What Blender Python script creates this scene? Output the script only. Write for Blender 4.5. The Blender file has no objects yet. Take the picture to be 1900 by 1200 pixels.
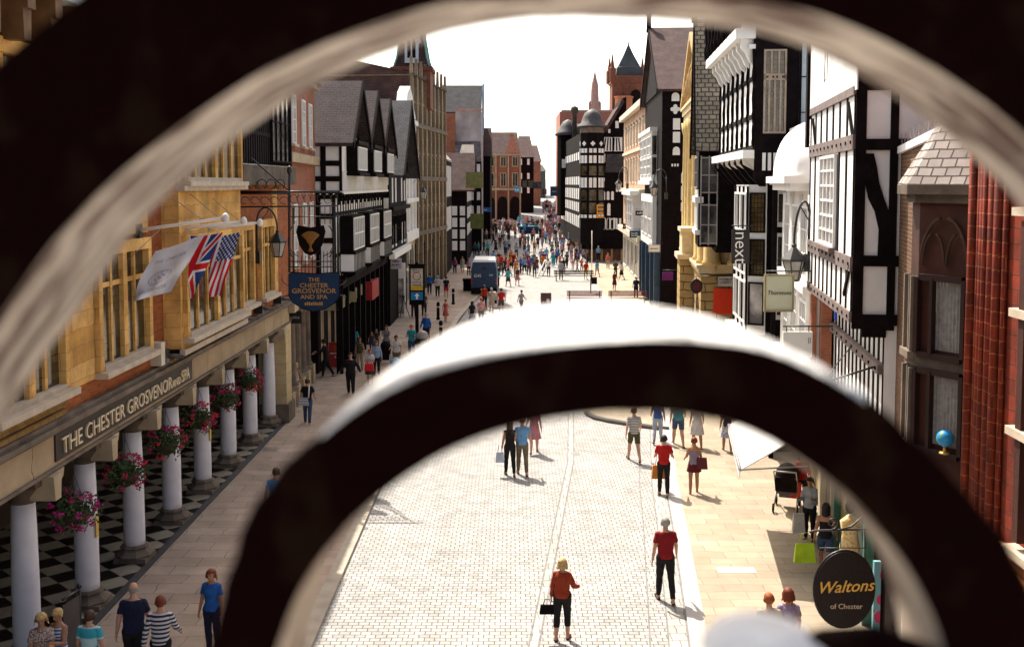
import bpy, math, random
import numpy as np
from mathutils import Vector, Matrix, Quaternion
R = math.radians
rnd = random.Random(7)
SC = bpy.context.scene
COL = SC.collection

# ------------------------------------------------------------------ camera
H = 8.8; FPX = 2000.0; PITCH = R(4.0); CX, CY = 950.0, 480.0
cam_d = bpy.data.cameras.new("camera"); cam = bpy.data.objects.new("camera", cam_d); COL.objects.link(cam)
cam.location = (0, 0, H); cam.rotation_euler = (R(90) - PITCH, 0, 0)
cam_d.sensor_width = 36; cam_d.lens = 36 * FPX / 1900; cam_d.shift_y = -(600 - CY) / 1900
cam_d.clip_start = 0.05; cam_d.clip_end = 4000
cam_d.dof.use_dof = True; cam_d.dof.focus_distance = 42
cam_d.dof.aperture_fstop = (cam_d.lens / 1000) / 0.0092
SC.camera = cam

# ------------------------------------------------------------------ light
SUN_EL = R(54); sun_dir = Vector((-0.45, 0.89, 0)).normalized()
sd = Vector((sun_dir.x * math.cos(SUN_EL), sun_dir.y * math.cos(SUN_EL), math.sin(SUN_EL)))
W = bpy.data.worlds.new("World"); SC.world = W; W.use_nodes = True
nt = W.node_tree; nt.nodes.clear()
sky = nt.nodes.new('ShaderNodeTexSky'); sky.sky_type = 'NISHITA'; sky.sun_disc = False
sky.sun_elevation = SUN_EL; sky.sun_rotation = math.atan2(sd.x, sd.y)
sky.air_density = 1.0; sky.dust_density = 2.5; sky.ozone_density = 0.6
hz = nt.nodes.new('ShaderNodeMix'); hz.data_type = 'RGBA'; hz.blend_type = 'MULTIPLY'; hz.inputs[0].default_value = 1
hz.inputs[7].default_value = (1.0, 0.90, 0.80, 1)
bg = nt.nodes.new('ShaderNodeBackground'); bg.inputs[1].default_value = 0.125
wo = nt.nodes.new('ShaderNodeOutputWorld')
# bright summer haze around the sun's side of the sky
tcw = nt.nodes.new('ShaderNodeTexCoord'); dt = nt.nodes.new('ShaderNodeVectorMath'); dt.operation = 'DOT_PRODUCT'
dt.inputs[1].default_value = Vector((sun_dir.x, sun_dir.y, .35)).normalized()[:]
mrw = nt.nodes.new('ShaderNodeMapRange'); mrw.interpolation_type = 'SMOOTHSTEP'; mrw.inputs['From Min'].default_value = .1; mrw.inputs['From Max'].default_value = .75
mrw.inputs['To Max'].default_value = 6.0
cb = nt.nodes.new('ShaderNodeVectorMath'); cb.operation = 'SCALE'; cb.inputs[0].default_value = (1.0, .94, .80)
ad = nt.nodes.new('ShaderNodeVectorMath'); ad.operation = 'ADD'
nt.links.new(tcw.outputs['Generated'], dt.inputs[0]); nt.links.new(dt.outputs['Value'], mrw.inputs[0]); nt.links.new(mrw.outputs[0], cb.inputs['Scale'])
nt.links.new(sky.outputs[0], hz.inputs[6]); nt.links.new(hz.outputs[2], ad.inputs[0]); nt.links.new(cb.outputs[0], ad.inputs[1]); nt.links.new(ad.outputs[0], bg.inputs[0]); nt.links.new(bg.outputs[0], wo.inputs[0])
sl = bpy.data.lights.new("sun", 'SUN'); sl.energy = 4.3; sl.angle = R(0.5); sl.color = (1.0, 0.93, 0.82)
so = bpy.data.objects.new("sun", sl); COL.objects.link(so); so.rotation_euler = sd.to_track_quat('Z', 'Y').to_euler()
vs = SC.view_settings; vs.view_transform = 'Standard'; vs.look = 'None'; vs.gamma = 1; vs.exposure = 1.08
SC.render.engine = 'CYCLES'
SC.cycles.max_bounces = 6; SC.cycles.diffuse_bounces = 3; SC.cycles.glossy_bounces = 2; SC.cycles.transmission_bounces = 2

# ------------------------------------------------------------------ pixel <-> world measuring helpers
def ray(u, v):
    a, b = u - CX, CY - v
    c, s = math.cos(PITCH), math.sin(PITCH)
    return Vector((a, FPX * c + b * s, -FPX * s + b * c))
def at(u, v, Y):
    d = ray(u, v); return Vector((0, 0, H)) + d * (Y / d.y)
def xat(u, Y, v=480): return at(u, v, Y).x
def zat(v, Y): return at(950, v, Y).z
PROF = [(-50, 0), (118, 0), (155, 1.2), (190, 3.0), (250, 5.0), (400, 9.0), (900, 12), (3000, 12)]
def gz(Y):
    for (a, za), (b, zb) in zip(PROF, PROF[1:]):
        if Y <= b: return za + (zb - za) * (Y - a) / (b - a)
    return PROF[-1][1]
def gnd(u, v):
    d = ray(u, v); Y = 5.0
    while Y < 800:
        p = Vector((0, 0, H)) + d * (Y / d.y)
        if p.z <= gz(Y): return Vector((p.x, Y, gz(Y)))
        Y += 0.1 if Y < 60 else 0.4
    return Vector((p.x, Y, gz(Y)))

# ------------------------------------------------------------------ objects
def tag(o, label=None, cat=None, group=None, kind=None):
    if label: o['label'] = label
    if cat: o['category'] = cat
    if group: o['group'] = group
    if kind: o['kind'] = kind
    return o
def thing(name, label, cat, loc=(0, 0, 0), rz=0, group=None):
    o = bpy.data.objects.new(name, None); COL.objects.link(o); o.empty_display_size = .3
    o.location = loc; o.rotation_euler = (0, 0, rz); tag(o, label, cat, group); o['_m'] = 0; del o['_m']
    return o
def pmat(o):
    m = Matrix.Translation(o.location) @ o.rotation_euler.to_matrix().to_4x4() @ Matrix.Diagonal((*o.scale, 1))
    return pmat(o.parent) @ m if o.parent else m
def copy_tree(o, parent=None):
    c = o.copy(); COL.objects.link(c)
    if parent: c.parent = parent
    for ch in o.children: copy_tree(ch, c)
    return c

# ------------------------------------------------------------------ materials
MATS = {}
def lin(c):
    return tuple(((x / 255) / 12.92 if x / 255 <= .04045 else ((x / 255 + .055) / 1.055) ** 2.4) for x in c)
def newmat(name):
    m = bpy.data.materials.new(name); m.use_nodes = True
    n = m.node_tree; p = n.nodes['Principled BSDF']; MATS[name] = m
    return m, n, p
def mat(name, col, rough=.7, var=.25, scale=3.0, bump=0.15, bscale=None, metal=0, spec=.3, stain=None, coord='Object', detail=6, emit=0):
    """plain surface with two scales of mottling, optional stain colour and bump"""
    if name in MATS: return MATS[name]
    m, n, p = newmat(name)
    tc = n.nodes.new('ShaderNodeTexCoord')
    nz = n.nodes.new('ShaderNodeTexNoise'); nz.inputs['Scale'].default_value = scale; nz.inputs['Detail'].default_value = detail
    n.links.new(tc.outputs[coord], nz.inputs['Vector'])
    cr = n.nodes.new('ShaderNodeValToRGB')
    a = [max(0, c * (1 - var)) for c in col]; b = [min(1, c * (1 + var)) for c in col]
    if stain: a = stain
    cr.color_ramp.elements[0].position = .3; cr.color_ramp.elements[1].position = .7
    cr.color_ramp.elements[0].color = (*a, 1); cr.color_ramp.elements[1].color = (*b, 1)
    if stain:
        cr.color_ramp.elements[0].position = .34; cr.color_ramp.elements[1].position = .46
        cr.color_ramp.elements[1].color = (*col, 1)
    n.links.new(nz.outputs['Fac'], cr.inputs[0]); n.links.new(cr.outputs[0], p.inputs['Base Color'])
    p.inputs['Roughness'].default_value = rough; p.inputs['Metallic'].default_value = metal
    p.inputs['Specular IOR Level'].default_value = spec
    if bump:
        bn = n.nodes.new('ShaderNodeTexNoise'); bn.inputs['Scale'].default_value = bscale or scale * 8
        bn.inputs['Detail'].default_value = 4
        n.links.new(tc.outputs[coord], bn.inputs['Vector'])
        bp = n.nodes.new('ShaderNodeBump'); bp.inputs['Strength'].default_value = bump; bp.inputs['Distance'].default_value = .02
        n.links.new(bn.outputs['Fac'], bp.inputs['Height']); n.links.new(bp.outputs[0], p.inputs['Normal'])
    if emit:
        n.links.new(cr.outputs[0], p.inputs['Emission Color']); p.inputs['Emission Strength'].default_value = emit
    return m
def brick(name, c1, c2, mortar, bw=.23, bh=.075, ms=.012, rough=.85, bump=.4, off=.5, nvar=.35, nscale=1.2, squash=1.0, wear=.16, wscale=.22):
    """coursed pattern (bricks, ashlar, tiles, setts, flags) on metre-scaled UVs, with blotchy variation"""
    if name in MATS: return MATS[name]
    m, n, p = newmat(name)
    uv = n.nodes.new('ShaderNodeUVMap'); uv.uv_map = 'UVMap'
    wn = n.nodes.new('ShaderNodeTexNoise'); wn.inputs['Scale'].default_value = 2.5
    n.links.new(uv.outputs[0], wn.inputs['Vector'])
    wm = n.nodes.new('ShaderNodeVectorMath'); wm.operation = 'SCALE'; wm.inputs['Scale'].default_value = bh * .35
    n.links.new(wn.outputs['Color'], wm.inputs[0])
    wa = n.nodes.new('ShaderNodeVectorMath'); wa.operation = 'ADD'
    n.links.new(uv.outputs[0], wa.inputs[0]); n.links.new(wm.outputs[0], wa.inputs[1])
    b = n.nodes.new('ShaderNodeTexBrick'); b.offset = off; b.squash = squash
    b.inputs['Color1'].default_value = (*c1, 1); b.inputs['Color2'].default_value = (*c2, 1); b.inputs['Mortar'].default_value = (*mortar, 1)
    b.inputs['Scale'].default_value = 1; b.inputs['Mortar Size'].default_value = ms; b.inputs['Mortar Smooth'].default_value = .3
    b.inputs['Bias'].default_value = 0; b.inputs['Brick Width'].default_value = bw; b.inputs['Row Height'].default_value = bh
    n.links.new(wa.outputs[0], b.inputs['Vector'])
    nz = n.nodes.new('ShaderNodeTexNoise'); nz.inputs['Scale'].default_value = nscale; nz.inputs['Detail'].default_value = 8
    nz.inputs['Roughness'].default_value = .65
    n.links.new(uv.outputs[0], nz.inputs['Vector'])
    mr = n.nodes.new('ShaderNodeMapRange'); mr.inputs['From Min'].default_value = .3; mr.inputs['From Max'].default_value = .7
    mr.inputs['To Min'].default_value = 1 - nvar; mr.inputs['To Max'].default_value = 1 + nvar * .6
    n.links.new(nz.outputs['Fac'], mr.inputs['Value'])
    mx = n.nodes.new('ShaderNodeMix'); mx.data_type = 'RGBA'; mx.blend_type = 'MULTIPLY'; mx.inputs[0].default_value = 1
    n.links.new(b.outputs['Color'], mx.inputs[6]); n.links.new(mr.outputs[0], mx.inputs[7])
    wz = n.nodes.new('ShaderNodeTexNoise'); wz.inputs['Scale'].default_value = wscale; wz.inputs['Detail'].default_value = 7; wz.inputs['Roughness'].default_value = .7; wz.inputs['Distortion'].default_value = .6
    n.links.new(uv.outputs[0], wz.inputs['Vector'])
    wr = n.nodes.new('ShaderNodeMapRange'); wr.inputs['From Min'].default_value = .38; wr.inputs['From Max'].default_value = .62
    wr.inputs['To Min'].default_value = 1 - wear; wr.inputs['To Max'].default_value = 1 + wear * .4
    n.links.new(wz.outputs['Fac'], wr.inputs['Value'])
    m3 = n.nodes.new('ShaderNodeMix'); m3.data_type = 'RGBA'; m3.blend_type = 'MULTIPLY'; m3.inputs[0].default_value = 1
    n.links.new(mx.outputs[2], m3.inputs[6]); n.links.new(wr.outputs[0], m3.inputs[7])
    n.links.new(m3.outputs[2], p.inputs['Base Color'])
    p.inputs['Roughness'].default_value = rough; p.inputs['Specular IOR Level'].default_value = .25
    inv = n.nodes.new('ShaderNodeMath'); inv.operation = 'SUBTRACT'; inv.inputs[0].default_value = 1
    n.links.new(b.outputs['Fac'], inv.inputs[1])
    ad = n.nodes.new('ShaderNodeMath'); ad.operation = 'MULTIPLY_ADD'; ad.inputs[1].default_value = .4
    n.links.new(nz.outputs['Fac'], ad.inputs[0]); n.links.new(inv.outputs[0], ad.inputs[2])
    bp = n.nodes.new('ShaderNodeBump'); bp.inputs['Strength'].default_value = bump; bp.inputs['Distance'].default_value = .015
    n.links.new(ad.outputs[0], bp.inputs['Height']); n.links.new(bp.outputs[0], p.inputs['Normal'])
    return m
def stripes(name, ca, cb, period, axis='Z', duty=.5, rough=.8):
    if name in MATS: return MATS[name]
    m, n, p = newmat(name)
    tc = n.nodes.new('ShaderNodeTexCoord'); sp = n.nodes.new('ShaderNodeSeparateXYZ'); n.links.new(tc.outputs['Object'], sp.inputs[0])
    md = n.nodes.new('ShaderNodeMath'); md.operation = 'PINGPONG'; md.inputs[1].default_value = period / 2
    n.links.new(sp.outputs[axis], md.inputs[0])
    gt = n.nodes.new('ShaderNodeMath'); gt.operation = 'GREATER_THAN'; gt.inputs[1].default_value = period / 2 * duty
    n.links.new(md.outputs[0], gt.inputs[0])
    mx = n.nodes.new('ShaderNodeMix'); mx.data_type = 'RGBA'; mx.inputs[6].default_value = (*ca, 1); mx.inputs[7].default_value = (*cb, 1)
    n.links.new(gt.outputs[0], mx.inputs[0]); n.links.new(mx.outputs[2], p.inputs['Base Color']); p.inputs['Roughness'].default_value = rough
    return m
def pattern(name, ca, cb, scale=25, rough=.8):
    if name in MATS: return MATS[name]
    m, n, p = newmat(name)
    tc = n.nodes.new('ShaderNodeTexCoord'); v = n.nodes.new('ShaderNodeTexVoronoi'); v.inputs['Scale'].default_value = scale
    n.links.new(tc.outputs['Object'], v.inputs['Vector'])
    cr = n.nodes.new('ShaderNodeValToRGB'); cr.color_ramp.interpolation = 'CONSTANT'
    cr.color_ramp.elements[0].color = (*ca, 1); cr.color_ramp.elements[1].color = (*cb, 1); cr.color_ramp.elements[1].position = .45
    n.links.new(v.outputs['Distance'], cr.inputs[0]); n.links.new(cr.outputs[0], p.inputs['Base Color']); p.inputs['Roughness'].default_value = rough
    return m
def glass(name, col=(.02, .022, .025), rough=.08, lead=0):
    """window pane: dark interior behind a reflecting, slightly uneven pane, optional leaded lattice"""
    if name in MATS: return MATS[name]
    m, n, p = newmat(name)
    uv = n.nodes.new('ShaderNodeUVMap'); uv.uv_map = 'UVMap'
    nz = n.nodes.new('ShaderNodeTexNoise'); nz.inputs['Scale'].default_value = 1.3; nz.inputs['Detail'].default_value = 3
    n.links.new(uv.outputs[0], nz.inputs['Vector'])
    cr = n.nodes.new('ShaderNodeValToRGB'); cr.color_ramp.elements[0].position = .4; cr.color_ramp.elements[1].position = .65
    cr.color_ramp.elements[0].color = (*[c * .5 for c in col], 1); cr.color_ramp.elements[1].color = (*[min(1, c * 2.2) for c in col], 1)
    n.links.new(nz.outputs['Fac'], cr.inputs[0]); src = cr.outputs[0]
    if lead:
        b = n.nodes.new('ShaderNodeTexBrick'); b.offset = 0
        b.inputs['Color1'].default_value = (1, 1, 1, 1); b.inputs['Color2'].default_value = (.8, .8, .8, 1); b.inputs['Mortar'].default_value = (.15, .15, .15, 1)
        b.inputs['Scale'].default_value = 1; b.inputs['Mortar Size'].default_value = .012
        b.inputs['Brick Width'].default_value = lead; b.inputs['Row Height'].default_value = lead * 1.4
        n.links.new(uv.outputs[0], b.inputs['Vector'])
        mx = n.nodes.new('ShaderNodeMix'); mx.data_type = 'RGBA'; mx.blend_type = 'MULTIPLY'; mx.inputs[0].default_value = 1
        n.links.new(src, mx.inputs[6]); n.links.new(b.outputs[0], mx.inputs[7]); src = mx.outputs[2]
    n.links.new(src, p.inputs['Base Color']); p.inputs['Roughness'].default_value = rough; p.inputs['Specular IOR Level'].default_value = .6
    bp = n.nodes.new('ShaderNodeBump'); bp.inputs['Strength'].default_value = .08; bp.inputs['Distance'].default_value = .05
    n.links.new(nz.outputs['Fac'], bp.inputs['Height']); n.links.new(bp.outputs[0], p.inputs['Normal'])
    return m

M = dict(
 black=mat('black_timber', (.0075, .0045, .0048), .85, .5, 4, .25, 30, spec=.08),
 white=mat('white_render', (.80, .78, .75), .85, .07, 1.5, .12, 25),
 whitepaint=mat('white_paint', (.78, .76, .72), .6, .05, 2, .05),
 creampaint=mat('cream_paint', (.62, .55, .42), .6, .1, 2, .05),
 stone=mat('pale_stone', (.40, .31, .20), .85, .22, 2.2, .35, 18),
 stoneg=mat('grey_stone', (.15, .115, .085), .88, .35, 2.0, .4, 14),
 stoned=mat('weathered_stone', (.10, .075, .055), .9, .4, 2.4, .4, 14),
 sill=mat('sill_stone', (.50, .41, .31), .85, .15, 3, .2, 20),
 ashlar=brick('buff_ashlar', (.78, .46, .15), (.56, .29, .07), (.32, .16, .05), .75, .32, .005, bump=.2, nvar=.42, nscale=1.3),
 ashlarb=brick('bank_ashlar', (.52, .40, .22), (.56, .43, .24), (.3, .22, .12), .9, .38, .008, bump=.2, nvar=.2, nscale=2),
 ashlarg=brick('gothic_ashlar', (.33, .27, .20), (.38, .31, .23), (.17, .14, .1), .6, .3, .01, bump=.3, nvar=.4, nscale=1.4),
 brickh=brick('hotel_brick', (.28, .058, .012), (.40, .105, .02), (.22, .12, .06), .23, .075, .009, nvar=.35),
 brickr=brick('red_brick', (.32, .09, .045), (.38, .125, .06), (.26, .17, .12), .23, .075, .009, nvar=.3),
 brickb=brick('brown_brick', (.12, .055, .03), (.19, .09, .045), (.24, .17, .11), .23, .075, .012, nvar=.4),
 brickp=brick('pink_brick', (.50, .27, .17), (.56, .32, .20), (.5, .4, .3), .23, .075, .009, nvar=.2),
 terra=brick('terracotta_blocks', (.24, .030, .010), (.15, .020, .008), (.09, .028, .013), .34, .17, .009, bump=.4, nvar=.5, nscale=2.5),
 sand=brick('red_sandstone', (.19, .065, .04), (.23, .085, .05), (.13, .05, .035), .6, .3, .01, nvar=.3),
 tile=brick('brown_roof_tile', (.085, .046, .042), (.12, .064, .056), (.026, .015, .015), .18, .13, .014, bump=.8, nvar=.45),
 slate=brick('dark_slate', (.05, .048, .052), (.075, .07, .075), (.018, .018, .02), .28, .2, .014, bump=.6, nvar=.4),
 slatedome=mat('dark_dome_slate', (.075, .068, .068), .6, .3, 3, .2),
 tiled=brick('shaded_roof_tile', (.034, .022, .026), (.055, .036, .038), (.10, .075, .07), .30, .17, .010, bump=.6, nvar=.45),  # roof tile with the left gables' shade put into its dark purple colour
 slates=brick('small_stone_slate', (.27, .23, .205), (.40, .345, .31), (.07, .05, .045), .21, .125, .012, bump=.9, nvar=.35),
 slatel=brick('pale_stone_slate', (.40, .34, .29), (.50, .43, .37), (.12, .09, .08), .30, .2, .014, bump=.8, nvar=.2),
 lead=mat('grey_lead', (.30, .27, .26), .5, .25, 3, .15, metal=.2),
 glass=glass('dark_window_glass'), leaded=glass('leaded_glass', (.055, .04, .02), .12, .11),
 glassl=glass('curtained_glass', (.28, .26, .24), .25), shopglass=glass('shop_glass', (.05, .05, .05), .05),
 iron=mat('black_iron', (.012, .010, .010), .4, .3, 6, .1, metal=.0, spec=.5),
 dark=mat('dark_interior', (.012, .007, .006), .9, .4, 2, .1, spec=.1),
 gold=mat('gold_leaf', (.55, .33, .08), .4, .15, 8, .05, metal=.3),
)

# ------------------------------------------------------------------ mesh builder
SPLIT = dict(eaves_brackets='eaves_bracket', half_columns='half_column', column_pedestals='column_pedestal', jetty_brackets='jetty_bracket', pilasters='pilaster', buttresses='buttress',
             giant_columns='giant_column', cove_brackets='cove_bracket', floodlights='floodlight', turned_posts='turned_post', shopfront_posts='shopfront_post', shop_posts='shop_post', side_windows='side_window',
             mirrors='mirror', stone_dressing='stone_dressing', side_white_panels='side_white_panel', hoist_wire='hoist_wire', verdigris_hips='verdigris_hip', bay_mouldings='bay_moulding', moulded_course='moulded_course', string_courses='string_course', string_course='string_course', studs='stud', bay_posts='bay_post', sills='sill', chains='chain')
class MB:
    def __init__(s): s.ck = []; s.v = []; s.f = []; s.mi = []; s.cur = 0; s.sm = set(); s.smooth = False
    def m(s, i): s.cur = i; return s
    def add(s, vs_, fs):
        o = len(s.v); s.v += [tuple(v) for v in vs_]; s.ck.append(len(s.f))
        for f in fs:
            s.f.append(tuple(i + o for i in f)); s.mi.append(s.cur)
            if s.smooth: s.sm.add(len(s.f) - 1)
        return s
    def hexa(s, p):  # 8 points: 4 bottom ccw, 4 top
        return s.add(p, [(0, 3, 2, 1), (4, 5, 6, 7), (0, 1, 5, 4), (1, 2, 6, 5), (2, 3, 7, 6), (3, 0, 4, 7)])
    def box(s, x0, x1, y0, y1, z0, z1):
        return s.hexa([(x0, y0, z0), (x1, y0, z0), (x1, y1, z0), (x0, y1, z0), (x0, y0, z1), (x1, y0, z1), (x1, y1, z1), (x0, y1, z1)])
    def pieces(s):
        """faces grouped into pieces that touch each other"""
        st = s.ck + [len(s.f)]; ch = []
        for a, c in zip(st, st[1:]):
            if c > a:
                p = np.array([s.v[i] for f in range(a, c) for i in s.f[f]]); ch.append((set(range(a, c)), p.min(0) - .012, p.max(0) + .012))
        done = []
        while ch:
            g, lo, hi = ch.pop(); hit = True
            while hit:
                hit = False
                for k in range(len(ch) - 1, -1, -1):
                    g2, l2, h2 = ch[k]
                    if (l2 <= hi).all() and (h2 >= lo).all(): g |= g2; lo = np.minimum(lo, l2); hi = np.maximum(hi, h2); ch.pop(k); hit = True
            done.append(sorted(g))
        return done
    def fb(s, F, a0, a1, d0, d1, z0, z1):
        q = [(a0, d0), (a1, d0), (a1, d1), (a0, d1)]
        return s.hexa([F(a, d, z0) for a, d in q] + [F(a, d, z1) for a, d in q])
    def prism(s, F, poly, d0, d1):   # poly in (a, z), extruded from d0 to d1
        n = len(poly)
        vs_ = [F(a, d0, z) for a, z in poly] + [F(a, d1, z) for a, z in poly]
        return s.add(vs_, [tuple(range(n))[::-1], tuple(range(n, 2 * n))] + [(i, (i + 1) % n, (i + 1) % n + n, i + n) for i in range(n)])
    def bar(s, F, a0, z0, a1, z1, w, d0, d1):   # bar in the facade plane from (a0,z0) to (a1,z1)
        t = Vector((a1 - a0, z1 - z0)); t.normalize(); nn = Vector((-t.y, t.x)) * w / 2
        return s.prism(F, [(a0 + nn.x, z0 + nn.y), (a0 - nn.x, z0 - nn.y), (a1 - nn.x, z1 - nn.y), (a1 + nn.x, z1 + nn.y)], d0, d1)
    def tube(s, pts, r, n=8, cap=True, closed=False):
        pts = [Vector(p) for p in pts]; N = len(pts); rr = r if isinstance(r, (list, tuple)) else [r] * N
        rings = []; up = Vector((0, 0, 1))
        t0 = (pts[1] - pts[0]).normalized(); a = t0.orthogonal().normalized()
        if abs(t0.z) < .9: a = t0.cross(up).normalized()
        for i in range(N):
            if closed: t = (pts[(i + 1) % N] - pts[i - 1]).normalized()
            else: t = (pts[min(i + 1, N - 1)] - pts[max(i - 1, 0)]).normalized()
            a = (a - t * a.dot(t)); a = a.normalized() if a.length > 1e-6 else t.orthogonal().normalized()
            b = t.cross(a)
            rings.append([pts[i] + (a * math.cos(2 * math.pi * k / n) + b * math.sin(2 * math.pi * k / n)) * rr[i] for k in range(n)])
        vs_ = [p for rg in rings for p in rg]
        fs = [(i * n + k, i * n + (k + 1) % n, (i + 1) * n + (k + 1) % n, (i + 1) * n + k) for i in range(N - 1) for k in range(n)]
        if closed: fs += [((N - 1) * n + k, (N - 1) * n + (k + 1) % n, (k + 1) % n, k) for k in range(n)]
        elif cap: fs += [tuple(range(n))[::-1], tuple(range((N - 1) * n, N * n))]
        sm = s.smooth; s.smooth = True; s.add(vs_, fs); s.smooth = sm
        return s
    def lathe(s, c, prof, n=20, sx=1, sy=1, cap=True, smooth=True, a0=0):
        c = Vector(c); vs_ = []
        for r, z in prof:
            for k in range(n):
                a = 2 * math.pi * k / n + a0; vs_.append(c + Vector((r * sx * math.cos(a), r * sy * math.sin(a), z)))
        m_ = len(prof)
        fs = [(i * n + k, i * n + (k + 1) % n, (i + 1) * n + (k + 1) % n, (i + 1) * n + k) for i in range(m_ - 1) for k in range(n)]
        if cap: fs += [tuple(range(n))[::-1], tuple(range((m_ - 1) * n, m_ * n))]
        sm = s.smooth; s.smooth = smooth; s.add(vs_, fs); s.smooth = sm
        return s
    def ball(s, c, rx, ry=None, rz=None, n=12, m_=8, rot=None):
        ry = ry or rx; rz = rz or rx; c = Vector(c); vs_ = []
        for i in range(m_ + 1):
            t = math.pi * i / m_
            for k in range(n):
                a = 2 * math.pi * k / n
                p = Vector((rx * math.sin(t) * math.cos(a), ry * math.sin(t) * math.sin(a), -rz * math.cos(t)))
                if rot: p = rot @ p
                vs_.append(c + p)
        fs = [(i * n + k, i * n + (k + 1) % n, (i + 1) * n + (k + 1) % n, (i + 1) * n + k) for i in range(m_) for k in range(n)]
        sm = s.smooth; s.smooth = True; s.add(vs_, fs); s.smooth = sm
        return s
    def build(s, name, mats, parent=None, local=True, uv=True):
        if name in SPLIT and len(s.ck) > 1:
            o = None
            for grp in s.pieces():
                b = MB(); mp = {}
                for f in grp:
                    nf = []
                    for i in s.f[f]:
                        if i not in mp: mp[i] = len(b.v); b.v.append(s.v[i])
                        nf.append(mp[i])
                    b.f.append(tuple(nf)); b.mi.append(s.mi[f])
                    if f in s.sm: b.sm.add(len(b.f) - 1)
                o = b.build(SPLIT[name], mats, parent, local, uv)
            return o
        me = bpy.data.meshes.new(name)
        v = [Vector(p) for p in s.v]
        if parent is not None and local:
            inv = pmat(parent).inverted(); v = [inv @ p for p in v]
        me.from_pydata([tuple(p) for p in v], [], s.f)
        mats = mats if isinstance(mats, (list, tuple)) else [mats]
        for m_ in mats: me.materials.append(m_)
        me.polygons.foreach_set('material_index', [min(i, len(mats) - 1) for i in s.mi])
        if s.sm:
            me.polygons.foreach_set('use_smooth', [i in s.sm for i in range(len(s.f))])
        me.update()
        if uv: metric_uv(me)
        o = bpy.data.objects.new(name, me); COL.objects.link(o)
        if parent is not None: o.parent = parent
        return o
def metric_uv(me):
    nl = len(me.loops)
    if not nl: return
    co = np.empty(len(me.vertices) * 3); me.vertices.foreach_get('co', co); co = co.reshape(-1, 3)
    vi = np.empty(nl, dtype=np.int32); me.loops.foreach_get('vertex_index', vi)
    npol = len(me.polygons); nr = np.empty(npol * 3); me.polygons.foreach_get('normal', nr); nr = nr.reshape(-1, 3)
    lt = np.empty(npol, dtype=np.int32); me.polygons.foreach_get('loop_total', lt)
    n = np.repeat(nr, lt, axis=0); p = co[vi]
    t = np.stack([-n[:, 1], n[:, 0], np.zeros(nl)], 1); L = np.linalg.norm(t, axis=1)
    flat = L < .15; t[flat] = (1, 0, 0); L[flat] = 1; t /= L[:, None]
    b = np.cross(n, t); b[flat] = (0, 1, 0)
    uvd = np.stack([(p * t).sum(1), (p * b).sum(1)], 1)
    me.uv_layers.new(name='UVMap').data.foreach_set('uv', uvd.ravel())

class Frame:
    """a facade's own axes: a = metres along it from P0, d = metres out of it, z = height"""
    def __init__(s, P0, P1, out):
        s.o = Vector((P0[0], P0[1], 0)); t = Vector((P1[0] - P0[0], P1[1] - P0[1], 0)); s.L = t.length; s.t = t.normalized()
        n = Vector((-s.t.y, s.t.x, 0)); s.n = n if n.dot(Vector((out[0], out[1], 0))) > 0 else -n
    def __call__(s, a, d, z): return s.o + s.t * a + s.n * d + Vector((0, 0, z))
def text_mesh(body, size, font=None, extrude=.01, align='CENTER', shear=0, sx=1, spacing=1.0, offset=0, line=1.0):
    c = bpy.data.curves.new('t', 'FONT'); c.body = body; c.size = size; c.extrude = extrude; c.align_x = align; c.shear = shear
    c.space_character = spacing; c.offset = offset; c.resolution_u = 3; c.space_line = line
    o = bpy.data.objects.new('t', c); COL.objects.link(o)
    bpy.context.view_layer.update()
    me = bpy.data.meshes.new_from_object(o.evaluated_get(bpy.context.evaluated_depsgraph_get()))
    bpy.data.objects.remove(o)
    if sx != 1:
        for v in me.vertices: v.co.x *= sx
    return me
def place_text(me, name, m_, origin, xdir, ydir, parent=None):
    """text mesh laid on a plane: xdir = reading direction, ydir = up"""
    x = Vector(xdir).normalized(); y = Vector(ydir).normalized(); z = x.cross(y)
    mt = Matrix(((x.x, y.x, z.x, origin[0]), (x.y, y.y, z.y, origin[1]), (x.z, y.z, z.z, origin[2]), (0, 0, 0, 1)))
    if parent is not None: mt = pmat(parent).inverted() @ mt
    me.transform(mt); me.materials.clear(); me.materials.append(m_); me.name = name
    o = bpy.data.objects.new(name, me); COL.objects.link(o)
    if parent is not None: o.parent = parent
    return o
# ================================================================== GROUND
def left_line(Y):
    return interp([(0, -8.3), (38, -8.3), (50, -8.7), (68, -8.0), (104, -4.9), (150, -5.2), (400, -5)], Y)
def interp(pts, t):
    for (a, va), (b, vb) in zip(pts, pts[1:]):
        if t <= b: return va + (vb - va) * max(0, (t - a)) / (b - a)
    return pts[-1][1]
def sheet(name, pts_l, pts_r, Ys, m_, dz, parent=None, kind='structure', nx=1):
    """strip of ground between two lines x=pts_l(Y) and x=pts_r(Y)"""
    b = MB(); n = nx + 1
    for Y in Ys:
        l, r = interp(pts_l, Y), interp(pts_r, Y)
        for k in range(n): b.v.append((l + (r - l) * k / nx, Y, gz(Y) + dz))
    for i in range(len(Ys) - 1):
        for k in range(nx): b.f.append((i * n + k, i * n + k + 1, (i + 1) * n + k + 1, (i + 1) * n + k)); b.mi.append(0)
    o = b.build(name, m_); tag(o, kind=kind); return o
YS = [-20, -5, 5, 15, 25, 35, 45, 55, 65, 75, 85, 95, 105, 118, 130, 142, 155, 165, 178, 190, 210, 230, 250, 300, 400, 600, 900, 1500, 3000]
setts = brick('road_setts', (.31, .30, .285), (.41, .395, .375), (.10, .092, .085), .21, .15, .010, rough=.8, bump=.8, nvar=.20, nscale=2.2, wear=.10, wscale=.35)
band = mat('granite_band', (.38, .365, .345), .75, .1, 3, .2, 30)
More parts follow.
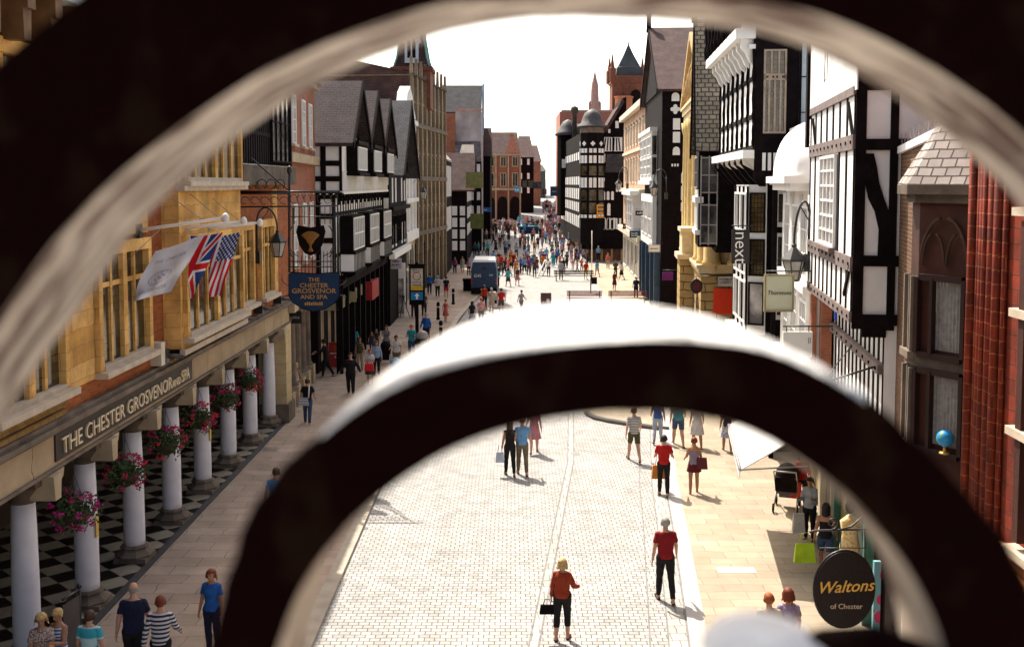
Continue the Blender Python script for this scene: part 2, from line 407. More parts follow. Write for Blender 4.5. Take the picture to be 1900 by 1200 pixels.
flagsl = brick('left_flagstones', (.36, .265, .20), (.44, .33, .255), (.18, .135, .105), .95, .55, .010, rough=.8, bump=.25, nvar=.2, nscale=1.1)
flagsr = brick('right_flagstones', (.33, .265, .19), (.40, .33, .24), (.20, .16, .12), .85, .42, .008, rough=.8, bump=.25, nvar=.15, nscale=.8)
base = mat('ground_earth', (.3, .28, .25), .9, .2, .2, .1)
g = sheet('ground', [(0, -2500)], [(0, 2500)], YS, base, -.16, nx=2)
KL = [(0, -3.8), (30, -3.8), (48, -3.9), (70, -3.4), (100, -1.5), (118, -1.5)]      # left kerb line
KR = [(0, 1.25), (21.2, 3.53), (26.9, 4.12), (31, 4.5), (36, 5.1), (45, 6.2), (60, 6.8), (118, 7)]   # right kerb line
road = sheet('road', [(0, -3.8), (48, -3.9), (70, -3.4), (100, -1.5), (118, -6), (150, -6), (190, -2), (400, 8)],
             [(0, 1.3), (21.2, 3.58), (36, 5.15), (45, 6.2), (60, 6.8), (118, 8.5), (160, 8.5), (400, 20)], YS, setts, 0.0)
YK = [-20, 0, 10, 15, 21.2, 26.9, 31, 36, 45, 48, 60, 70, 85, 100, 118]
def offset(l, d): return [(a, b + d) for a, b in l]
pl = sheet('left_pavement', [(0, -16)], offset(KL, -.3), YK, flagsl, .075)
pr = sheet('right_pavement', offset(KR, .34), [(0, 22)], YK, flagsr, .055)
def kerb(name, line, w, h, m_):
    b = MB()
    for i, Y in enumerate(YK):
        x = interp(line, Y)
        b.v += [(x, Y, -.05), (x, Y, h), (x + w, Y, h), (x + w, Y, -.05)]
    for i in range(len(YK) - 1):
        for k in range(3): b.f.append((i * 4 + k, i * 4 + k + 1, (i + 1) * 4 + k + 1, (i + 1) * 4 + k)); b.mi.append(0)
    return tag(b.build(name, m_), kind='structure')
kerb('left_kerb', KL, -.31, .085, mat('kerb_stone', (.40, .34, .27), .8, .2, 2, .3, 20))
kerb('right_kerb', KR, .35, .065, band)
# pale channels: beside the right kerb and down the middle of the road, with dark joints each side
dj = mat('dark_joint', (.17, .16, .15), .8, .3, 5, .2)
CL = [(0, -1.55), (19.8, .39), (33.8, 1.87), (60, 3.3), (118, 3.6)]
def strip(name, line, x0, x1, m_, dz, Y1=75):
    ys = [y for y in [-5, 5, 10, 15, 19.8, 21.2, 26.9, 31, 33.8, 36, 45, 60, 75] if y <= Y1]
    return sheet(name, offset(line, x0), offset(line, x1), ys, m_, dz)
strip('drain_channel', CL, -.07, .08, brick('channel_setts', (.33, .32, .30), (.42, .405, .38), (.14, .13, .12), .3, .35, .01, nvar=.2), .008)
strip('drain_joint', CL, -.11, -.07, dj, .004); strip('drain_joint', CL, .08, .12, dj, .004)
strip('channel_joint', KR, -.035, -.005, dj, .004, 45); strip('channel_joint', KR, -.42, -.39, dj, .004, 45)
strip('channel_joint', KR, -.78, -.75, dj, .004, 45)
strip('channel_setts', KR, -.385, -.04, brick('channel_setts', (.31, .30, .285), (.40, .385, .365), (.14, .13, .12), .3, .35, .01, nvar=.1), .006, 45)
# darker arcade threshold slab along the hotel
b = MB(); b.box(-8.42, -8.24, -5, 40, .0, .10); tag(b.build('threshold', mat('threshold_slab', (.05, .045, .045), .6, .3, 3)), kind='structure')
# inspection covers and a pale repair slab
def slab(name, u, v, w, l, m_, z, rz=0):
    p = gnd(u, v); b = MB(); c, s = math.cos(rz), math.sin(rz)
    q = [(-w / 2, -l / 2), (w / 2, -l / 2), (w / 2, l / 2), (-w / 2, l / 2)]
    q = [(p.x + x * c - y * s, p.y + x * s + y * c) for x, y in q]
    b.hexa([(x, y, z - .01) for x, y in q] + [(x, y, z) for x, y in q]); return b.build(name, m_)
tag(slab('inspection_cover', 1366, 1062, .85, .33, mat('cover_pale', (.72, .64, .48), .7, .1), .061), 'pale rectangular inset slab in the right pavement below the hanging oval sign', 'cover')
tag(slab('inspection_cover', 1480, 1062, .6, .33, flagsr, .062), 'flagstone-filled cover right of the pale slab on the right pavement', 'cover')
tag(slab('drain_grate', 1178, 850, .75, .5, mat('grate', (.26, .25, .24), .6, .4, 30), .006), 'grey grated drain in the setts at the feet of the striped walker', 'drain')
tag(slab('drain_grate', 1067, 841, .28, .35, mat('grate2', (.2, .19, .18), .6, .4, 30), .009), 'small grey drain in the middle channel of the road', 'drain')
tag(slab('inspection_cover', 500, 838, .5, .5, mat('cover_dk', (.22, .17, .13), .7, .3), .081), 'small square dark cover in the left pavement near the hotel columns', 'cover')
# curved raised kerb of the seating area at the right
b = MB(); pts = [gnd(u, v) for u, v in [(1088, 768), (1092, 772), (1105, 778), (1130, 784), (1165, 789), (1205, 795), (1240, 800)]]
b.tube([(p.x, p.y, .05) for p in pts], .11, 6)
tag(b.build('curved_kerb', mat('kerb_dark', (.12, .11, .10), .8, .2)), kind='structure')
b = MB(); top = [(p.x, p.y + .02, .062) for p in pts]; far = [(p.x + 2.5, p.y + 14, .062) for p in pts]
n = len(pts); b.add(top + far, [(i, i + 1, n + i + 1, n + i) for i in range(n - 1)]); tag(b.build('raised_paving', flagsr), kind='structure')

# ================================================================== BUILDING KIT
class Bld:
    def __init__(s, name, label, cat, P0, P1, out, depth=9, group=None):
        s.F = Frame(P0, P1, out); s.L = s.F.L; s.depth = depth
        s.root = thing(name, label, cat, (P0[0], P0[1], gz(P0[1])), 0, group)
        # the near end wall that faces the camera: a runs from the street corner away from the street
        back = (P0[0] - s.F.n.x * depth, P0[1] - s.F.n.y * depth)
        s.S = Frame(P0, back, tuple(-s.F.t)[:2]); s.g = gz(P0[1]) - 1.0
        s.wl = MB(); s.tb = MB(); s.trim = MB(); s.rf = MB()
    def wall(s, z0, z1, m_, d=0, a0=0, a1=None, name='wall', depth=None):
        b = MB(); b.fb(s.F, a0, s.L if a1 is None else a1, d, -(depth or s.depth), z0, z1); return b.build(name, m_, s.root)
    def win(s, a0, a1, z0, z1, nx=2, ny=2, fm=None, gm=None, d=0, fw=.06, side=False, arch=False, name='window', sill=None, bars=.03, ped=False):
        F = s.S if side else s.F
        b = MB(); b.m(1)
        b.fb(F, a0, a1, d + .004, d + .012, z0, z1)
        b.m(0)
        b.fb(F, a0, a0 + fw, d + .012, d + .07, z0, z1); b.fb(F, a1 - fw, a1, d + .012, d + .07, z0, z1)
        b.fb(F, a0 + fw, a1 - fw, d + .012, d + .068, z0, z0 + fw); b.fb(F, a0 + fw, a1 - fw, d + .012, d + .068, z1 - fw, z1)
        for i in range(1, nx):
            x = a0 + (a1 - a0) * i / nx; b.fb(F, x - bars / 2, x + bars / 2, d + .012, d + .055, z0 + fw, z1 - fw)
        for j in range(1, ny):
            z = z0 + (z1 - z0) * j / ny; b.fb(F, a0 + fw, a1 - fw, d + .012, d + .048, z - bars / 2, z + bars / 2)
        if sill:
            b.m(2); b.fb(F, a0 - .08, a1 + .08, d - .02, d + .16, z0 - .09, z0 - .002)
        if ped:
            b.m(2); b.fb(F, a0 - .12, a1 + .12, d, d + .18, z1 + .05, z1 + .16)
        return b.build(name, [fm or M['black'], gm or M['glass'], sill or M['sill']], s.root)
    def bars_v(s, b, a0, a1, z0, z1, n, w=.12, d=0, th=.05, side=False, ends=True):
        F = s.S if side else s.F
        r = range(n + 1) if ends else range(1, n)
        for i in r:
            x = a0 + (a1 - a0) * i / n
            x0, x1 = max(a0, x - w / 2), min(a1, x + w / 2)
            b.fb(F, x0, x1, d + .002, d + th, z0, z1)
    def rail(s, b, a0, a1, z, w=.18, d=0, th=.06, side=False):
        b.fb(s.S if side else s.F, a0, a1, d + .001, d + th, z - w / 2, z + w / 2)
    def gable_roof(s, a0, a1, ze, zr, m_, over=.35, back=None, verge=None, name='roof', th=.16, d=0):
        """ridge runs back from the street: gable faces the street"""
        F = s.F; am = (a0 + a1) / 2; bk = -(back or s.depth); h = a1 - a0
        sl = (zr - ze) / (h / 2); e = .3
        r = MB()
        r.add([F(a0 - e, d + over, ze - e * sl), F(am, d + over, zr), F(am, bk, zr), F(a0 - e, bk, ze - e * sl),
               F(a0 - e, d + over, ze - e * sl + th), F(am, d + over, zr + th), F(am, bk, zr + th), F(a0 - e, bk, ze - e * sl + th)],
              [(0, 3, 2, 1), (4, 5, 6, 7), (0, 1, 5, 4), (2, 3, 7, 6), (3, 0, 4, 7)])
        r.add([F(a1 + e, d + over, ze - e * sl), F(am, d + over, zr), F(am, bk, zr), F(a1 + e, bk, ze - e * sl),
               F(a1 + e, d + over, ze - e * sl + th), F(am, d + over, zr + th), F(am, bk, zr + th), F(a1 + e, bk, ze - e * sl + th)],
              [(0, 1, 2, 3), (4, 7, 6, 5), (0, 4, 5, 1), (2, 6, 7, 3), (3, 7, 4, 0)])
        o = r.build(name, m_, s.root)
        if verge:
            v = MB()
            for sg in (-1, 1):
                x0 = am + sg * (h / 2 + e)
                v.prism(F, [(x0, ze - e * sl - .16), (x0, ze - e * sl + .2), (am, zr + .2), (am, zr - .2)] if sg < 0 else
                        [(am, zr - .2), (am, zr + .2), (x0, ze - e * sl + .2), (x0, ze - e * sl - .16)], d + over, d + over + .07)
            v.build('bargeboard', verge, s.root)
        return o
    def gable_wall(s, a0, a1, ze, zr, m_, d=0, back=.5, name='gable'):
        b = MB(); b.prism(s.F, [(a0, ze), (a1, ze), ((a0 + a1) / 2, zr)], d, d - back); return b.build(name, m_, s.root)
    def pitched_roof(s, a0, a1, ze, zr, m_, over=.3, depth=None, name='roof', endwall=None, th=.15, e=.15, d=0):
        """ridge runs along the street"""
        F = s.F; dp = depth or s.depth; md = d - dp / 2
        sl = (zr - ze) / (dp / 2)
        r = MB(); lo = ze - over * sl
        for q in ((d + over, 1), (d - dp - over, -1)):
            x, sg = q
            pts = [F(a0 - e, x, lo), F(a1 + e, x, lo), F(a1 + e, md, zr), F(a0 - e, md, zr)]
            r.hexa(pts + [p + Vector((0, 0, th)) for p in pts])
        r.build(name, m_, s.root)
        rc = MB()
        n = max(3, int((a1 - a0) / .45))
        for i in range(n):
            x0 = a0 - e + (a1 - a0 + 2 * e) * i / n; x1 = a0 - e + (a1 - a0 + 2 * e) * (i + .94) / n
            rc.prism(F, [(x0, zr + th - .02), (x1, zr + th - .02), (x1, zr + th + .13), (x0, zr + th + .11)], md - .1, md + .1)
        rc.build('ridge_tiles', mat('ridge_tile', (.42, .25, .17), .8, .3, 3), s.root)
        if endwall:
            S = s.S; b = MB()
            b.prism(S, [(0 - d, ze), (dp - d, ze), (dp / 2 - d, zr)], -.3, 0); b.build('end_gable', endwall, s.root)
    def jetty(s, a0, a1, z, d0, d1, n=8, m_=None, h=.35, name='jetty_brackets'):
        b = MB(); F = s.F
        for i in range(n):
            x = a0 + (a1 - a0) * (i + .5) / n
            for k in range(3):
                dd = d0 + (d1 - d0) * (k / 3); de = d0 + (d1 - d0) * ((k + 1) / 3)
                b.fb(F, x - .06, x + .06, dd, de, z - h * (1 - k / 3), z)
        return b.build(name, m_ or M['black'], s.root)
    def band(s, z0, z1, d, m_, a0=None, a1=None, name='cornice', d0=0, side=False):
        b = MB(); b.fb(s.S if side else s.F, (-d if not side else 0) if a0 is None else a0, (s.L if not side else s.depth) if a1 is None else a1, d0, d, z0, z1)
        return b.build(name, m_, s.root)
    def chimney(s, a, dd, z0, z1, w=1.2, m_=None):
        b = MB(); F = s.F; b.fb(F, a - w / 2, a + w / 2, dd - .35, dd + .35, z0, z1); b.fb(F, a - w / 2 - .08, a + w / 2 + .08, dd - .43, dd + .43, z1 - .3, z1 - .12)
        b.m(1)
        for k in range(3): b.lathe(F(a - w / 3 + w / 3 * k, dd, z1), [(.13, 0), (.11, .45), (.13, .5)], 8)
        return b.build('chimney', [m_ or M['brickr'], mat('chimney_pot', (.38, .2, .12), .8)], s.root)
# ================================================================== LEFT SIDE
# ---- hotel with arcade
def hotel():
    B = Bld('hotel', 'brick and buff stone hotel with a white columned arcade over a chequered floor', 'hotel', (-8.3, 2), (-8.3, 39.9), (1, 0), 9)
    F = B.F; r = B.root; Y = lambda y: y - 2.0
    B.wall(4.45, 12.4, M['brickh'])
    # arcade room: back wall, floor, ceiling, end wall
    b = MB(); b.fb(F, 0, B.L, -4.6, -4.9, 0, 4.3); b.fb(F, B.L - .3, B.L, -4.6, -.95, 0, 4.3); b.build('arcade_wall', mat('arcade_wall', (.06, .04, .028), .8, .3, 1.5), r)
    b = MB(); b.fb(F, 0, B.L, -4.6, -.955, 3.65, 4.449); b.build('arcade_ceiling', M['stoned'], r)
    chk, n, p = newmat('chequer_floor')
    tc = n.nodes.new('ShaderNodeUVMap'); tc.uv_map = 'UVMap'
    mp = n.nodes.new('ShaderNodeMapping'); mp.inputs['Rotation'].default_value = (0, 0, R(45))
    ck = n.nodes.new('ShaderNodeTexChecker'); ck.inputs['Scale'].default_value = 1.75
    ck.inputs['Color1'].default_value = (.014, .011, .010, 1); ck.inputs['Color2'].default_value = (.40, .34, .26, 1)
    nz = n.nodes.new('ShaderNodeTexNoise'); nz.inputs['Scale'].default_value = 3
    mx = n.nodes.new('ShaderNodeMix'); mx.data_type = 'RGBA'; mx.blend_type = 'MULTIPLY'; mx.inputs[0].default_value = .5
    n.links.new(tc.outputs[0], mp.inputs[0]); n.links.new(mp.outputs[0], ck.inputs['Vector']); n.links.new(tc.outputs[0], nz.inputs['Vector'])
    n.links.new(ck.outputs[0], mx.inputs[6]); n.links.new(nz.outputs['Fac'], mx.inputs[7]); n.links.new(mx.outputs[2], p.inputs['Base Color'])
    p.inputs['Roughness'].default_value = .35
    b = MB(); b.fb(F, 0, B.L - .3, -4.6, -.125, 0, .095); b.build('arcade_floor', chk, r)
    # shop windows and a door in the arcade's back wall
    for y in (14, 19.5, 25, 30.5):
        w = B.win(Y(y), Y(y + 3.6), .9, 3.2, 4, 2, mat('brown_frame', (.09, .05, .03), .5), M['shopglass'], d=-4.6, fw=.1, name='shop_window')
    # fascia beam, mouldings
    b = MB(); b.fb(F, 0, B.L, -.95, -.001, 3.62, 4.3)
    fas = brick('fascia_stone', (.36, .26, .155), (.43, .32, .20), (.13, .085, .05), 1.35, .9, .012, off=0, bump=.2, nvar=.2); b.build('fascia', fas, r)
    b = MB(); b.fb(F, 0, B.L, 0, .10, 4.3, 4.38); b.fb(F, 0, B.L, 0, .2, 4.38, 4.47); b.fb(F, 0, B.L, 0, .12, 4.47, 4.56); b.fb(F, 0, B.L, 0, .05, 3.62, 3.68); b.build('cornice', M['stoneg'], r)
    # end pier
    b = MB(); b.fb(F, Y(38.95), Y(39.9), -.95, .06, .0, 3.62); b.build('end_pier', M['ashlarb'], r)
    b = MB(); b.fb(F, Y(38.85), Y(39.98), -.9, .16, .0, .75); b.build('pier_base', M['stoneg'], r)
    # lettering board
    pn = MB(); pn.fb(F, Y(19.25), Y(27.6), 0, .035, 3.76, 4.26); pn = pn.build('name_board', mat('name_board', (.035, .022, .018), .6, .3, 3), r)
    me = text_mesh("THE CHESTER GROSVENOR", .44, extrude=.02, align='LEFT', sx=1.17, offset=-.003)
    place_text(me, 'lettering', mat('letter_cream', (.70, .56, .36), .4, .1), (-8.245, 19.45, 3.85), (0, 1, 0), (0, 0, 1), pn)
    me = text_mesh("AND", .26, extrude=.02, align='LEFT', sx=1.2)
    place_text(me, 'lettering', MATS['letter_cream'], (-8.245, 25.85, 3.85), (0, 1, 0), (0, 0, 1), pn)
    me = text_mesh("SPA", .42, extrude=.02, align='LEFT', sx=.95)
    place_text(me, 'lettering', MATS['letter_cream'], (-8.245, 26.6, 3.85), (0, 1, 0), (0, 0, 1), pn)
    # columns
    wp = mat('column_paint', (.70, .68, .72), .55, .06, 3, .1, 40)
    for k in range(-1, 8):
        y = 19.0 + 2.78 * k; c = (-8.78, y, 0)
        b = MB(); b.lathe(c, [(.235, .36), (.24, .6), (.238, 1.6), (.22, 2.6), (.205, 3.13)], 28)
        col = b.build('column', wp, r)
        b = MB(); b.hexa([(-9.16, y - .38, .09), (-8.4, y - .38, .09), (-8.4, y + .38, .09), (-9.16, y + .38, .09)] + [(-9.14, y - .36, .2), (-8.42, y - .36, .2), (-8.42, y + .36, .2), (-9.14, y + .36, .2)])
        b.lathe(c, [(.44, .2), (.45, .24), (.40, .28), (.34, .33), (.30, .37), (.33, .40), (.31, .44), (.25, .46)], 8, smooth=False, a0=R(22.5)); b.build('column_base', M['stoneg'], col)
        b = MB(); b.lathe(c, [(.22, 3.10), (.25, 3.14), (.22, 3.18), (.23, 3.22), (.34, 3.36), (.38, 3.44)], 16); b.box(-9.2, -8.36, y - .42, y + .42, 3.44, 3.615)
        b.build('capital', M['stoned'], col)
        b = MB(); b.prism(F, [(Y(y) - .12, 3.15), (Y(y) + .12, 3.15), (Y(y) + .17, 3.6), (Y(y) - .17, 3.6)], -.38, .16)
        b.prism(F, [(Y(y) + .2, 3.3), (Y(y) + .5, 3.45), (Y(y) + .55, 3.6), (Y(y) + .2, 3.6)], -.36, .05); b.build('corbel', M['stone'], col)
    # first-floor mullioned windows
    st = M['ashlar']
    def hw(y0, y1, z0, z1, lights, tr, d=0.0, proud=.16):
        b = MB(); a0, a1 = Y(y0), Y(y1); b.m(1).fb(F, a0, a1, d + .003, d + .02, z0, z1); b.m(0)
        b.fb(F, a0 - .2, a0, d, d + proud, z0 - .1, z1 + .25); b.fb(F, a1, a1 + .2, d, d + proud, z0 - .1, z1 + .25)
        b.fb(F, a0, a1, d, d + proud, z1, z1 + .25)
        for i in range(1, lights):
            x = a0 + (a1 - a0) * i / lights; ww = .12 if lights >= 4 and i * 2 == lights else .055; b.fb(F, x - ww, x + ww, d + .02, d + (.12 if ww > .1 else .075), z0, z1)
        for i in range(lights):
            xa = a0 + (a1 - a0) * i / lights + (.055 if i else 0); xb = a0 + (a1 - a0) * (i + 1) / lights - (.055 if i < lights - 1 else 0)
            b.fb(F, xa, xb, d + .02, d + .06, tr - .05, tr + .05)
        b.m(2)
        nn = lights
        b.fb(F, a0 - .25, a1 + .25, d, d + proud + .16, z0 - .22, z0 - .1)
        b.prism(F, [(a0, z0 - .1), (a1, z0 - .1), (a1, z0 - .001), (a0, z0 - .001)], d + .02, d + proud + .02)
        return b.build('window', [st, M['leaded'], M['sill']], r)
    for (y0, y1, l) in ((16.9, 19.5, 4), (21.35, 24.1, 4), (32.2, 33.9, 3), (35.2, 36.9, 3)):
        hw(y0, y1, 5.15, 7.35, l, 6.75)
    for (y0, y1, l) in ((16.9, 19.5, 4), (21.35, 24.1, 4)): hw(y0, y1, 8.7, 10.9, l, 10.3)
    # buff stone strips and the projecting stone oriel
    b = MB(); b.fb(F, Y(19.75), Y(21.1), .0, .06, 4.95, 11.8); b.fb(F, 0, Y(16.6), 0, .06, 4.9, 11.8); b.fb(F, Y(16.6), Y(24.4), 0, .055, 7.7, 8.3); b.fb(F, Y(37.2), Y(37.9), 0, .05, 4.9, 8.6)
    b.build('stone_dressing', st, r)
    b = MB(); b.fb(F, Y(25.5), Y(31.3), 0, .42, 4.85, 11.8); b.build('oriel', st, r)
    hw(25.85, 31.0, 5.2, 7.3, 6, 6.7, .42, .12)
    hw(25.85, 31.0, 8.95, 10.9, 6, 10.3, .42, .12)
    b = MB(); b.fb(F, Y(25.35), Y(31.45), .42, .62, 8.62, 8.74); b.fb(F, Y(25.35), Y(31.45), .42, .55, 4.72, 4.85); b.build('string_course', M['sill'], r)
    ob = brick('ochre_brick', (.24, .13, .03), (.30, .17, .05), (.12, .08, .04), .3, .09, .012, nvar=.3)
    b = MB()
    for i in range(3):
        b.fb(F, Y(25.4), Y(31.4), 0, .36 - .1 * i, 4.72 - .06 * (i + 1), 4.72 - .06 * i); b.fb(F, Y(16.5), Y(19.7), 0, .12 - .03 * i, 4.93 - .08 * (i + 1), 4.93 - .08 * i)
    b.build('moulded_course', ob, r)
    b = MB(); b.fb(F, 0, Y(19.6), 0, .1, 4.56, 4.68); b.build('ochre_course', ob, r)
    # upper timbered end section with grey stone band
    b = MB(); b.fb(F, Y(31.45), Y(39.0), 0, .5, 8.75, 9.35); b.build('balcony_band', M['stoned'], r)
    b = MB(); b.m(0).fb(F, Y(31.45), Y(39.0), 0, .3, 9.35, 12.4); b.m(1)
    for i in range(26):
        a = Y(31.5) + 7.4 * i / 25; b.fb(F, a, a + .15, .302, .36, 9.4, 12.4)
    for z in (10.3, 11.4, 12.2): b.fb(F, Y(31.45), Y(39.0), .305, .37, z, z + .12)
    b.build('timbered_storey', [M['white'], M['black']], r)
    B.win(Y(35.6), Y(38.6), 9.5, 12.2, 4, 2, M['black'], M['glass'], d=.37)
    # eaves
    b = MB(); b.fb(F, 0, Y(31.3), -.2, .62, 11.95, 12.12); b.build('eaves', mat('eaves_paint', (.42, .46, .47), .6, .1), r)
    b = MB()
    for i in range(16):
        a = 6 + i * 1.05; b.prism(F, [(a, 11.1), (a + .25, 11.1), (a + .3, 11.95), (a - .05, 11.95)], .0, .5); b.fb(F, a - .02, a + .27, .5, .58, 11.6, 11.95)
    b.build('eaves_brackets', mat('bracket_oak', (.16, .08, .03), .7, .3), r)
    B.pitched_roof(0, B.L, 12.3, 15.0, M['slate'], over=.1)
    b = MB()
    for y in (24.9, 31.9, 34.55, 37.4): b.fb(F, Y(y) - .12, Y(y) + .12, .0, .28, 4.62, 4.95); b.tube([F(Y(y), .2, 4.8), F(Y(y) + .35, .5, 4.72)], .06, 6)
    b.build('floodlights', M['iron'], r)
    b = MB(); b.fb(F, Y(24.5), Y(24.78), .0, .26, 4.62, 5.15); b.build('alarm_box', M['creampaint'], r)
    for k, z, in ((1, 1.75), (4, 1.75)):
        y = 19.0 + 2.78 * k + (0 if k == 4 else 0)
        b = MB(); b.box(-8.545, -8.525, y - .12, y + .02, z - .2, z + .25); b.build('notice', mat('yellow_notice', (.62, .42, .08), .5, .2, 20), r)
    return B
hotel()

# ---- ornate bank-like building: stone ground floor with half columns, red brick above
def l_brick():
    B = Bld('brick_house', 'narrow red brick house with white sash windows above a grey stone ground floor', 'house', (-8.3, 40.0), (-8.85, 48.6), (1, 0), 8)
    B.wall(4.0, 12.9, M['brickr']); B.wall(0, 4.0, M['stoneg'], name='ground_floor', d=-.6, depth=7.4)
    for z0, z1 in ((4.0, 4.35), (9.6, 9.95), (12.9, 13.3)): B.band(z0, z1, .22, M['stone'], name='string_course')
    for z0, z1 in ((5.6, 8.0), (10.3, 12.2)):
        for a in (1.1, 4.0, 6.3): B.win(a, a + 1.05, z0, z1, 2, 4, M['whitepaint'], M['glassl'], sill=M['sill'], bars=.04, fw=.08)
    b = MB()
    for a in (.25, 1.9, 3.5, 5.1, 6.7): b.lathe(B.F(a + .25, -.32, 0), [(.34, 0), (.34, .9), (.30, .95), (.24, 1.05), (.22, 3.3), (.27, 3.4), (.33, 3.7)], 14)
    b.build('half_columns', M['stoneg'], B.root)
    b = MB()
    for a in (.25, 1.9, 3.5, 5.1, 6.7): b.fb(B.F, a - .12, a + .62, -.6, .06, 0, .85)
    b.build('column_pedestals', M['stone'], B.root)
    b = MB(); b.fb(B.F, 2.35, 3.3, -.595, -.57, 0, 3.2); b.build('door', M['dark'], B.root)
    B.pitched_roof(0, B.L, 13.3, 16.4, M['slate'], depth=8); B.chimney(6.5, -4, 15, 18.4)
l_brick()

def panel_grid(b, F, a0, a1, zs, n, w=.14, d=.022, d0=0.0, braces=()):
    """timber frame: horizontal rails at zs, n bays of studs between each pair; braces = (row, col) with a diagonal"""
    for z in zs: b.fb(F, a0, a1, d0 + .001, d0 + d + .008, z - w / 2, z + w / 2)
    for j, (za, zb) in enumerate(zip(zs, zs[1:])):
        k = n[j] if isinstance(n, (list, tuple)) else n
        for i in range(k + 1):
            x = a0 + (a1 - a0) * i / k
            b.fb(F, max(a0, x - w / 2), min(a1, x + w / 2), d0 + .001, d0 + d, za + w / 2, zb - w / 2)
        for (rj, ci, dr) in braces:
            if rj == j:
                x0 = a0 + (a1 - a0) * ci / k; x1 = a0 + (a1 - a0) * (ci + 1) / k
                b.bar(F, x0 if dr > 0 else x1, za, x1 if dr > 0 else x0, zb, w * .8, d0 + .002, d0 + d - .006)

# ---- three-gabled black and white department store
def l_gables():
    B = Bld('timber_building', 'black and white building with three tiled gables and overhanging upper storey', 'building', (-7.7, 49), (-7.55, 65.5), (1, 0), 10)
    F, S, r = B.F, B.S, B.root; L = B.L; g = L / 3
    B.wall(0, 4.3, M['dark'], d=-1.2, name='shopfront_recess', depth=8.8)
    B.wall(4.3, 8.3, M['white'], d=-.35, depth=9.6); B.wall(8.3, 10.75, M['white'], name='upper_wall')
    b = MB(); panel_grid(b, S, -.0, 3.4, [8.35, 9.0, 9.7, 10.65], 4, .24, .06, braces=((1, 2, 1),)); panel_grid(b, S, .35, 3.4, [4.4, 6.2, 7.3, 8.2], [4, 4, 4], .24, .06)
    b.build('side_timbers', M['black'], r)
    # front: white ribbed apron, oriel windows under each gable
    b = MB(); b.fb(F, 0, L, 0, .05, 8.3, 8.42); b.fb(F, 0, L, 0, .05, 10.55, 10.75)
    for i in range(66): b.fb(F, L * i / 66, L * i / 66 + .05, 0.002, .03, 8.42, 9.35)
    b.build('apron', M['whitepaint'], r)
    for k in range(3):
        a0 = g * k; am = a0 + g / 2
        B.gable_roof(a0, a0 + g, 10.75, 13.5, M['tiled'], over=.55, verge=M['black'], back=9)
        B.gable_wall(a0, a0 + g, 10.75, 13.35, M['black'])
        b = MB(); b.fb(F, am - 1.5, am + 1.5, 0, .5, 9.3, 10.6); b.fb(F, am - 1.65, am + 1.65, 0, .65, 9.15, 9.3); b.fb(F, am - 1.6, am + 1.6, 0, .6, 10.6, 10.78); b.build('oriel', M['black'], r)
        B.win(am - 1.4, am + 1.4, 9.4, 10.5, 8, 1, M['whitepaint'], M['glass'], d=.5, bars=.1)
        w = MB(); w.hexa([S(-.45, -a0 - g / 2 + 0, 9.4) for _ in range(8)]) if False else None
        b = MB()
        for q in range(-3, 4): b.bar(F, am + q * .45, 10.85, am + q * .28, 12.0 + .9 * (3 - abs(q)) / 3, .1, .01, .04)
        b.build('gable_struts', M['whitepaint'], r)
    B.jetty(0, L, 8.3, -.35, 0, 12, h=.5)
    # middle storey: mullioned oriels with white panels below
    b = MB(); panel_grid(b, F, 0, L, [4.4, 5.5, 7.4, 8.2], 22, .16, .03, -.35); b.build('timber_frame', M['black'], r)
    for k in range(3):
        am = g * k + g / 2
        b = MB(); b.m(0).fb(F, am - 1.7, am + 1.7, -.28, .35, 4.7, 5.5); b.m(1)
        for q in range(9): x = am - 1.7 + 3.4 * q / 8; b.fb(F, max(am - 1.7, x - .1), min(am + 1.7, x + .1), .351, .37, 4.7, 5.5)
        b.fb(F, am - 1.75, am + 1.75, -.28, .42, 5.5, 5.62); b.fb(F, am - 1.75, am + 1.75, -.28, .42, 4.58, 4.7)
        b.fb(F, am - 1.7, am + 1.7, -.28, .3, 5.62, 7.3)
        b.build('bay', [M['white'], M['black']], r)
        B.win(am - 1.6, am + 1.6, 5.68, 7.2, 6, 2, M['whitepaint'], M['leaded'], d=.3, bars=.08)
        B.win(.3, .0, 5.7, 7.1, 1, 1, M['whitepaint'], M['leaded'], d=0, side=True) if False else None
    # ground-level posts, beam, cream display windows, signs
    b = MB(); b.fb(F, 0, L, -1.1, .0, 4.0, 4.35)
    for i in range(10): b.fb(F, L * i / 9 - .13 if i else 0, min(L, L * i / 9 + .13), -.35, -.05, 0, 4.0)
    b.build('shopfront_posts', M['black'], r)
    for i in range(4): B.win(L * i / 9 + .3, L * (i + 1) / 9 - .3, .5, 3.1, 1, 1, M['iron'], mat('lit_display', (.46, .38, .28), .3, .4, 2), d=-1.19, name='display_window')
    b = MB(); b.fb(F, 0, 8, -1.0, -.2, 3.0, 3.55); b.build('shop_fascia', mat('olive_fascia', (.22, .2, .12), .7), r)
    b = MB(); b.fb(F, 8.9, 11.6, -.6, .08, 2.5, 3.5); b.build('red_panel', mat('red_panel', (.35, .02, .02), .6), r)
l_gables()

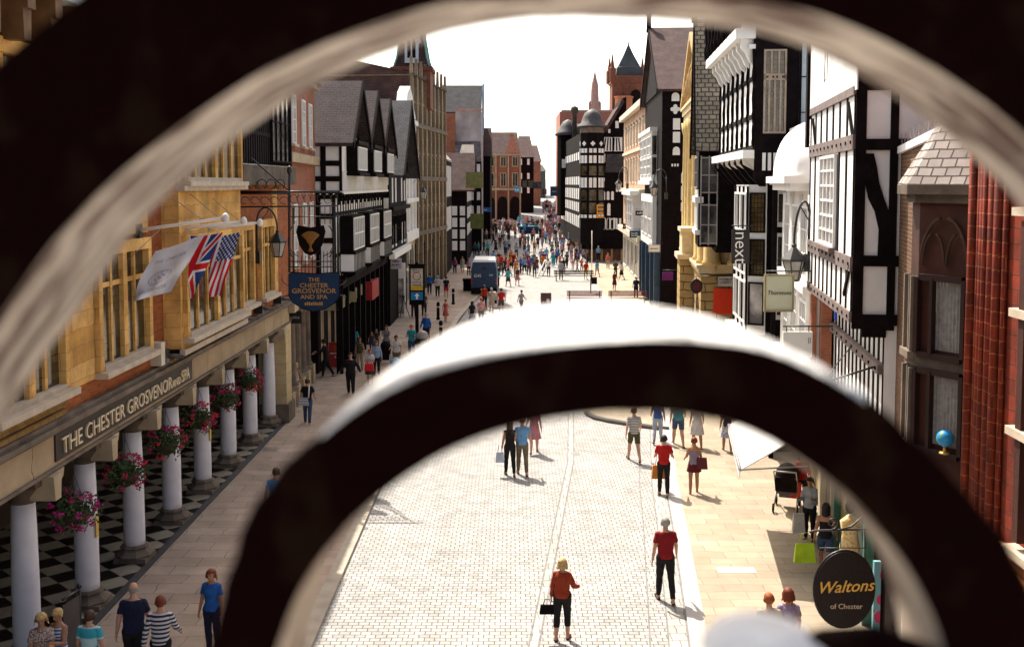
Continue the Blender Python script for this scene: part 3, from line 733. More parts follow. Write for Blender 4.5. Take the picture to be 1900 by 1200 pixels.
def l_dark():
    B = Bld('timber_building', 'dark timber building with one steep charcoal slate gable left of the white facade', 'building', (-7.45, 65.6), (-7.4, 75.5), (1, 0), 9)
    F = B.F; B.wall(0, 9.6, M['black']); B.gable_wall(0, B.L, 9.6, 13.7, M['black'], d=.2, back=1)
    B.gable_roof(0, B.L, 9.4, 14.0, M['slate'], over=.9, verge=M['black'])
    b = MB(); b.m(0)
    for a in (1.2, 3.0, 6.5, 8.3): b.fb(F, a, a + .5, .003, .04, 7.6, 9.2); b.fb(F, a, a + .5, .003, .04, 4.8, 6.2)
    b.build('white_panels', M['white'], B.root)
    b = MB()
    S = B.S
    for z in (8.7, 7.0, 5.2): b.fb(S, 0.05, .35, .003, .05, z, z + .9)
    b.build('side_panels', M['white'], B.root)
    B.band(4.2, 4.6, .35, M['whitepaint'], name='ledge'); B.band(7.1, 7.35, .3, M['black'])
    for a in (1, 4, 7): B.win(a, a + 2.2, 5.0, 6.8, 4, 2, M['black'], M['glass'], d=.02)
l_dark()

def l_white():
    B = Bld('white_house', 'tall narrow white stucco house with a curly pedimented gable', 'house', (-7.65, 75.6), (-7.6, 84), (1, 0), 9)
    F = B.F; B.wall(4.9, 13.6, M['white'])
    b = MB(); b.prism(F, [(0, 13.6), (B.L, 13.6), (B.L, 13.8), (B.L - 1.6, 14.5), (B.L - 2.4, 15.3), (B.L / 2, 15.9), (2.4, 15.3), (1.6, 14.5), (0, 13.8)], -.6, .15); b.build('gable', M['white'], B.root)
    B.pitched_roof(0, B.L, 13.6, 15.5, M['slatel'], depth=8)
    for z0, z1 in ((13.2, 13.5), (10.6, 11.0), (7.4, 7.7), (4.6, 5.3)): B.band(z0, z1, .35, M['white'], name='cornice')
    b = MB()
    for a in (.2, 2.6, 5.0, 7.6): b.fb(F, a, a + .5, .0, .2, 5.3, 13.2)
    b.build('pilasters', M['white'], B.root)
    for z0, z1 in ((5.6, 7.1), (8.1, 10.1), (11.3, 12.9)):
        for a in (1.0, 3.4, 5.9): B.win(a, a + 1.3, z0, z1, 2, 2, M['whitepaint'], M['glassl'])
    b = MB(); b.fb(F, 0, B.L, -9, 0, 0, 4.9); b.build('ground_floor', M['ashlarb'], B.root)
    for a in (.9, 4.6):
        b = MB(); pts = [(a, .3), (a + 2.7, .3), (a + 2.7, 3)] + [(a + 1.35 + 1.35 * math.cos(t), 3 + 1.2 * math.sin(t)) for t in np.linspace(.2, math.pi - .2, 7)] + [(a, 3)]
        b.prism(F, pts, .01, .05); b.build('arch_window', M['glass'], B.root)
    # white kiosk-like shop window at the corner
    b = MB(); b.m(0); b.box(-7.64, -7.0, 70.2, 70.5, 0, 3.6); b.m(1); b.box(-7.55, -7.08, 70.15, 70.2, .3, 2.6)
    b.build('corner_window', [M['whitepaint'], M['glassl']], B.root)
l_white()

def l_gothic():
    B = Bld('gothic_building', 'tall weathered gothic stone building with thin buttresses and a spired corner tower', 'building', (-7.9, 84.1), (-6.3, 100), (1, 0), 10)
    F, r = B.F, B.root; L = B.L
    B.wall(0, 17.2, M['ashlarg'])
    b = MB()
    for i in range(9):
        a = L * i / 8; b.fb(F, max(0, a - .22), min(L, a + .22), 0, .24, 0, 17.2)
        b.prism(F, [(a - .22, 17.2), (a + .22, 17.2), (a, 18.6)], 0, .24)
    b.build('buttresses', brick('rib_stone', (.27, .20, .125), (.34, .26, .165), (.14, .10, .07), .5, .35, .01, nvar=.5, nscale=.7), r)
    for z0 in (4.6, 9.0, 13.2): B.band(z0, z0 + .35, .32, M['stoneg'], name='string_course')
    for z0, z1 in ((5.4, 8.4), (9.7, 12.6), (13.9, 16.4)):
        for i in range(8):
            a = L * i / 8 + .4
            b = MB(); w = L / 8 - .8
            b.prism(F, [(a, z0), (a + w, z0), (a + w, z1 - .6), (a + w / 2, z1), (a, z1 - .6)], .004, .03); b.m(1); b.fb(F, a + w / 2 - .05, a + w / 2 + .05, .03, .12, z0, z1 - .3); b.fb(F, a, a + w, .03, .1, (z0 + z1) / 2, (z0 + z1) / 2 + .1)
            b.build('window', [M['glass'], M['stone']], r)
    for i in range(4):
        a = L * i / 4 + .5; w = L / 4 - 1
        b = MB(); b.prism(F, [(a, 0), (a + w, 0), (a + w, 3), (a + w / 2, 4.2), (a, 3)], .004, .06); b.build('arch', M['dark'], r)
    B.pitched_roof(0, L, 17.2, 18.3, M['tile'], depth=10)
    S = B.S; b = MB(); b.prism(S, [(.2, 17.2), (7.0, 17.2), (3.6, 18.0)], .0, .3); b.build('end_gable', M['tile'], r)
    b = MB(); b.fb(S, .01, 9.9, .0, .06, 13, 17.1); b.build('end_wall', M['tile'], r)
    # octagonal-roofed tower
    tx, ty = -8.35, 91.5
    b = MB(); b.box(tx - 1.5, tx + 1.6, ty - 1.6, ty + 1.6, 15, 18.1); b.box(tx - 1.7, tx + 1.8, ty - 1.8, ty + 1.8, 18.1, 18.4); t = b.build('tower', M['sand'], r)
    b = MB(); b.lathe((tx + .05, ty, 18.4), [(2.05, 0), (1.75, .7), (1.5, 1.8), (1.1, 3.6), (.6, 6), (.05, 9)], 4, smooth=False, a0=R(45)); b.build('tower_roof', M['tile'], r)
    b = MB()
    for sx in (-1, 1):
        for sy in (-1, 1):
            q = [(2.05, 0), (1.75, .7), (1.5, 1.8), (1.1, 3.6), (.6, 6), (.05, 9)]
            b.tube([(tx + .05 + sx * p * .72, ty + sy * p * .72, 18.45 + z) for p, z in q], .09, 6)
    b.build('verdigris_hips', mat('verdigris', (.22, .42, .36), .6, .2), r)
    G = Frame((tx + .62, ty - 1.55), (tx - .5, ty - 1.55), (0, -1))
    b = MB(); b.m(0); b.prism(G, [(0, 18.7), (1.12, 18.7), (1.12, 20.3), (1.35, 20.4), (.56, 22.4), (-.23, 20.4), (0, 20.3)], -.8, .12); b.m(1)
    for a in (.22, .62): b.prism(G, [(a, 19.1), (a + .28, 19.1), (a + .28, 20.3), (a + .14, 20.8), (a, 20.3)], .12, .14)
    b.build('dormer', [mat('dormer_paint', (.55, .60, .64), .6, .1), M['dark']], r)
l_gothic()

def l_low():
    B = Bld('timber_building', 'low black and white house with a pale slate roof beyond the gothic building', 'building', (-6.3, 100.2), (-6.25, 112), (1, 0), 8)
    F = B.F; B.wall(0, 11.2, M['black']); B.pitched_roof(0, 7, 11.2, 13.4, M['slatel'], depth=4, endwall=M['black'])
    b = MB()
    for i in range(8): b.fb(F, .6 + i * 1.3, 1.2 + i * 1.3, .003, .04, 7.5, 10.5); b.fb(F, .6 + i * 1.3, 1.2 + i * 1.3, .003, .04, 4.2, 6.5)
    b.build('white_panels', M['white'], B.root)
    b = MB(); b.fb(B.S, .3, .8, .003, .04, 7.5, 10.5); b.fb(B.S, 1.3, 1.7, .003, .04, 7.5, 10.5); b.build('side_panels', M['white'], B.root)
    C = Bld('timber_building', 'small black and white gabled house with olive hanging board beside the far crowd', 'building', (-4.85, 116), (-4.9, 132), (1, 0), 8)
    F = C.F; C.wall(0, 8.2, M['black'], name='wall'); C.gable_roof(0, 8, 8.2, 12.0, M['tile'], over=.8, verge=M['black']); C.gable_wall(0, 8, 8.2, 11.9, M['black']); C.gable_roof(8, 16, 8.2, 11.8, M['tile'], over=.6, verge=M['black'])
    b = MB(); G = C.S; 
    for j in range(4):
        for i in range(2): b.fb(G, .2 + i * .85, .75 + i * .85, .003, .04, 1.6 + j * 1.25, 2.6 + j * 1.25)
    for j in range(3):
        for i in range(6): b.fb(F, .5 + i * 2.4, 1.7 + i * 2.4, .003, .04, 3.2 + j * 1.8, 4.4 + j * 1.8)
    b.build('white_panels', M['white'], C.root)
    b = MB(); p = at(880, 335, 115.5); b.box(p.x - .9, p.x + .9, 115.3, 115.6, p.z - .8, p.z + .9); b.build('olive_board', mat('olive_board', (.16, .16, .05), .7), C.root)
    b = MB(); p = at(885, 412, 115.5); b.box(p.x - .7, p.x + .7, 115.2, 115.6, p.z - .7, p.z + .9); b.build('green_board', mat('green_board', (.08, .1, .02), .7), C.root)
l_low()

def l_back():
    # big slate roofed hall behind the low houses
    p0 = at(893, 205, 140); p1 = at(800, 205, 140)
    r = thing('slate_hall', 'large hall with a blue-black slate roof rising behind the low houses', 'building', (-6.5, 140, 0))
    b = MB(); b.box(-13, p0.x, 141, 156, 0, zat(207, 141)); b.build('wall', M['brickr'], r)
    z0, z1 = zat(207, 140), zat(152, 140)
    b = MB(); b.hexa([(-9.5, 140.9, z0), (p0.x, 140.9, z0), (p0.x, 141, z0 - .2), (-9.5, 141, z0 - .2), (-9.5, 145, z1), (p0.x, 145, z1), (p0.x, 145.2, z1 - .2), (-9.5, 145.2, z1 - .2)]); b.build('roof', M['slate'], r)
    b = MB(); b.hexa([(p0.x, 140.7, z0 - 3), (p0.x + .3, 140.7, z0 - 3), (p0.x + .3, 141, z0 - 3), (p0.x, 141, z0 - 3), (p0.x, 144.8, z1 + .2), (p0.x + .3, 144.8, z1 + .2), (p0.x + .3, 145.2, z1), (p0.x, 145.2, z1)]); b.build('verge', mat('pale_blue_paint', (.35, .47, .58), .6, .1), r)
    r = thing('rendered_house', 'grey rendered house wall with a small arched brick parapet below the slate hall', 'building', (-5.5, 134, 0))
    a, c = at(893, 206, 134), at(845, 206, 134)
    b = MB(); b.box(c.x, a.x, 134, 140.6, 0, a.z); b.build('wall', mat('grey_render', (.36, .31, .30), .9, .35, .6, .2), r)
    q = at(820, 235, 133.5); b = MB(); b.box(q.x, c.x, 133.4, 138, 0, zat(228, 133.5)); b.build('brick_annexe', M['brickr'], r)
    t = thing('timber_house', 'dark timber house with a pale slated slope between the gabled house and the brown roof', 'house', (a.x, 132.5, 0))
    q = at(893, 300, 132.5); b = MB(); b.box(c.x, q.x, 132.6, 133.9, 0, q.z); b.build('wall', M['black'], t)
    q2 = at(893, 262, 132.5); b = MB(); b.hexa([(c.x, 132.2, q.z), (q.x, 132.2, q.z), (q.x, 134, q.z), (c.x, 134, q.z), (c.x, 133.8, q2.z), (q.x - .2, 133.8, q2.z), (q.x - .2, 133.9, q2.z), (c.x, 133.9, q2.z)]); b.build('roof', brick('worn_slate', (.13, .10, .10), (.2, .16, .15), (.05, .04, .04), .4, .3, .02), t)
    b = MB()
    for j in range(5):
        for i in range(3): b.box(q.x - .55 - i * .8, q.x - .15 - i * .8, 132.55, 132.6, q.z - 1.3 - j * 1.7, q.z - .3 - j * 1.7)
    b.build('white_panels', M['white'], t)
    b = MB(); b.box(c.x - .1, a.x + .1, 133.8, 134, a.z, a.z + .25); b.build('coping', mat('pink_coping', (.45, .25, .22), .8), r)
    b = MB(); q0, q1 = at(850, 300, 128), at(880, 268, 128); b.hexa([(q0.x, 127, q0.z), (q1.x, 127, q0.z), (q1.x, 131, q0.z), (q0.x, 131, q0.z), (q0.x + .4, 129, q1.z), (q1.x - .1, 129, q1.z), (q1.x - .1, 129.4, q1.z), (q0.x + .4, 129.4, q1.z)]); b.build('dormer_roof', M['slatel'], r)
l_back()

def l_far():
    # brown-roofed timber house at the bend
    a = at(893, 235, 150); c = at(912, 290, 150)
    r = thing('tall_roofed_house', 'timber house with a steep brown tiled roof left of the red brick bank', 'house', (a.x, 150, gz(150)))
    b = MB(); b.box(a.x - 2.5, c.x - .2, 150, 162, 0, c.z); b.build('wall', M['black'], r)
    b = MB(); b.hexa([(a.x - 2.5, 149.6, c.z), (c.x, 149.6, c.z), (c.x, 160, c.z), (a.x - 2.5, 160, c.z), (a.x - 2.5, 154, a.z), (c.x - .1, 154, a.z), (c.x - .1, 154.4, a.z), (a.x - 2.5, 154.4, a.z)]); b.build('roof', M['tile'], r)
    b = MB(); p = at(908, 300, 149.8)
    for j in range(4): b.box(p.x - 1.6, p.x - .9, 149.9, 149.99, p.z - 1 - j * 1.6, p.z - j * 1.6)
    b.build('white_panels', M['white'], r)
    # red brick bank facing down the street
    Y = 182; g = gz(Y); x0, x1 = xat(897, Y), xat(966, Y)
    r = thing('brick_bank', 'red brick bank with stone window surrounds and two ground arches facing down the street', 'bank', ((x0 + x1) / 2, Y, g))
    zt = zat(287, Y); zb = zat(350, Y)
    b = MB(); b.box(x0, x1, Y, Y + 14, zb, zt); b.build('wall', M['brickr'], r)
    b = MB(); b.box(x0, x1, Y - .05, Y + 14, g - 2, zb); b.build('ground_floor', M['sand'], r)
    G = Frame((x0, Y), (x1, Y), (0, -1)); L = x1 - x0
    for z0, z1 in ((zat(345, Y), zat(322, Y)), (zat(308, Y), zat(292, Y))):
        for a in (1.0, 3.0, 5.0):
            b = MB(); b.m(1); b.fb(G, a - .18, a + .9, .0, .12, z0 - .15, z1 + .15); b.m(0); b.fb(G, a, a + .3, .12, .16, z0, z1); b.fb(G, a + .42, a + .72, .12, .16, z0, z1); b.build('window', [M['glass'], M['stone']], r)
    for a in (.25, 2.4, 4.5):
        b = MB(); w = 1.7; z = zb - 2.4
        b.prism(G, [(a, g), (a + w, g), (a + w, z)] + [(a + w / 2 + w / 2 * math.cos(t), z + 1.1 * math.sin(t)) for t in np.linspace(.3, math.pi - .3, 6)] + [(a, z)], .06, .09); b.build('arch', M['dark'], r)
    b = MB(); b.fb(G, -.1, L + .1, .0, .3, zb - .3, zb + .1); b.fb(G, -.1, L + .1, .0, .25, zt - .2, zt + .1)
    for a in (-.05, 2.0, 4.1, L - .2): b.fb(G, a, a + .25, .0, .2, g, zt)
    b.build('string_courses', M['stone'], r)
    # stepped gable with chimney, and hipped tile roof behind
    b = MB(); b.prism(G, [(3.6, zt), (6.2, zt), (5.6, zt + 1.8), (5.2, zt + 3), (4.6, zt + 3), (4.2, zt + 1.8)], -.5, .05); b.build('gable', mat('pink_sandstone', (.42, .2, .13), .85, .2), r)
    b = MB(); z1 = zat(243, Y); b.hexa([(x0, Y, zt), (x1, Y, zt), (x1, Y + 14, zt), (x0, Y + 14, zt), (x0 + 1, Y + 5, z1), (x1 - .6, Y + 5, z1), (x1 - .6, Y + 8, z1), (x0 + 1, Y + 8, z1)]); b.build('roof', M['tile'], r)
    b = MB(); p = at(950, 250, Y); b.box(p.x - .35, p.x + .3, Y + .3, Y + 1.2, zt, p.z + .1); b.build('chimney', mat('orange_brick', (.42, .16, .08), .85, .2), r)
    # further houses rising up the street at the left of the far crowd
    def far(name, lab, u0, u1, v0, vr, Y, wm, depth=18, white=True, rm=None):
        g = gz(Y); x0, x1 = xat(u0, Y), xat(u1, Y); z = zat(v0, Y); zr = zat(vr, Y)
        r = thing(name, lab, 'house', ((x0 + x1) / 2, Y, g)); b = MB(); b.box(x0, x1, Y, Y + depth, g - 3, z); b.build('wall', wm, r)
        b = MB(); b.hexa([(x0 - .2, Y - .3, z), (x1 + .2, Y - .3, z), (x1 + .2, Y + depth, z), (x0 - .2, Y + depth, z), (x0, Y + depth / 3, zr), (x1 - .6, Y + depth / 3, zr), (x1 - .6, Y + depth / 3 + 1, zr), (x0, Y + depth / 3 + 1, zr)]); b.build('roof', rm or M['tile'], r)
        if white:
            b = MB(); n = max(2, int((x1 - x0) / 1.1))
            for j in range(3):
                for i in range(n): xx = x0 + .2 + (x1 - x0) * i / n; b.box(xx, xx + .45, Y - .05, Y, z - 1.4 - j * 2.6, z - .3 - j * 2.6)
            b.build('white_panels', M['white'], r)
        for k in range(2):
            b = MB(); xx = x0 + (x1 - x0) * (.25 + .4 * k); b.box(xx, xx + .9, Y - .06, Y - .01, z - 5.6, z - 4.2); b.build('window', M['glass'], r)
        return r
    far('timber_house', 'brown roofed house with white timbered panels right of the red brick bank', 962, 990, 292, 250, 200, M['black'])
    far('brick_house', 'dark red brick house beyond the timbered one on the left of the far street', 984, 1003, 300, 268, 225, M['brickr'], white=False)
    far('dark_house', 'last narrow dark house on the left where the far street ends', 998, 1012, 318, 305, 260, mat('slate_hung', (.07, .08, .08), .8), white=False, rm=M['slate'])
    far('pale_house', 'pale hazy buildings closing the far end of the street', 1008, 1050, 366, 352, 420, mat('far_cream', (.45, .40, .36), .9, .3, .3), white=False, rm=mat('far_roof', (.3, .24, .22), .9))
l_far()
# ================================================================== RIGHT SIDE
def rx(Y): return 3.46 + .148 * Y
# ---- near brick and terracotta building with a canted bay under a stone-slate roof
def r_terracotta():
    B = Bld('brick_building', 'brown brick and red terracotta building with a dark canted bay under a stone slate cap', 'building', (5.6, 6), (6.0, 18.3), (-1, 0), 8)
    F, S, r = B.F, B.S, B.root
    X = lambda Y: 5.6 + .4 * (Y - 6) / 12.3
    # walls: brick beyond the bay, terracotta this side
    b = MB(); b.hexa([(5.72, 13.2, 3.4), (7.33, 20.4, 3.4), (9, 20.4, 3.4), (9, 13.2, 3.4), (5.72, 13.2, 9.6), (7.33, 20.4, 9.35), (9, 20.4, 9.35), (9, 13.2, 9.6)]); b.build('wall', M['brickb'], r)
    b = MB(); b.hexa([(6.5, 12.2, 9), (8.0, 20.3, 9), (9, 20.3, 9), (9, 12.2, 9), (6.5, 12.2, 12.4), (8.0, 20.3, 12.4), (9, 20.3, 12.4), (9, 12.2, 12.4)]); b.build('upper_wall', M['brickr'], r)
    b = MB(); b.hexa([(5.66, 13.2, 9.6), (7.25, 20.4, 9.35), (7.6, 20.4, 9.35), (6.9, 13.2, 9.6), (5.66, 13.2, 9.72), (7.25, 20.4, 9.48), (7.6, 20.4, 9.48), (6.9, 13.2, 9.72)]); b.build('coping', M['white'], r)
    b = MB()
    for i in range(52):
        t = i / 51; p = Vector((5.74 + 1.53 * t, 13.3 + 6.9 * t, 9.72 - .24 * t)); b.tube([p, p + Vector((rnd.uniform(-.04, .04), rnd.uniform(-.04, .04), .24))], [.006, .003], 4, cap=False)
    o = b.build('bird_spikes', M['lead'], r); o['kind'] = 'stuff'
    b = MB(); b.hexa([(5.6, 5, 3.4), (5.62, 13.2, 3.4), (9, 13.2, 3.4), (9, 5, 3.4), (5.6, 5, 12.6), (5.62, 13.2, 12.6), (9, 13.2, 12.6), (9, 5, 12.6)]); b.build('terracotta_wall', M['terra'], r)
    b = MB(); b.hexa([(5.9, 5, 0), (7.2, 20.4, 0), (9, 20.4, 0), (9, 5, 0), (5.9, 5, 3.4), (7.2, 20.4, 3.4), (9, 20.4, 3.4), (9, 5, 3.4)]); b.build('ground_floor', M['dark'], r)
    # bay: plan polygon, extruded with openings as framed windows on its faces
    pl = [(6.0, 15.0), (5.33, 14.35), (5.27, 13.93), (5.66, 13.2), (6.3, 13.2)]
    b = MB()
    def ring(z0, z1, e=0):
        c = Vector((5.9, 14.1)); q = []
        for x, y in pl:
            v = Vector((x, y)); dd = (v - c).normalized() * e; q.append((x + dd.x, y + dd.y))
        n = len(q); b.add([(x, y, z0) for x, y in q] + [(x, y, z1) for x, y in q], [tuple(range(n)), tuple(range(n, 2 * n))[::-1]] + [(i, i + n, (i + 1) % n + n, (i + 1) % n) for i in range(n)])
    ring(4.7, 8.55); bd = mat('dark_terracotta', (.048, .012, .006), .75, .3, 3, .3, 20); b.build('bay', bd, r)
    b = MB(); ring(8.55, 8.66, .08); ring(8.66, 8.78, .16); ring(6.43, 6.6, .05); ring(4.55, 4.7, .1); ring(4.35, 4.55, -.02); ring(4.1, 4.35, -.15); b.build('bay_mouldings', M['stoned'], r)
    C = Frame((5.27, 13.93), (5.66, 13.2), (-1, -1)); A = Frame((5.33, 14.35), (5.27, 13.93), (-1, 0))
    cur = mat('net_curtain', (.19, .17, .155), .9, .25, 14, .1)
    b = MB()
    for i in range(34):
        a = .30 + .44 * i / 33; b.v.append(C(a, .012 + .006 * math.sin(i * 1.6), 5.47)); b.v.append(C(a, .012 + .006 * math.sin(i * 1.6), 6.36)); 
    for i in range(33): b.f.append((2 * i, 2 * i + 2, 2 * i + 3, 2 * i + 1)); b.mi.append(0)
    n0 = len(b.v)
    for i in range(34):
        a = .30 + .44 * i / 33; b.v.append(C(a, .012 + .006 * math.sin(i * 1.6), 6.68)); b.v.append(C(a, .012 + .006 * math.sin(i * 1.6), 7.55))
    for i in range(33): b.f.append((n0 + 2 * i, n0 + 2 * i + 2, n0 + 2 * i + 3, n0 + 2 * i + 1)); b.mi.append(0)
    b.build('curtain', cur, r)
    fr = mat('oak_frame', (.022, .008, .006), .6, .2)
    for z0, z1 in ((5.4, 6.4), (6.62, 7.6)):
        b = MB(); b.fb(C, .02, .08, .02, .1, z0, z1); b.fb(C, .26, .31, .02, .1, z0, z1); b.fb(C, .74, .80, .02, .1, z0, z1); b.fb(C, .08, .74, .02, .09, z0 - .06, z0 + .02); b.fb(C, .08, .74, .02, .09, z1 - .04, z1 + .04)
        b.build('window', fr, r)
        b = MB(); b.m(0).fb(A, .04, .38, .005, .012, z0, z1); b.m(1).fb(A, .0, .05, .012, .09, z0, z1); b.fb(A, .19, .23, .012, .07, z0, z1); b.fb(A, .37, .42, .012, .09, z0, z1); b.fb(A, -.03, .45, .01, .12, z0 - .1, z0 - .0); b.build('window', [M['leaded'], M['stoneg']], r)
    # pointed tracery above the windows
    b = MB()
    for k in range(2):
        c0 = .1 + .37 * k
        for sg in (-1, 1):
            pts = [C(c0 + .17 + sg * .17 * math.cos(t), .05, 7.75 + .42 * math.sin(t)) for t in np.linspace(0, 1.35, 7)]; b.tube(pts, .018, 5)
    for sg in (-1, 1): b.tube([C(.43 + sg * .36 * math.cos(t), .05, 7.75 + .62 * math.sin(t)) for t in np.linspace(0, 1.4, 9)], .025, 5)
    b.build('tracery', mat('tracery_stone', (.055, .025, .016), .8), r)
    # stone slate cap
    b = MB(); c = Vector((6.15, 13.95, 10.6)); q = [Vector((x, y, 8.78)) + (Vector((x, y, 0)) - Vector((5.9, 14.1, 0))).normalized() * .2 for x, y in pl]
    q[-1].x = 6.6; b.add(q + [c], [(i, (i + 1) % 5, 5)[::-1] for i in range(5)]); b.build('bay_roof', M['slates'], r)
    b = MB(); b.add([p - Vector((0, 0, .12)) for p in q] + q, [(i, i + 5, (i + 1) % 5 + 5, (i + 1) % 5) for i in range(5)] + [(0, 1, 2, 3, 4)]); b.build('eaves', M['stoned'], r)
    # terracotta shafts (clustered half-round ribs) between the windows
    b = MB()
    for i in range(9):
        y = 13.1 - .115 * i; rr = .055 if i % 2 else .035; b.lathe((5.585 - .035 * (i % 3 == 1), y, 4.55), [(rr, 0), (rr, 5.8)], 10)
        b.lathe((5.585 - .035 * (i % 3 == 1), y, 4.5), [(rr * 1.7, -.1), (rr * 1.7, 0), (rr * 1.3, .06), (rr, .1)], 10)
    b.build('terracotta_shafts', brick('terracotta_shaft', (.24, .028, .008), (.14, .016, .005), (.34, .10, .03), .5, .16, .008, rough=.7, bump=.5, nvar=.6, nscale=2.2, wear=.4, wscale=1.2), r)
    # the next window this side, with pale sills stepping out
    b = MB(); b.m(0).fb(F, 1.0, 5.4, .02, .04, 4.9, 7.9); b.m(1)
    for a in (1.0, 2.2, 3.4, 4.6, 5.45): b.fb(F, a, a + .14, .04, .3, 4.9, 8.4)
    b.build('window', [M['leaded'], bd], r)
    b = MB()
    for z in (6.05, 7.35, 4.72, 8.45): b.fb(F, .9, 5.75, .0, .34, z, z + .09)
    b.fb(F, .5, 6.6, .0, .12, 8.54, 8.75); b.build('sills', M['sill'], r)
    b = MB(); b.hexa([(5.3, 5, 4.0), (5.3, 12.4, 4.0), (5.62, 12.4, 4.0), (5.62, 5, 4.0), (5.56, 5, 4.72), (5.56, 12.4, 4.72), (5.62, 12.4, 4.72), (5.62, 5, 4.72)]); b.build('sloped_base', brick('orange_brick_base', (.32, .09, .022), (.38, .12, .03), (.16, .05, .02), .22, .07, .006), r)
    # jeweller's shop at street level
    b = MB(); b.fb(Frame((5.98, 6), (7.02, 18.3), (-1, 0)), 0, 12.3, .01, .12, 2.85, 3.4); b.build('shop_fascia', mat('shop_fascia_dark', (.03, .022, .02), .5), r)
    G = Frame((5.98, 6), (7.02, 18.3), (-1, 0))
    for a in (6.2, 8.6, 10.6): 
        b = MB(); b.m(1).fb(G, a, a + 1.8, .02, .05, .5, 2.7); b.m(0); b.fb(G, a - .06, a, .05, .2, .3, 2.8); b.fb(G, a + 1.8, a + 1.86, .05, .2, .3, 2.8); b.build('shop_window', [M['creampaint'], M['shopglass']], r)
    g = MB(); g.ball(C(.57, .10, 5.60), .105, n=20, m_=12)
    gl = g.build('globe', mat('globe_map', (.02, .24, .52), .4, .1, 14, 0, stain=(.12, .30, .08))); g = MB(); g.tube([C(.57, .10, 5.42), C(.57, .10, 5.50)], .02, 6); g.lathe(C(.57, .10, 5.405), [(.07, 0), (.06, .02)], 12)
    tag(gl, 'blue and green desk globe standing in the bay window', 'globe'); g.build('stand', M['gold'], gl)
r_terracotta()

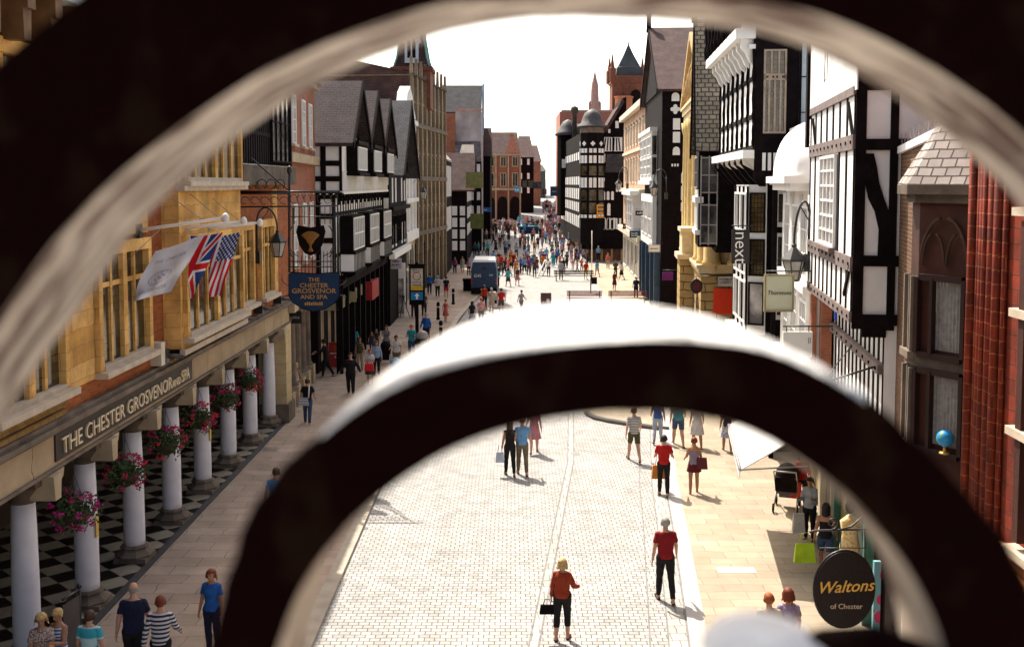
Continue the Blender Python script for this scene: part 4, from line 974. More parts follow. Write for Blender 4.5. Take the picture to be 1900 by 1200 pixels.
# ---- white panelled timber house with an S-curved brace on its near side
def r_timber():
    B = Bld('timber_house', 'white panelled timber house with an S-curved black brace on its side wall', 'house', (rx(20.5), 20.5), (rx(27.0), 27.0), (-1, 0), 5)
    F, S, r, L = B.F, B.S, B.root, B.L
    B.wall(6.15, 14, M['white'])
    b = MB(); b.fb(F, 0, 9, -.62, -5, 3.4, 6.15); b.build('lower_wall', M['white'], r)
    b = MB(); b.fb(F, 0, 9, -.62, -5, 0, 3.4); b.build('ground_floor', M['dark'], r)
    wood = mat('weathered_beam', (.17, .13, .12), .75, .3, 5, .3, 30)
    b = MB()
    for z, h in ((10.55, .16), (9.58, .28), (7.26, .28), (6.25, .2)): b.fb(F, 0, L, .001, .05, z - h / 2, z + h / 2)
    b.fb(F, 0, 9, -.62, -.5, 5.15, 5.35); b.build('beams', wood, r)
    # bolt heads along the beams
    b = MB()
    for z in (9.58, 7.26, 6.25):
        for i in range(11): b.fb(F, .15 + i * .6, .22 + i * .6, .05, .07, z - .03, z + .03)
    for i in range(13): b.fb(F, .15 + i * .7, .21 + i * .7, -.5, -.475, 5.22, 5.28)
    o = b.build('bolts', M['black'], r)
    b = MB()
    for i in range(8): x = L * i / 7.0; b.fb(F, max(0, x - .07), min(L, x + .07), .001, .022, 9.72, 10.47)
    for i in range(8):
        x = L * i / 7.0
        if not 1.9 < x < 4.3: b.fb(F, max(0, x - .07), min(L, x + .07), .001, .022, 7.4, 9.44)
    for i in range(11): x = L * i / 10.0; b.fb(F, max(0, x - .06), min(L, x + .06), .001, .022, 6.35, 7.12)
    for i in range(19): x = 9 * i / 18.0; b.fb(F, max(0, x - .07), min(9, x + .07), -.619, -.60, 5.35, 6.1); b.fb(F, max(0, x - .07), min(9, x + .07), -.619, -.60, 3.5, 5.15)
    for x0, x1 in ((.1, .75), (5.5, 6.1)): b.bar(F, x0, 9.65, x1, 10.35, .09, .003, .05)
    b.bar(F, .12, 7.25, .8, 6.6, .09, .003, .05)
    b.build('studs', M['black'], r)
    B.win(2.1, 4.4, 7.45, 9.4, 4, 6, M['whitepaint'], M['glassl'], sill=wood, bars=.05, d=.01)
    # gable with a pulley, bargeboard
    b = MB(); b.prism(F, [(-.2, 10.55), (L + .2, 10.55), (L + .2, 13), (L / 2, 16), (-.2, 13)], .002, .03); b.build('gable_render', M['white'], r)
    b = MB(); b.prism(F, [(L + .15, 9.7), (L + .45, 9.7), (L + .45, 13), (L / 2, 17), (L / 2, 16.4), (L + .15, 12.6)], .02, .1); b.build('bargeboard', M['black'], r)
    b = MB(); b.tube([F(3.3, .1, 13.4), F(3.1, .12, 11.1), F(3.3, .15, 11.0), F(3.2, .12, 13.4)], .012, 4); b.tube([F(1.5, .1, 13.4), F(1.5, .12, 11.3)], .012, 4); b.build('hoist_wire', M['lead'], r)
    # side wall with heavy frame and S brace
    sx = lambda u: (u - 1583) / 2000 * 20.5; zz = lambda v: zat(v, 20.45)
    def q(b, u0, v0, u1, v1, d=.06): b.fb(S, max(0, sx(u0)), sx(u1), .001, d, zz(v1), zz(v0))
    b = MB(); q(b, 1583, 40, 1602, 610); q(b, 1645, 40, 1659, 612); q(b, 1602, 258, 1645, 279); q(b, 1659, 258, 1700, 279); q(b, 1602, 40, 1645, 168); q(b, 1602, 474, 1645, 494); q(b, 1659, 474, 1700, 494); q(b, 1602, 583, 1645, 625); q(b, 1659, 583, 1700, 603); q(b, 1659, 120, 1700, 170)
    b.build('side_frame', M['black'], r)
    b = MB(); sp = [(1602, 285, 16), (1607, 310, 15), (1612, 340, 15), (1622, 368, 14), (1633, 392, 13), (1640, 425, 12), (1641, 474, 14)]
    Lp = [(sx(u - w), zz(v)) for u, v, w in sp]; Rp = [(sx(u + (w if i else 14)), zz(v)) for i, (u, v, w) in enumerate(sp)]
    for i in range(len(sp) - 1):
        w0 = [(max(sx(1602), Lp[i][0]), Lp[i][1]), (min(sx(1645), Rp[i][0]), Rp[i][1]), (min(sx(1645), Rp[i + 1][0]), Rp[i + 1][1]), (max(sx(1602), Lp[i + 1][0]), Lp[i + 1][1])]
        b.prism(S, w0, .002, .055)
    b.build('curved_brace', M['black'], r)
    b = MB(); b.fb(S, .78, 1.2, .06, .10, 6.0, 12); b.build('downpipe', M['black'], r) if False else None
    # iron bracket at the lower corner, blue plate, brick piers further along
    b = MB(); b.tube([F(.3, -.5, 5.25), F(.3, .5, 4.9)], .02, 5); b.tube([F(.3, -.5, 4.4), F(.3, .5, 4.9)], .02, 5); b.tube([F(3, -.5, 5.25), F(.3, .5, 4.9)], .012, 5); b.build('iron_bracket', M['iron'], r)
    b = MB(); b.fb(F, 6.35, 8.95, -.56, -.3, 3.4, 6.3); b.build('brick_pier', M['brickr'], r)
    b = MB(); p = at(1532, 597, 23.5); b.fb(F, 5.1, 5.3, -.5, -.45, 5.55, 6.0); b.build('blue_plate', mat('blue_plate', (.01, .07, .45), .4), r)
    # shopfronts at street level
    for i, a in enumerate((.5, 2.6, 5.0, 7.0)):
        b = MB(); b.m(1).fb(F, a, a + 1.7, -.6, -.55, .4, 2.9); b.m(0); b.fb(F, a - .1, a, -.6, -.4, 0, 3.1); b.fb(F, a + 1.7, a + 1.8, -.6, -.4, 0, 3.1); b.fb(F, a, a + 1.7, -.6, -.45, 2.9, 3.1)
        b.build('shop_window', [mat('shop_green', (.05, .16, .12), .5) if i < 2 else M['creampaint'], mat('display_warm', (.30, .24, .10), .3, .6, 3) if i % 2 else M['shopglass']], r)
r_timber()

# ---- white stucco house with a half-domed bay
def r_white():
    B = Bld('white_house', 'bright white stucco house with a half-domed bay between two timber houses', 'house', (rx(27.1) + .12, 27.1), (rx(33.9) + .12, 33.9), (-1, 0), 6)
    F, S, r, L = B.F, B.S, B.root, B.L
    B.wall(3.6, 9.0, M['white']); B.wall(0, 3.6, M['creampaint'], name='ground_floor', d=-.65, depth=5.3)
    for i in range(3): B.win(.3 + i * 2.2, 2.2 + i * 2.2, .4, 2.9, 2, 1, M['dark'] if i % 2 else mat('shop_green', (.05, .16, .12), .5), mat('display_warm', (.30, .24, .10), .3, .6, 3) if i % 2 == 0 else M['shopglass'], d=-.64, fw=.12, name='shop_window')
    b = MB()
    # half dome over a shallow bay
    n = 18; m_ = 8; A0, A1 = .8, 6.0; rows = []
    for j in range(m_ + 1):
        t = j / m_ * math.pi / 2; rows.append([F(A0 + (A1 - A0) * (.5 - .5 * math.cos(t2) * (math.cos(t * .92))), .02 + .62 * math.sin(t2) ** .5 * math.cos(t), 9.0 + 1.35 * math.sin(t)) for t2 in np.linspace(0, math.pi, n)])
    b.smooth = True; b.add([p for q in rows for p in q], [(j * n + k, j * n + k + 1, (j + 1) * n + k + 1, (j + 1) * n + k) for j in range(m_) for k in range(n - 1)]); b.smooth = False
    b.fb(F, A0 - .1, A1 + .1, -6, .0, 9.0, 10.45); o = b.build('half_dome', M['white'], r)
    b = MB(); b.fb(F, .7, 6.1, 0, .68, 8.8, 9.0); b.fb(F, .9, 5.9, 0, .5, 8.6, 8.8); b.fb(F, 0, L, .0, .25, 6.0, 6.2); b.fb(F, 0, L, 0, .3, 3.5, 3.8); b.build('cornice', M['white'], r)
    for a in (.7, 2.8, 4.9):
        B.win(a, a + 1.5, 6.3, 8.2, 3, 3, M['whitepaint'], M['glassl'], d=.01); B.win(a, a + 1.5, 4.1, 5.7, 3, 3, M['whitepaint'], M['glass'], d=.01)
    b = MB()
    for a in (.1, 2.25, 4.4, 6.3): b.lathe(F(a + .2, .0, 3.8), [(.14, 0), (.12, 4.7)], 12)
    b.build('pilasters', M['whitepaint'], r)
    b = MB(); b.fb(F, -.1, .25, -.1, .03, 3.6, 11.2); b.build('brick_edge', M['brickr'], r)
    B.pitched_roof(2, L, 9.0, 10.4, M['slatel'], depth=6)
r_white()

# ---- elaborate tall black and white building, jettied twice
def r_ornate():
    B = Bld('timber_building', 'tall ornate black and white building with carved jettied storeys over a glazed bay', 'building', (7.6, 34), (8.28, 43.0), (-1, 0), 7)
    F, S, r, L = B.F, B.S, B.root, B.L
    B.wall(9.8, 13.3, M['white']); b = MB(); b.fb(F, -.02, L, .45, -7, 13.3, 18.5); b.build('top_wall', M['white'], r)
    # lower part, recessed
    b = MB(); b.fb(F, .8, L, -.55, -7, 0, 9.8); b.build('lower_wall', M['black'], r)
    # front timbers
    k = M['black']
    b = MB()
    for z, h in ((9.9, .2), (10.9, .14), (12.1, .14), (13.2, .2)): b.fb(F, 0, L, .001, .04, z - h / 2, z + h / 2)
    for i in range(8):
        a = L * i / 7; b.fb(F, max(0, a - .12), min(L, a + .12), .001, .02, 10.97, 12.03); b.fb(F, max(0, a - .12), min(L, a + .12), .001, .02, 12.17, 13.1); b.fb(F, max(0, a - .12), min(L, a + .12), .001, .02, 10.0, 10.83)
    b.build('timber_frame', k, r)
    b = MB()
    for i in range(8):
        a = L * i / 7 + .02; b.lathe(F(min(a, L - .1), .05, 9.95), [(.03, 0), (.05, .12), (.03, .25), (.04, .5), (.02, .7), (.05, 1.0), (.03, 1.1), (.05, 1.5), (.02, 1.9), (.06, 2.2), (.03, 2.5), (.05, 3.0), (.03, 3.2)], 8)
    b.build('turned_posts', k, r)
    b = MB(); b.fb(F, -.05, L, .0, .35, 9.58, 9.84); b.fb(F, -.03, L, .0, .2, 12.98, 13.12); b.fb(F, -.05, L, .45, .62, 13.3, 13.62); b.build('white_fascia', M['whitepaint'], r)
    b = MB()
    for i in range(9):
        a = L * (i + .3) / 9
        b.prism(Frame(tuple(F(a, 0, 0))[:2], tuple(F(a, 1, 0))[:2], tuple(F.t)[:2]), [(.02, 12.5), (.14, 12.6), (.28, 12.9), (.42, 13.05), (.44, 13.3), (.02, 13.3)], -.14, .14)
    b.build('jetty_brackets', M['whitepaint'], r)
    b = MB()
    for i in range(9): a = L * i / 8; b.fb(F, max(-.02, a - .18), min(L, a + .18), .451, .54, 13.65, 18.5); b.lathe(F(min(a, L - .1), .6, 13.6), [(.05, 0), (.12, .3), (.06, .6), (.1, 1.2), (.05, 1.8), (.12, 2.4), (.06, 3.5)], 8)
    b.fb(F, -.02, L, .451, .56, 15.4, 15.6); b.build('upper_frame', k, r)
    # cove under the first jetty
    b = MB()
    b.prism(Frame(tuple(F(0, 0, 0))[:2], tuple(F(0, 1, 0))[:2], tuple(F.t)[:2]), [(.0, 9.6), (-.6, 8.9), (-.62, 8.75), (-3, 8.75), (-3, 9.6)], 0, L); b.build('cove', M['whitepaint'], r)
    b = MB()
    for i in range(6):
        a = L * (i + .5) / 6; b.prism(Frame(tuple(F(a, 0, 0))[:2], tuple(F(a, 1, 0))[:2], tuple(F.t)[:2]), [(.3, 9.6), (.25, 9.4), (-.3, 9.1), (-.5, 8.7), (-.3, 8.7), (.0, 9.0), (.34, 9.45)], -.09, .09)
    b.build('cove_brackets', k, r)
    # side facing the camera: black frame, tall window, blue-white sky-lit panes
    b = MB(); b.fb(S, 0, 5, .001, .05, 8.9, 18.5); b.build('side_frame', k, r)
    B.win(.25, .95, 10.35, 12.2, 4, 1, mat('buff_frame', (.35, .27, .2), .6), M['leaded'], d=.05, side=True, bars=.06)
    B.win(.25, .95, 12.0, 12.95, 3, 1, MATS['buff_frame'], M['leaded'], d=.05, side=True, bars=.06)
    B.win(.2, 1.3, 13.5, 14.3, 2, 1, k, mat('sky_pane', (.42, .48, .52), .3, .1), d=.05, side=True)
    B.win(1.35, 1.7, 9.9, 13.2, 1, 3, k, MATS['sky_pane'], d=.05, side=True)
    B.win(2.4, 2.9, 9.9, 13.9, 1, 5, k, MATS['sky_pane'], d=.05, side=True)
    b = MB()
    for i in range(5): b.fb(S, .25 + i * .17, .35 + i * .17, .052, .09, 9.2, 9.75)
    b.build('side_panels', M['whitepaint'], r)
    # glazed canted bay of the middle floor: near face and street face
    P = [F(.75, -.55, 0), F(1.0, .0, 0), F(4.1, .0, 0), F(4.5, -.55, 0)]
    b = MB(); q = [(p.x, p.y) for p in P]; n = 4
    for z0, z1 in ((3.9, 8.75),): b.add([(x, y, z0) for x, y in q] + [(x, y, z1) for x, y in q], [(0, 1, 2, 3), (7, 6, 5, 4)] + [(i, i + 4, (i + 1) % 4 + 4, (i + 1) % 4) for i in range(4)])
    b.build('bay', M['white'], r)
    E = Frame(q[0], q[1], (-.5, -1)); wf = M['whitepaint']
    for z0, z1 in ((7.2, 8.5), (5.8, 7.0), (4.2, 5.6)):
        B.F, keep = E, B.F; B.win(.04, E.L - .04, z0, z1, 1, 1, k, M['leaded'] if z0 > 5 else M['glassl'], d=.003, fw=.05); B.F = keep
        for j in range(2): B.win(1.12 + j * 1.5, 2.5 + j * 1.5, z0, z1, 3, 1, wf, M['glassl'] if j % 2 == 0 else M['leaded'], d=.003, fw=.07)
    b = MB(); b.m(0)
    for i in range(4): a = .98 + 3.0 * i / 3; b.fb(F, a, a + .1, .003, .06, 4.0, 8.7)
    b.fb(S, .6, .75, .0, .06, 0, 9.0); b.build('bay_posts', k, r)
    b = MB(); b.prism(F, [(.8, 3.75), (4.3, 3.75), (4.3, 3.95), (.8, 3.95)], -.2, .3); b.fb(F, .8, 4.6, -.5, .4, 3.3, 3.55); b.build('bay_cornice', wf, r)
    b = MB(); S2 = Frame(tuple(F(.8, -.55, 0))[:2], tuple(F(.8, -4, 0))[:2], tuple(-F.t)[:2])
    for z0, z1 in ((7.4, 8.6), (6.0, 7.2), (4.4, 5.8)):
        b.fb(S2, .25, .95, .003, .06, z0, z1)
    b.build('side_white_panels', wf, r)
    b = MB()
    for z0, z1 in ((7.55, 8.45), (6.12, 7.08), (4.55, 5.65)): b.fb(S2, .36, .84, .06, .07, z0, z1)
    b.build('side_windows', M['leaded'], r)
    b = MB(); b.fb(F, .8, L, -.55, -.2, 0, .5)
    for i in range(6): a = .85 + 7.4 * i / 5; b.fb(F, a, a + .22, -.55, -.2, .5, 3.3)
    b.build('shopfront', mat('shopfront_wood', (.10, .05, .03), .6), r)
    B.pitched_roof(0, L, 18.5, 22, M['slate'])
r_ornate()

# ---- steep gabled dark house
def r_gable():
    B = Bld('gabled_house', 'narrow house with a steep stone-slate gable and black bargeboards', 'house', (7.75, 43.6), (8.5, 49.2), (-1, 0), 8)
    F, r, L = B.F, B.root, B.L
    B.wall(6.0, 10.4, M['black'], d=-.5); B.wall(0, 6.0, M['black'], d=-1.95, depth=6, name='lower_wall'); B.gable_wall(0, L, 10.4, 15.3, M['dark'], d=-.3)
    B.gable_roof(0, L, 10.6, 15.6, brick('mossy_slate', (.16, .14, .11), (.22, .19, .15), (.04, .035, .03), .3, .22, .03, bump=1, nvar=.4), over=.35, verge=M['black'])
    b = MB(); p = F(L / 2, .35, 15.6); b.lathe(p, [(.14, 0), (.12, 1.0), (.22, 1.1), (.26, 1.3), (.2, 1.4), (.05, 1.6)], 8); b.build('finial', M['black'], r)
    b = MB(); b.fb(F, .4, 3.6, -.5, .2, 6.2, 10.2); b.build('oriel', M['black'], r)
    B.win(.5, 3.5, 8.6, 9.9, 4, 2, M['lead'], M['glass'], d=.2)
    b = MB(); b.fb(F, .3, 3.7, .0, .34, 8.0, 8.25)
    for i in range(9): b.fb(F, .45 + i * .36, .6 + i * .36, .2, .26, 6.9, 8.0); b.fb(F, .45 + i * .36, .6 + i * .36, .2, .24, 8.25, 8.55)
    b.fb(F, .3, 3.7, .0, .34, 6.7, 6.9); b.build('balustrade', M['whitepaint'], r)
    b = MB(); S = B.S
    b.fb(S, -.1, .5, .003, .05, 8.4, 9.8); b.fb(S, -.1, .5, .003, .05, 6.4, 7.9); b.build('side_windows', M['glass'], r)
    b = MB(); 
    for a in (-.15, .17, .5): b.fb(S, a, a + .05, .05, .1, 6.3, 9.9)
    for z in (6.35, 7.1, 7.9, 8.4, 9.1, 9.8): b.fb(S, -.1, .5, .05, .09, z, z + .05)
    b.build('side_glazing_bars', M['lead'], r)
r_gable()

# ---- classical bank
def r_bank():
    B = Bld('stone_bank', 'buff stone classical bank with a pediment and giant half columns', 'bank', (9.0, 50.5), (10.3, 64), (-1, 0), 9)
    F, S, r, L = B.F, B.S, B.root, B.L
    st = M['ashlarb']
    B.wall(0, 13.0, st); b = MB(); b.fb(F, -.15, L + .1, .12, -9, 0, 4.6); b.build('rusticated_base', brick('rusticated_base', (.42, .28, .11), (.46, .31, .13), (.12, .08, .04), 1.1, .42, .03, bump=1, nvar=.2), r)
    b = MB()
    for z0, z1, d in ((4.6, 4.85, .25), (4.85, 5.0, .35), (12.4, 12.7, .15), (12.7, 13.0, .25), (13.0, 13.15, .35)): b.fb(F, -.35, L + .2, -.5, d, z0, z1); b.fb(S, -.2, 8, .0, d * .6, z0, z1)
    b.build('cornice', mat('gold_stone', (.62, .50, .30), .85, .12, 3, .2), r)
    b = MB()
    for a in (.3, 2.6, 4.9, 8.4, 10.7, 12.8): b.lathe(F(a + .4, -.12, 5.0), [(.45, 0), (.45, .15), (.38, .25), (.37, 3), (.33, 6.6), (.4, 6.8), (.45, 7.3)], 14)
    for a in (.35, 1.5, 2.7): b.lathe(S(a, .25, 5.0), [(.45, 0), (.45, .15), (.38, .25), (.37, 3), (.33, 6.6), (.4, 6.8), (.45, 7.3)], 14)
    b.build('giant_columns', mat('honey_stone', (.58, .40, .16), .85, .15, 3, .2), r)
    b = MB(); b.prism(F, [(-.4, 13.15), (L + .3, 13.15), (L / 2, 16.3)], -.6, .1); b.build('pediment', mat('gold_stone', (.6, .5, .3)), r)
    b = MB(); b.bar(F, -.6, 13.25, L / 2, 16.55, .35, .1, .35); b.bar(F, L / 2, 16.55, L + .5, 13.25, .35, .1, .35)
    for i in range(9): x = 1.4 + i * 1.3; h = .3 + 2.2 * (1 - abs(x - L / 2) / (L / 2)); b.ball(F(x, .12, 13.4 + h * .35), .3, .1, h * .35, 8, 6)
    b.build('pediment_carving', mat('tan_carving', (.42, .27, .12), .85, .2), r)
    for a in (1.6, 6.6, 11.6): B.win(a, a + 1.4, 6.2, 8.6, 2, 2, st, M['glass'], d=.01, fw=.15)
    for a in (1.0, 4.2, 7.4, 10.6):
        b = MB(); b.prism(F, [(a, .3), (a + 1.6, .3), (a + 1.6, 3), (a + .8, 3.8), (a, 3)], .125, .15); b.build('arch_window', M['glass'], r)
    # projecting porch blocks with pale tops
    b = MB(); b.m(0); b.fb(F, 5.0, 7.4, .12, .8, 0, 4.9); b.m(1); b.fb(F, 4.8, 7.6, .12, .95, 4.9, 5.15); b.fb(F, 5.1, 7.3, .12, .7, 5.15, 6.3); b.fb(F, 4.9, 7.5, .12, .8, 6.3, 6.5); b.build('porch', [MATS['rusticated_base'], MATS['gold_stone']], r)
    b = MB(); b.fb(S, .45, 1.35, .26, .3, 2.7, 3.9); b.build('red_panel', mat('scarlet_panel', (.75, .045, .01), .5, .05), r)
    b = MB(); b.fb(S, .65, 1.4, .2, .25, 4.0, 4.5) ; b.build('street_plate', mat('plate_white', (.55, .52, .48), .5), r)
    m1 = text_mesh("ST WERBURGH\nSTREET", .15, extrude=.004); place_text(m1, 'street_name', M['black'], S(1.02, .255, 4.28), S.t, (0, 0, 1), r)
r_bank()

# ---- black and white building with the big tiled roof, end wall to the camera
def quatre(b, F, a, z, s, d0, d1):
    for dx, dz in ((0, .55), (0, -.55), (.55, 0), (-.55, 0), (0, 0)):
        c = (a + dx * s, z + dz * s); rr = s * .42
        b.prism(F, [(c[0] + rr * math.cos(t), c[1] + rr * math.sin(t)) for t in np.linspace(0, 2 * math.pi, 9)[:-1]], d0, d1 + (.002 if dx or dz else 0) + dx * .001 + dz * .0007)
def arch_panel(b, F, a0, a1, z0, z1, d0, d1, pointed=False):
    m_ = (a0 + a1) / 2; h = (a1 - a0) / 2
    top = [(a1, z1 - h), (a1 - h * .25, z1 - h * .35), (m_, z1), (a0 + h * .25, z1 - h * .35), (a0, z1 - h)] if pointed else [(m_ + h * math.cos(t), z1 - h + h * math.sin(t)) for t in np.linspace(0, math.pi, 9)]
    b.prism(F, [(a0, z0), (a1, z0)] + top, d0, d1)
def r_tiled():
    Y0 = 72; X0 = xat(1226, Y0)
    B = Bld('timber_building', 'black building with white arches and quatrefoils under a huge brown tiled roof', 'building', (X0, Y0), (xat(1195, 87), 87), (-1, 0), 11)
    F, S, r, L = B.F, B.S, B.root, B.L; B.F = F
    ze = zat(165, Y0); zr = zat(50, Y0 + 6)
    B.wall(0, ze, M['black'])
    # roof with slope to the camera, ridge at right angles to the street
    B.gable_roof(0, L, ze, zr, M['tile'], over=.35, verge=M['black'], back=11)
    b = MB(); b.lathe(F(L / 2, .35, zr), [(.2, -.2), (.15, .9), (.3, 1.3), (.05, 1.8)], 8); b.build('finial', M['black'], r)
    B.gable_wall(0, L, ze, zr - .3, M['black'], d=.1)
    def X(u): return xat(u, Y0) - X0
    def Z(v): return zat(v, Y0)
    b = MB()
    for u0, u1 in ((1243, 1257), (1264, 1278), (1285, 1299)):
        arch_panel(b, S, X(u0), X(u1), Z(188), Z(172), .003, .03); quatre(b, S, X((u0 + u1) / 2), Z(203), .34, .003, .03)
        b.fb(S, X(u0 + 3), X(u1 + 2), .003, .03, Z(241), Z(220)); b.fb(S, X(u0 + 3), X(u1 + 2), .003, .03, Z(265), Z(245)); arch_panel(b, S, X(u0 + 3), X(u1 + 2), Z(288), Z(272), .003, .03, True)
        for k in range(3): b.fb(S, X(u0 + 1 + k * 5), X(u0 + 4 + k * 5), .003, .03, Z(309), Z(304)); b.fb(S, X(u0 + 1 + k * 5), X(u0 + 4 + k * 5), .003, .03, Z(168.5), Z(166.5))
    for u0, u1 in ((1262, 1279), (1284, 1301)):
        arch_panel(b, S, X(u0), X(u1), Z(340), Z(315), .003, .03, True); b.fb(S, X(u0), X(u1), .003, .03, Z(371), Z(345)); b.fb(S, X(u0), X(u1), .003, .03, Z(392), Z(376))
    b.build('white_panels', M['white'], r)
    # white oriel fronts stepping along the street side
    b = MB(); b.fb(F, 3.6, L - .5, .0, .4, 9.0, 12.4); b.fb(F, 3.3, L, .0, .55, 8.7, 9.0); b.fb(F, 3.3, L, 0, .55, 12.4, 12.7); b.fb(F, 3.6, L - .5, 0, .3, 4.3, 8.0); b.build('oriel', M['whitepaint'], r)
    for z0, z1, dd in ((9.4, 10.6, .4), (10.8, 12.1, .4), (5.0, 7.5, .3)):
        for i in range(3): B.win(3.9 + i * 3.5, 6.7 + i * 3.5, z0, z1, 3, 2, M['whitepaint'], M['glassl'], d=dd, bars=.1)
    G = Frame(tuple(F(3.6, .4, 0))[:2], tuple(F(3.6, 0, 0))[:2], tuple(-F.t)[:2]); b = MB(); b.fb(G, .05, .35, .003, .04, 9.4, 10.6); b.fb(G, .05, .35, .003, .04, 10.8, 12.1); b.build('side_window', M['glass'], r)
    b = MB()
    for a in (.5, 4, 8, 12, 14.6): b.fb(F, a, a + .3, .0, .4, 0, 4.2)
    b.build('shopfront_posts', mat('shop_blue', (.03, .06, .1), .5), r)
    b = MB(); b.fb(S, 2.2, 6, .003, .3, 0, 4.6); b.build('shopfront', mat('brown_shopfront', (.12, .05, .03), .6), r)
    C = Bld('pink_house', 'pinkish brick house with white stucco dressings beside the tiled black building', 'house', (xat(1195, 88), 88), (xat(1156, 113), 113), (-1, 0), 6)
    F = C.F; C.wall(4.2, 15.1, M['brickp']); C.wall(0, 4.2, M['creampaint'], name='ground_floor')
    for z0, z1, d in ((15.1, 15.6, .5), (8.0, 8.3, .5), (4.0, 4.5, .6), (11.6, 11.85, .15)): C.band(z0, z1, d, M['creampaint'])
    for z0, z1 in ((5.0, 7.4), (8.8, 11.0), (12.2, 14.2)):
        for i in range(7): C.win(1 + i * 3.3, 2.3 + i * 3.3, z0, z1, 2, 2, M['creampaint'], M['glass'], fw=.15, ped=True)
    for i in range(5): C.win(1 + i * 4.8, 4.6 + i * 4.8, .5, 3.4, 2, 1, M['whitepaint'], M['shopglass'], name='shop_window')
    b = MB(); b.fb(F, 0, 10, .1, 1.2, 7.8, 8.2); b.fb(F, 1, 8, .1, .9, 4.6, 7.8); b.build('white_bay', M['whitepaint'], C.root)
    for i in range(3): C.win(1.3 + i * 2.2, 3.2 + i * 2.2, 5.0, 7.4, 2, 2, M['whitepaint'], M['glassl'], d=.9)
    C.pitched_roof(0, C.L, 15.6, 17.5, M['slate'], depth=6)
r_tiled()

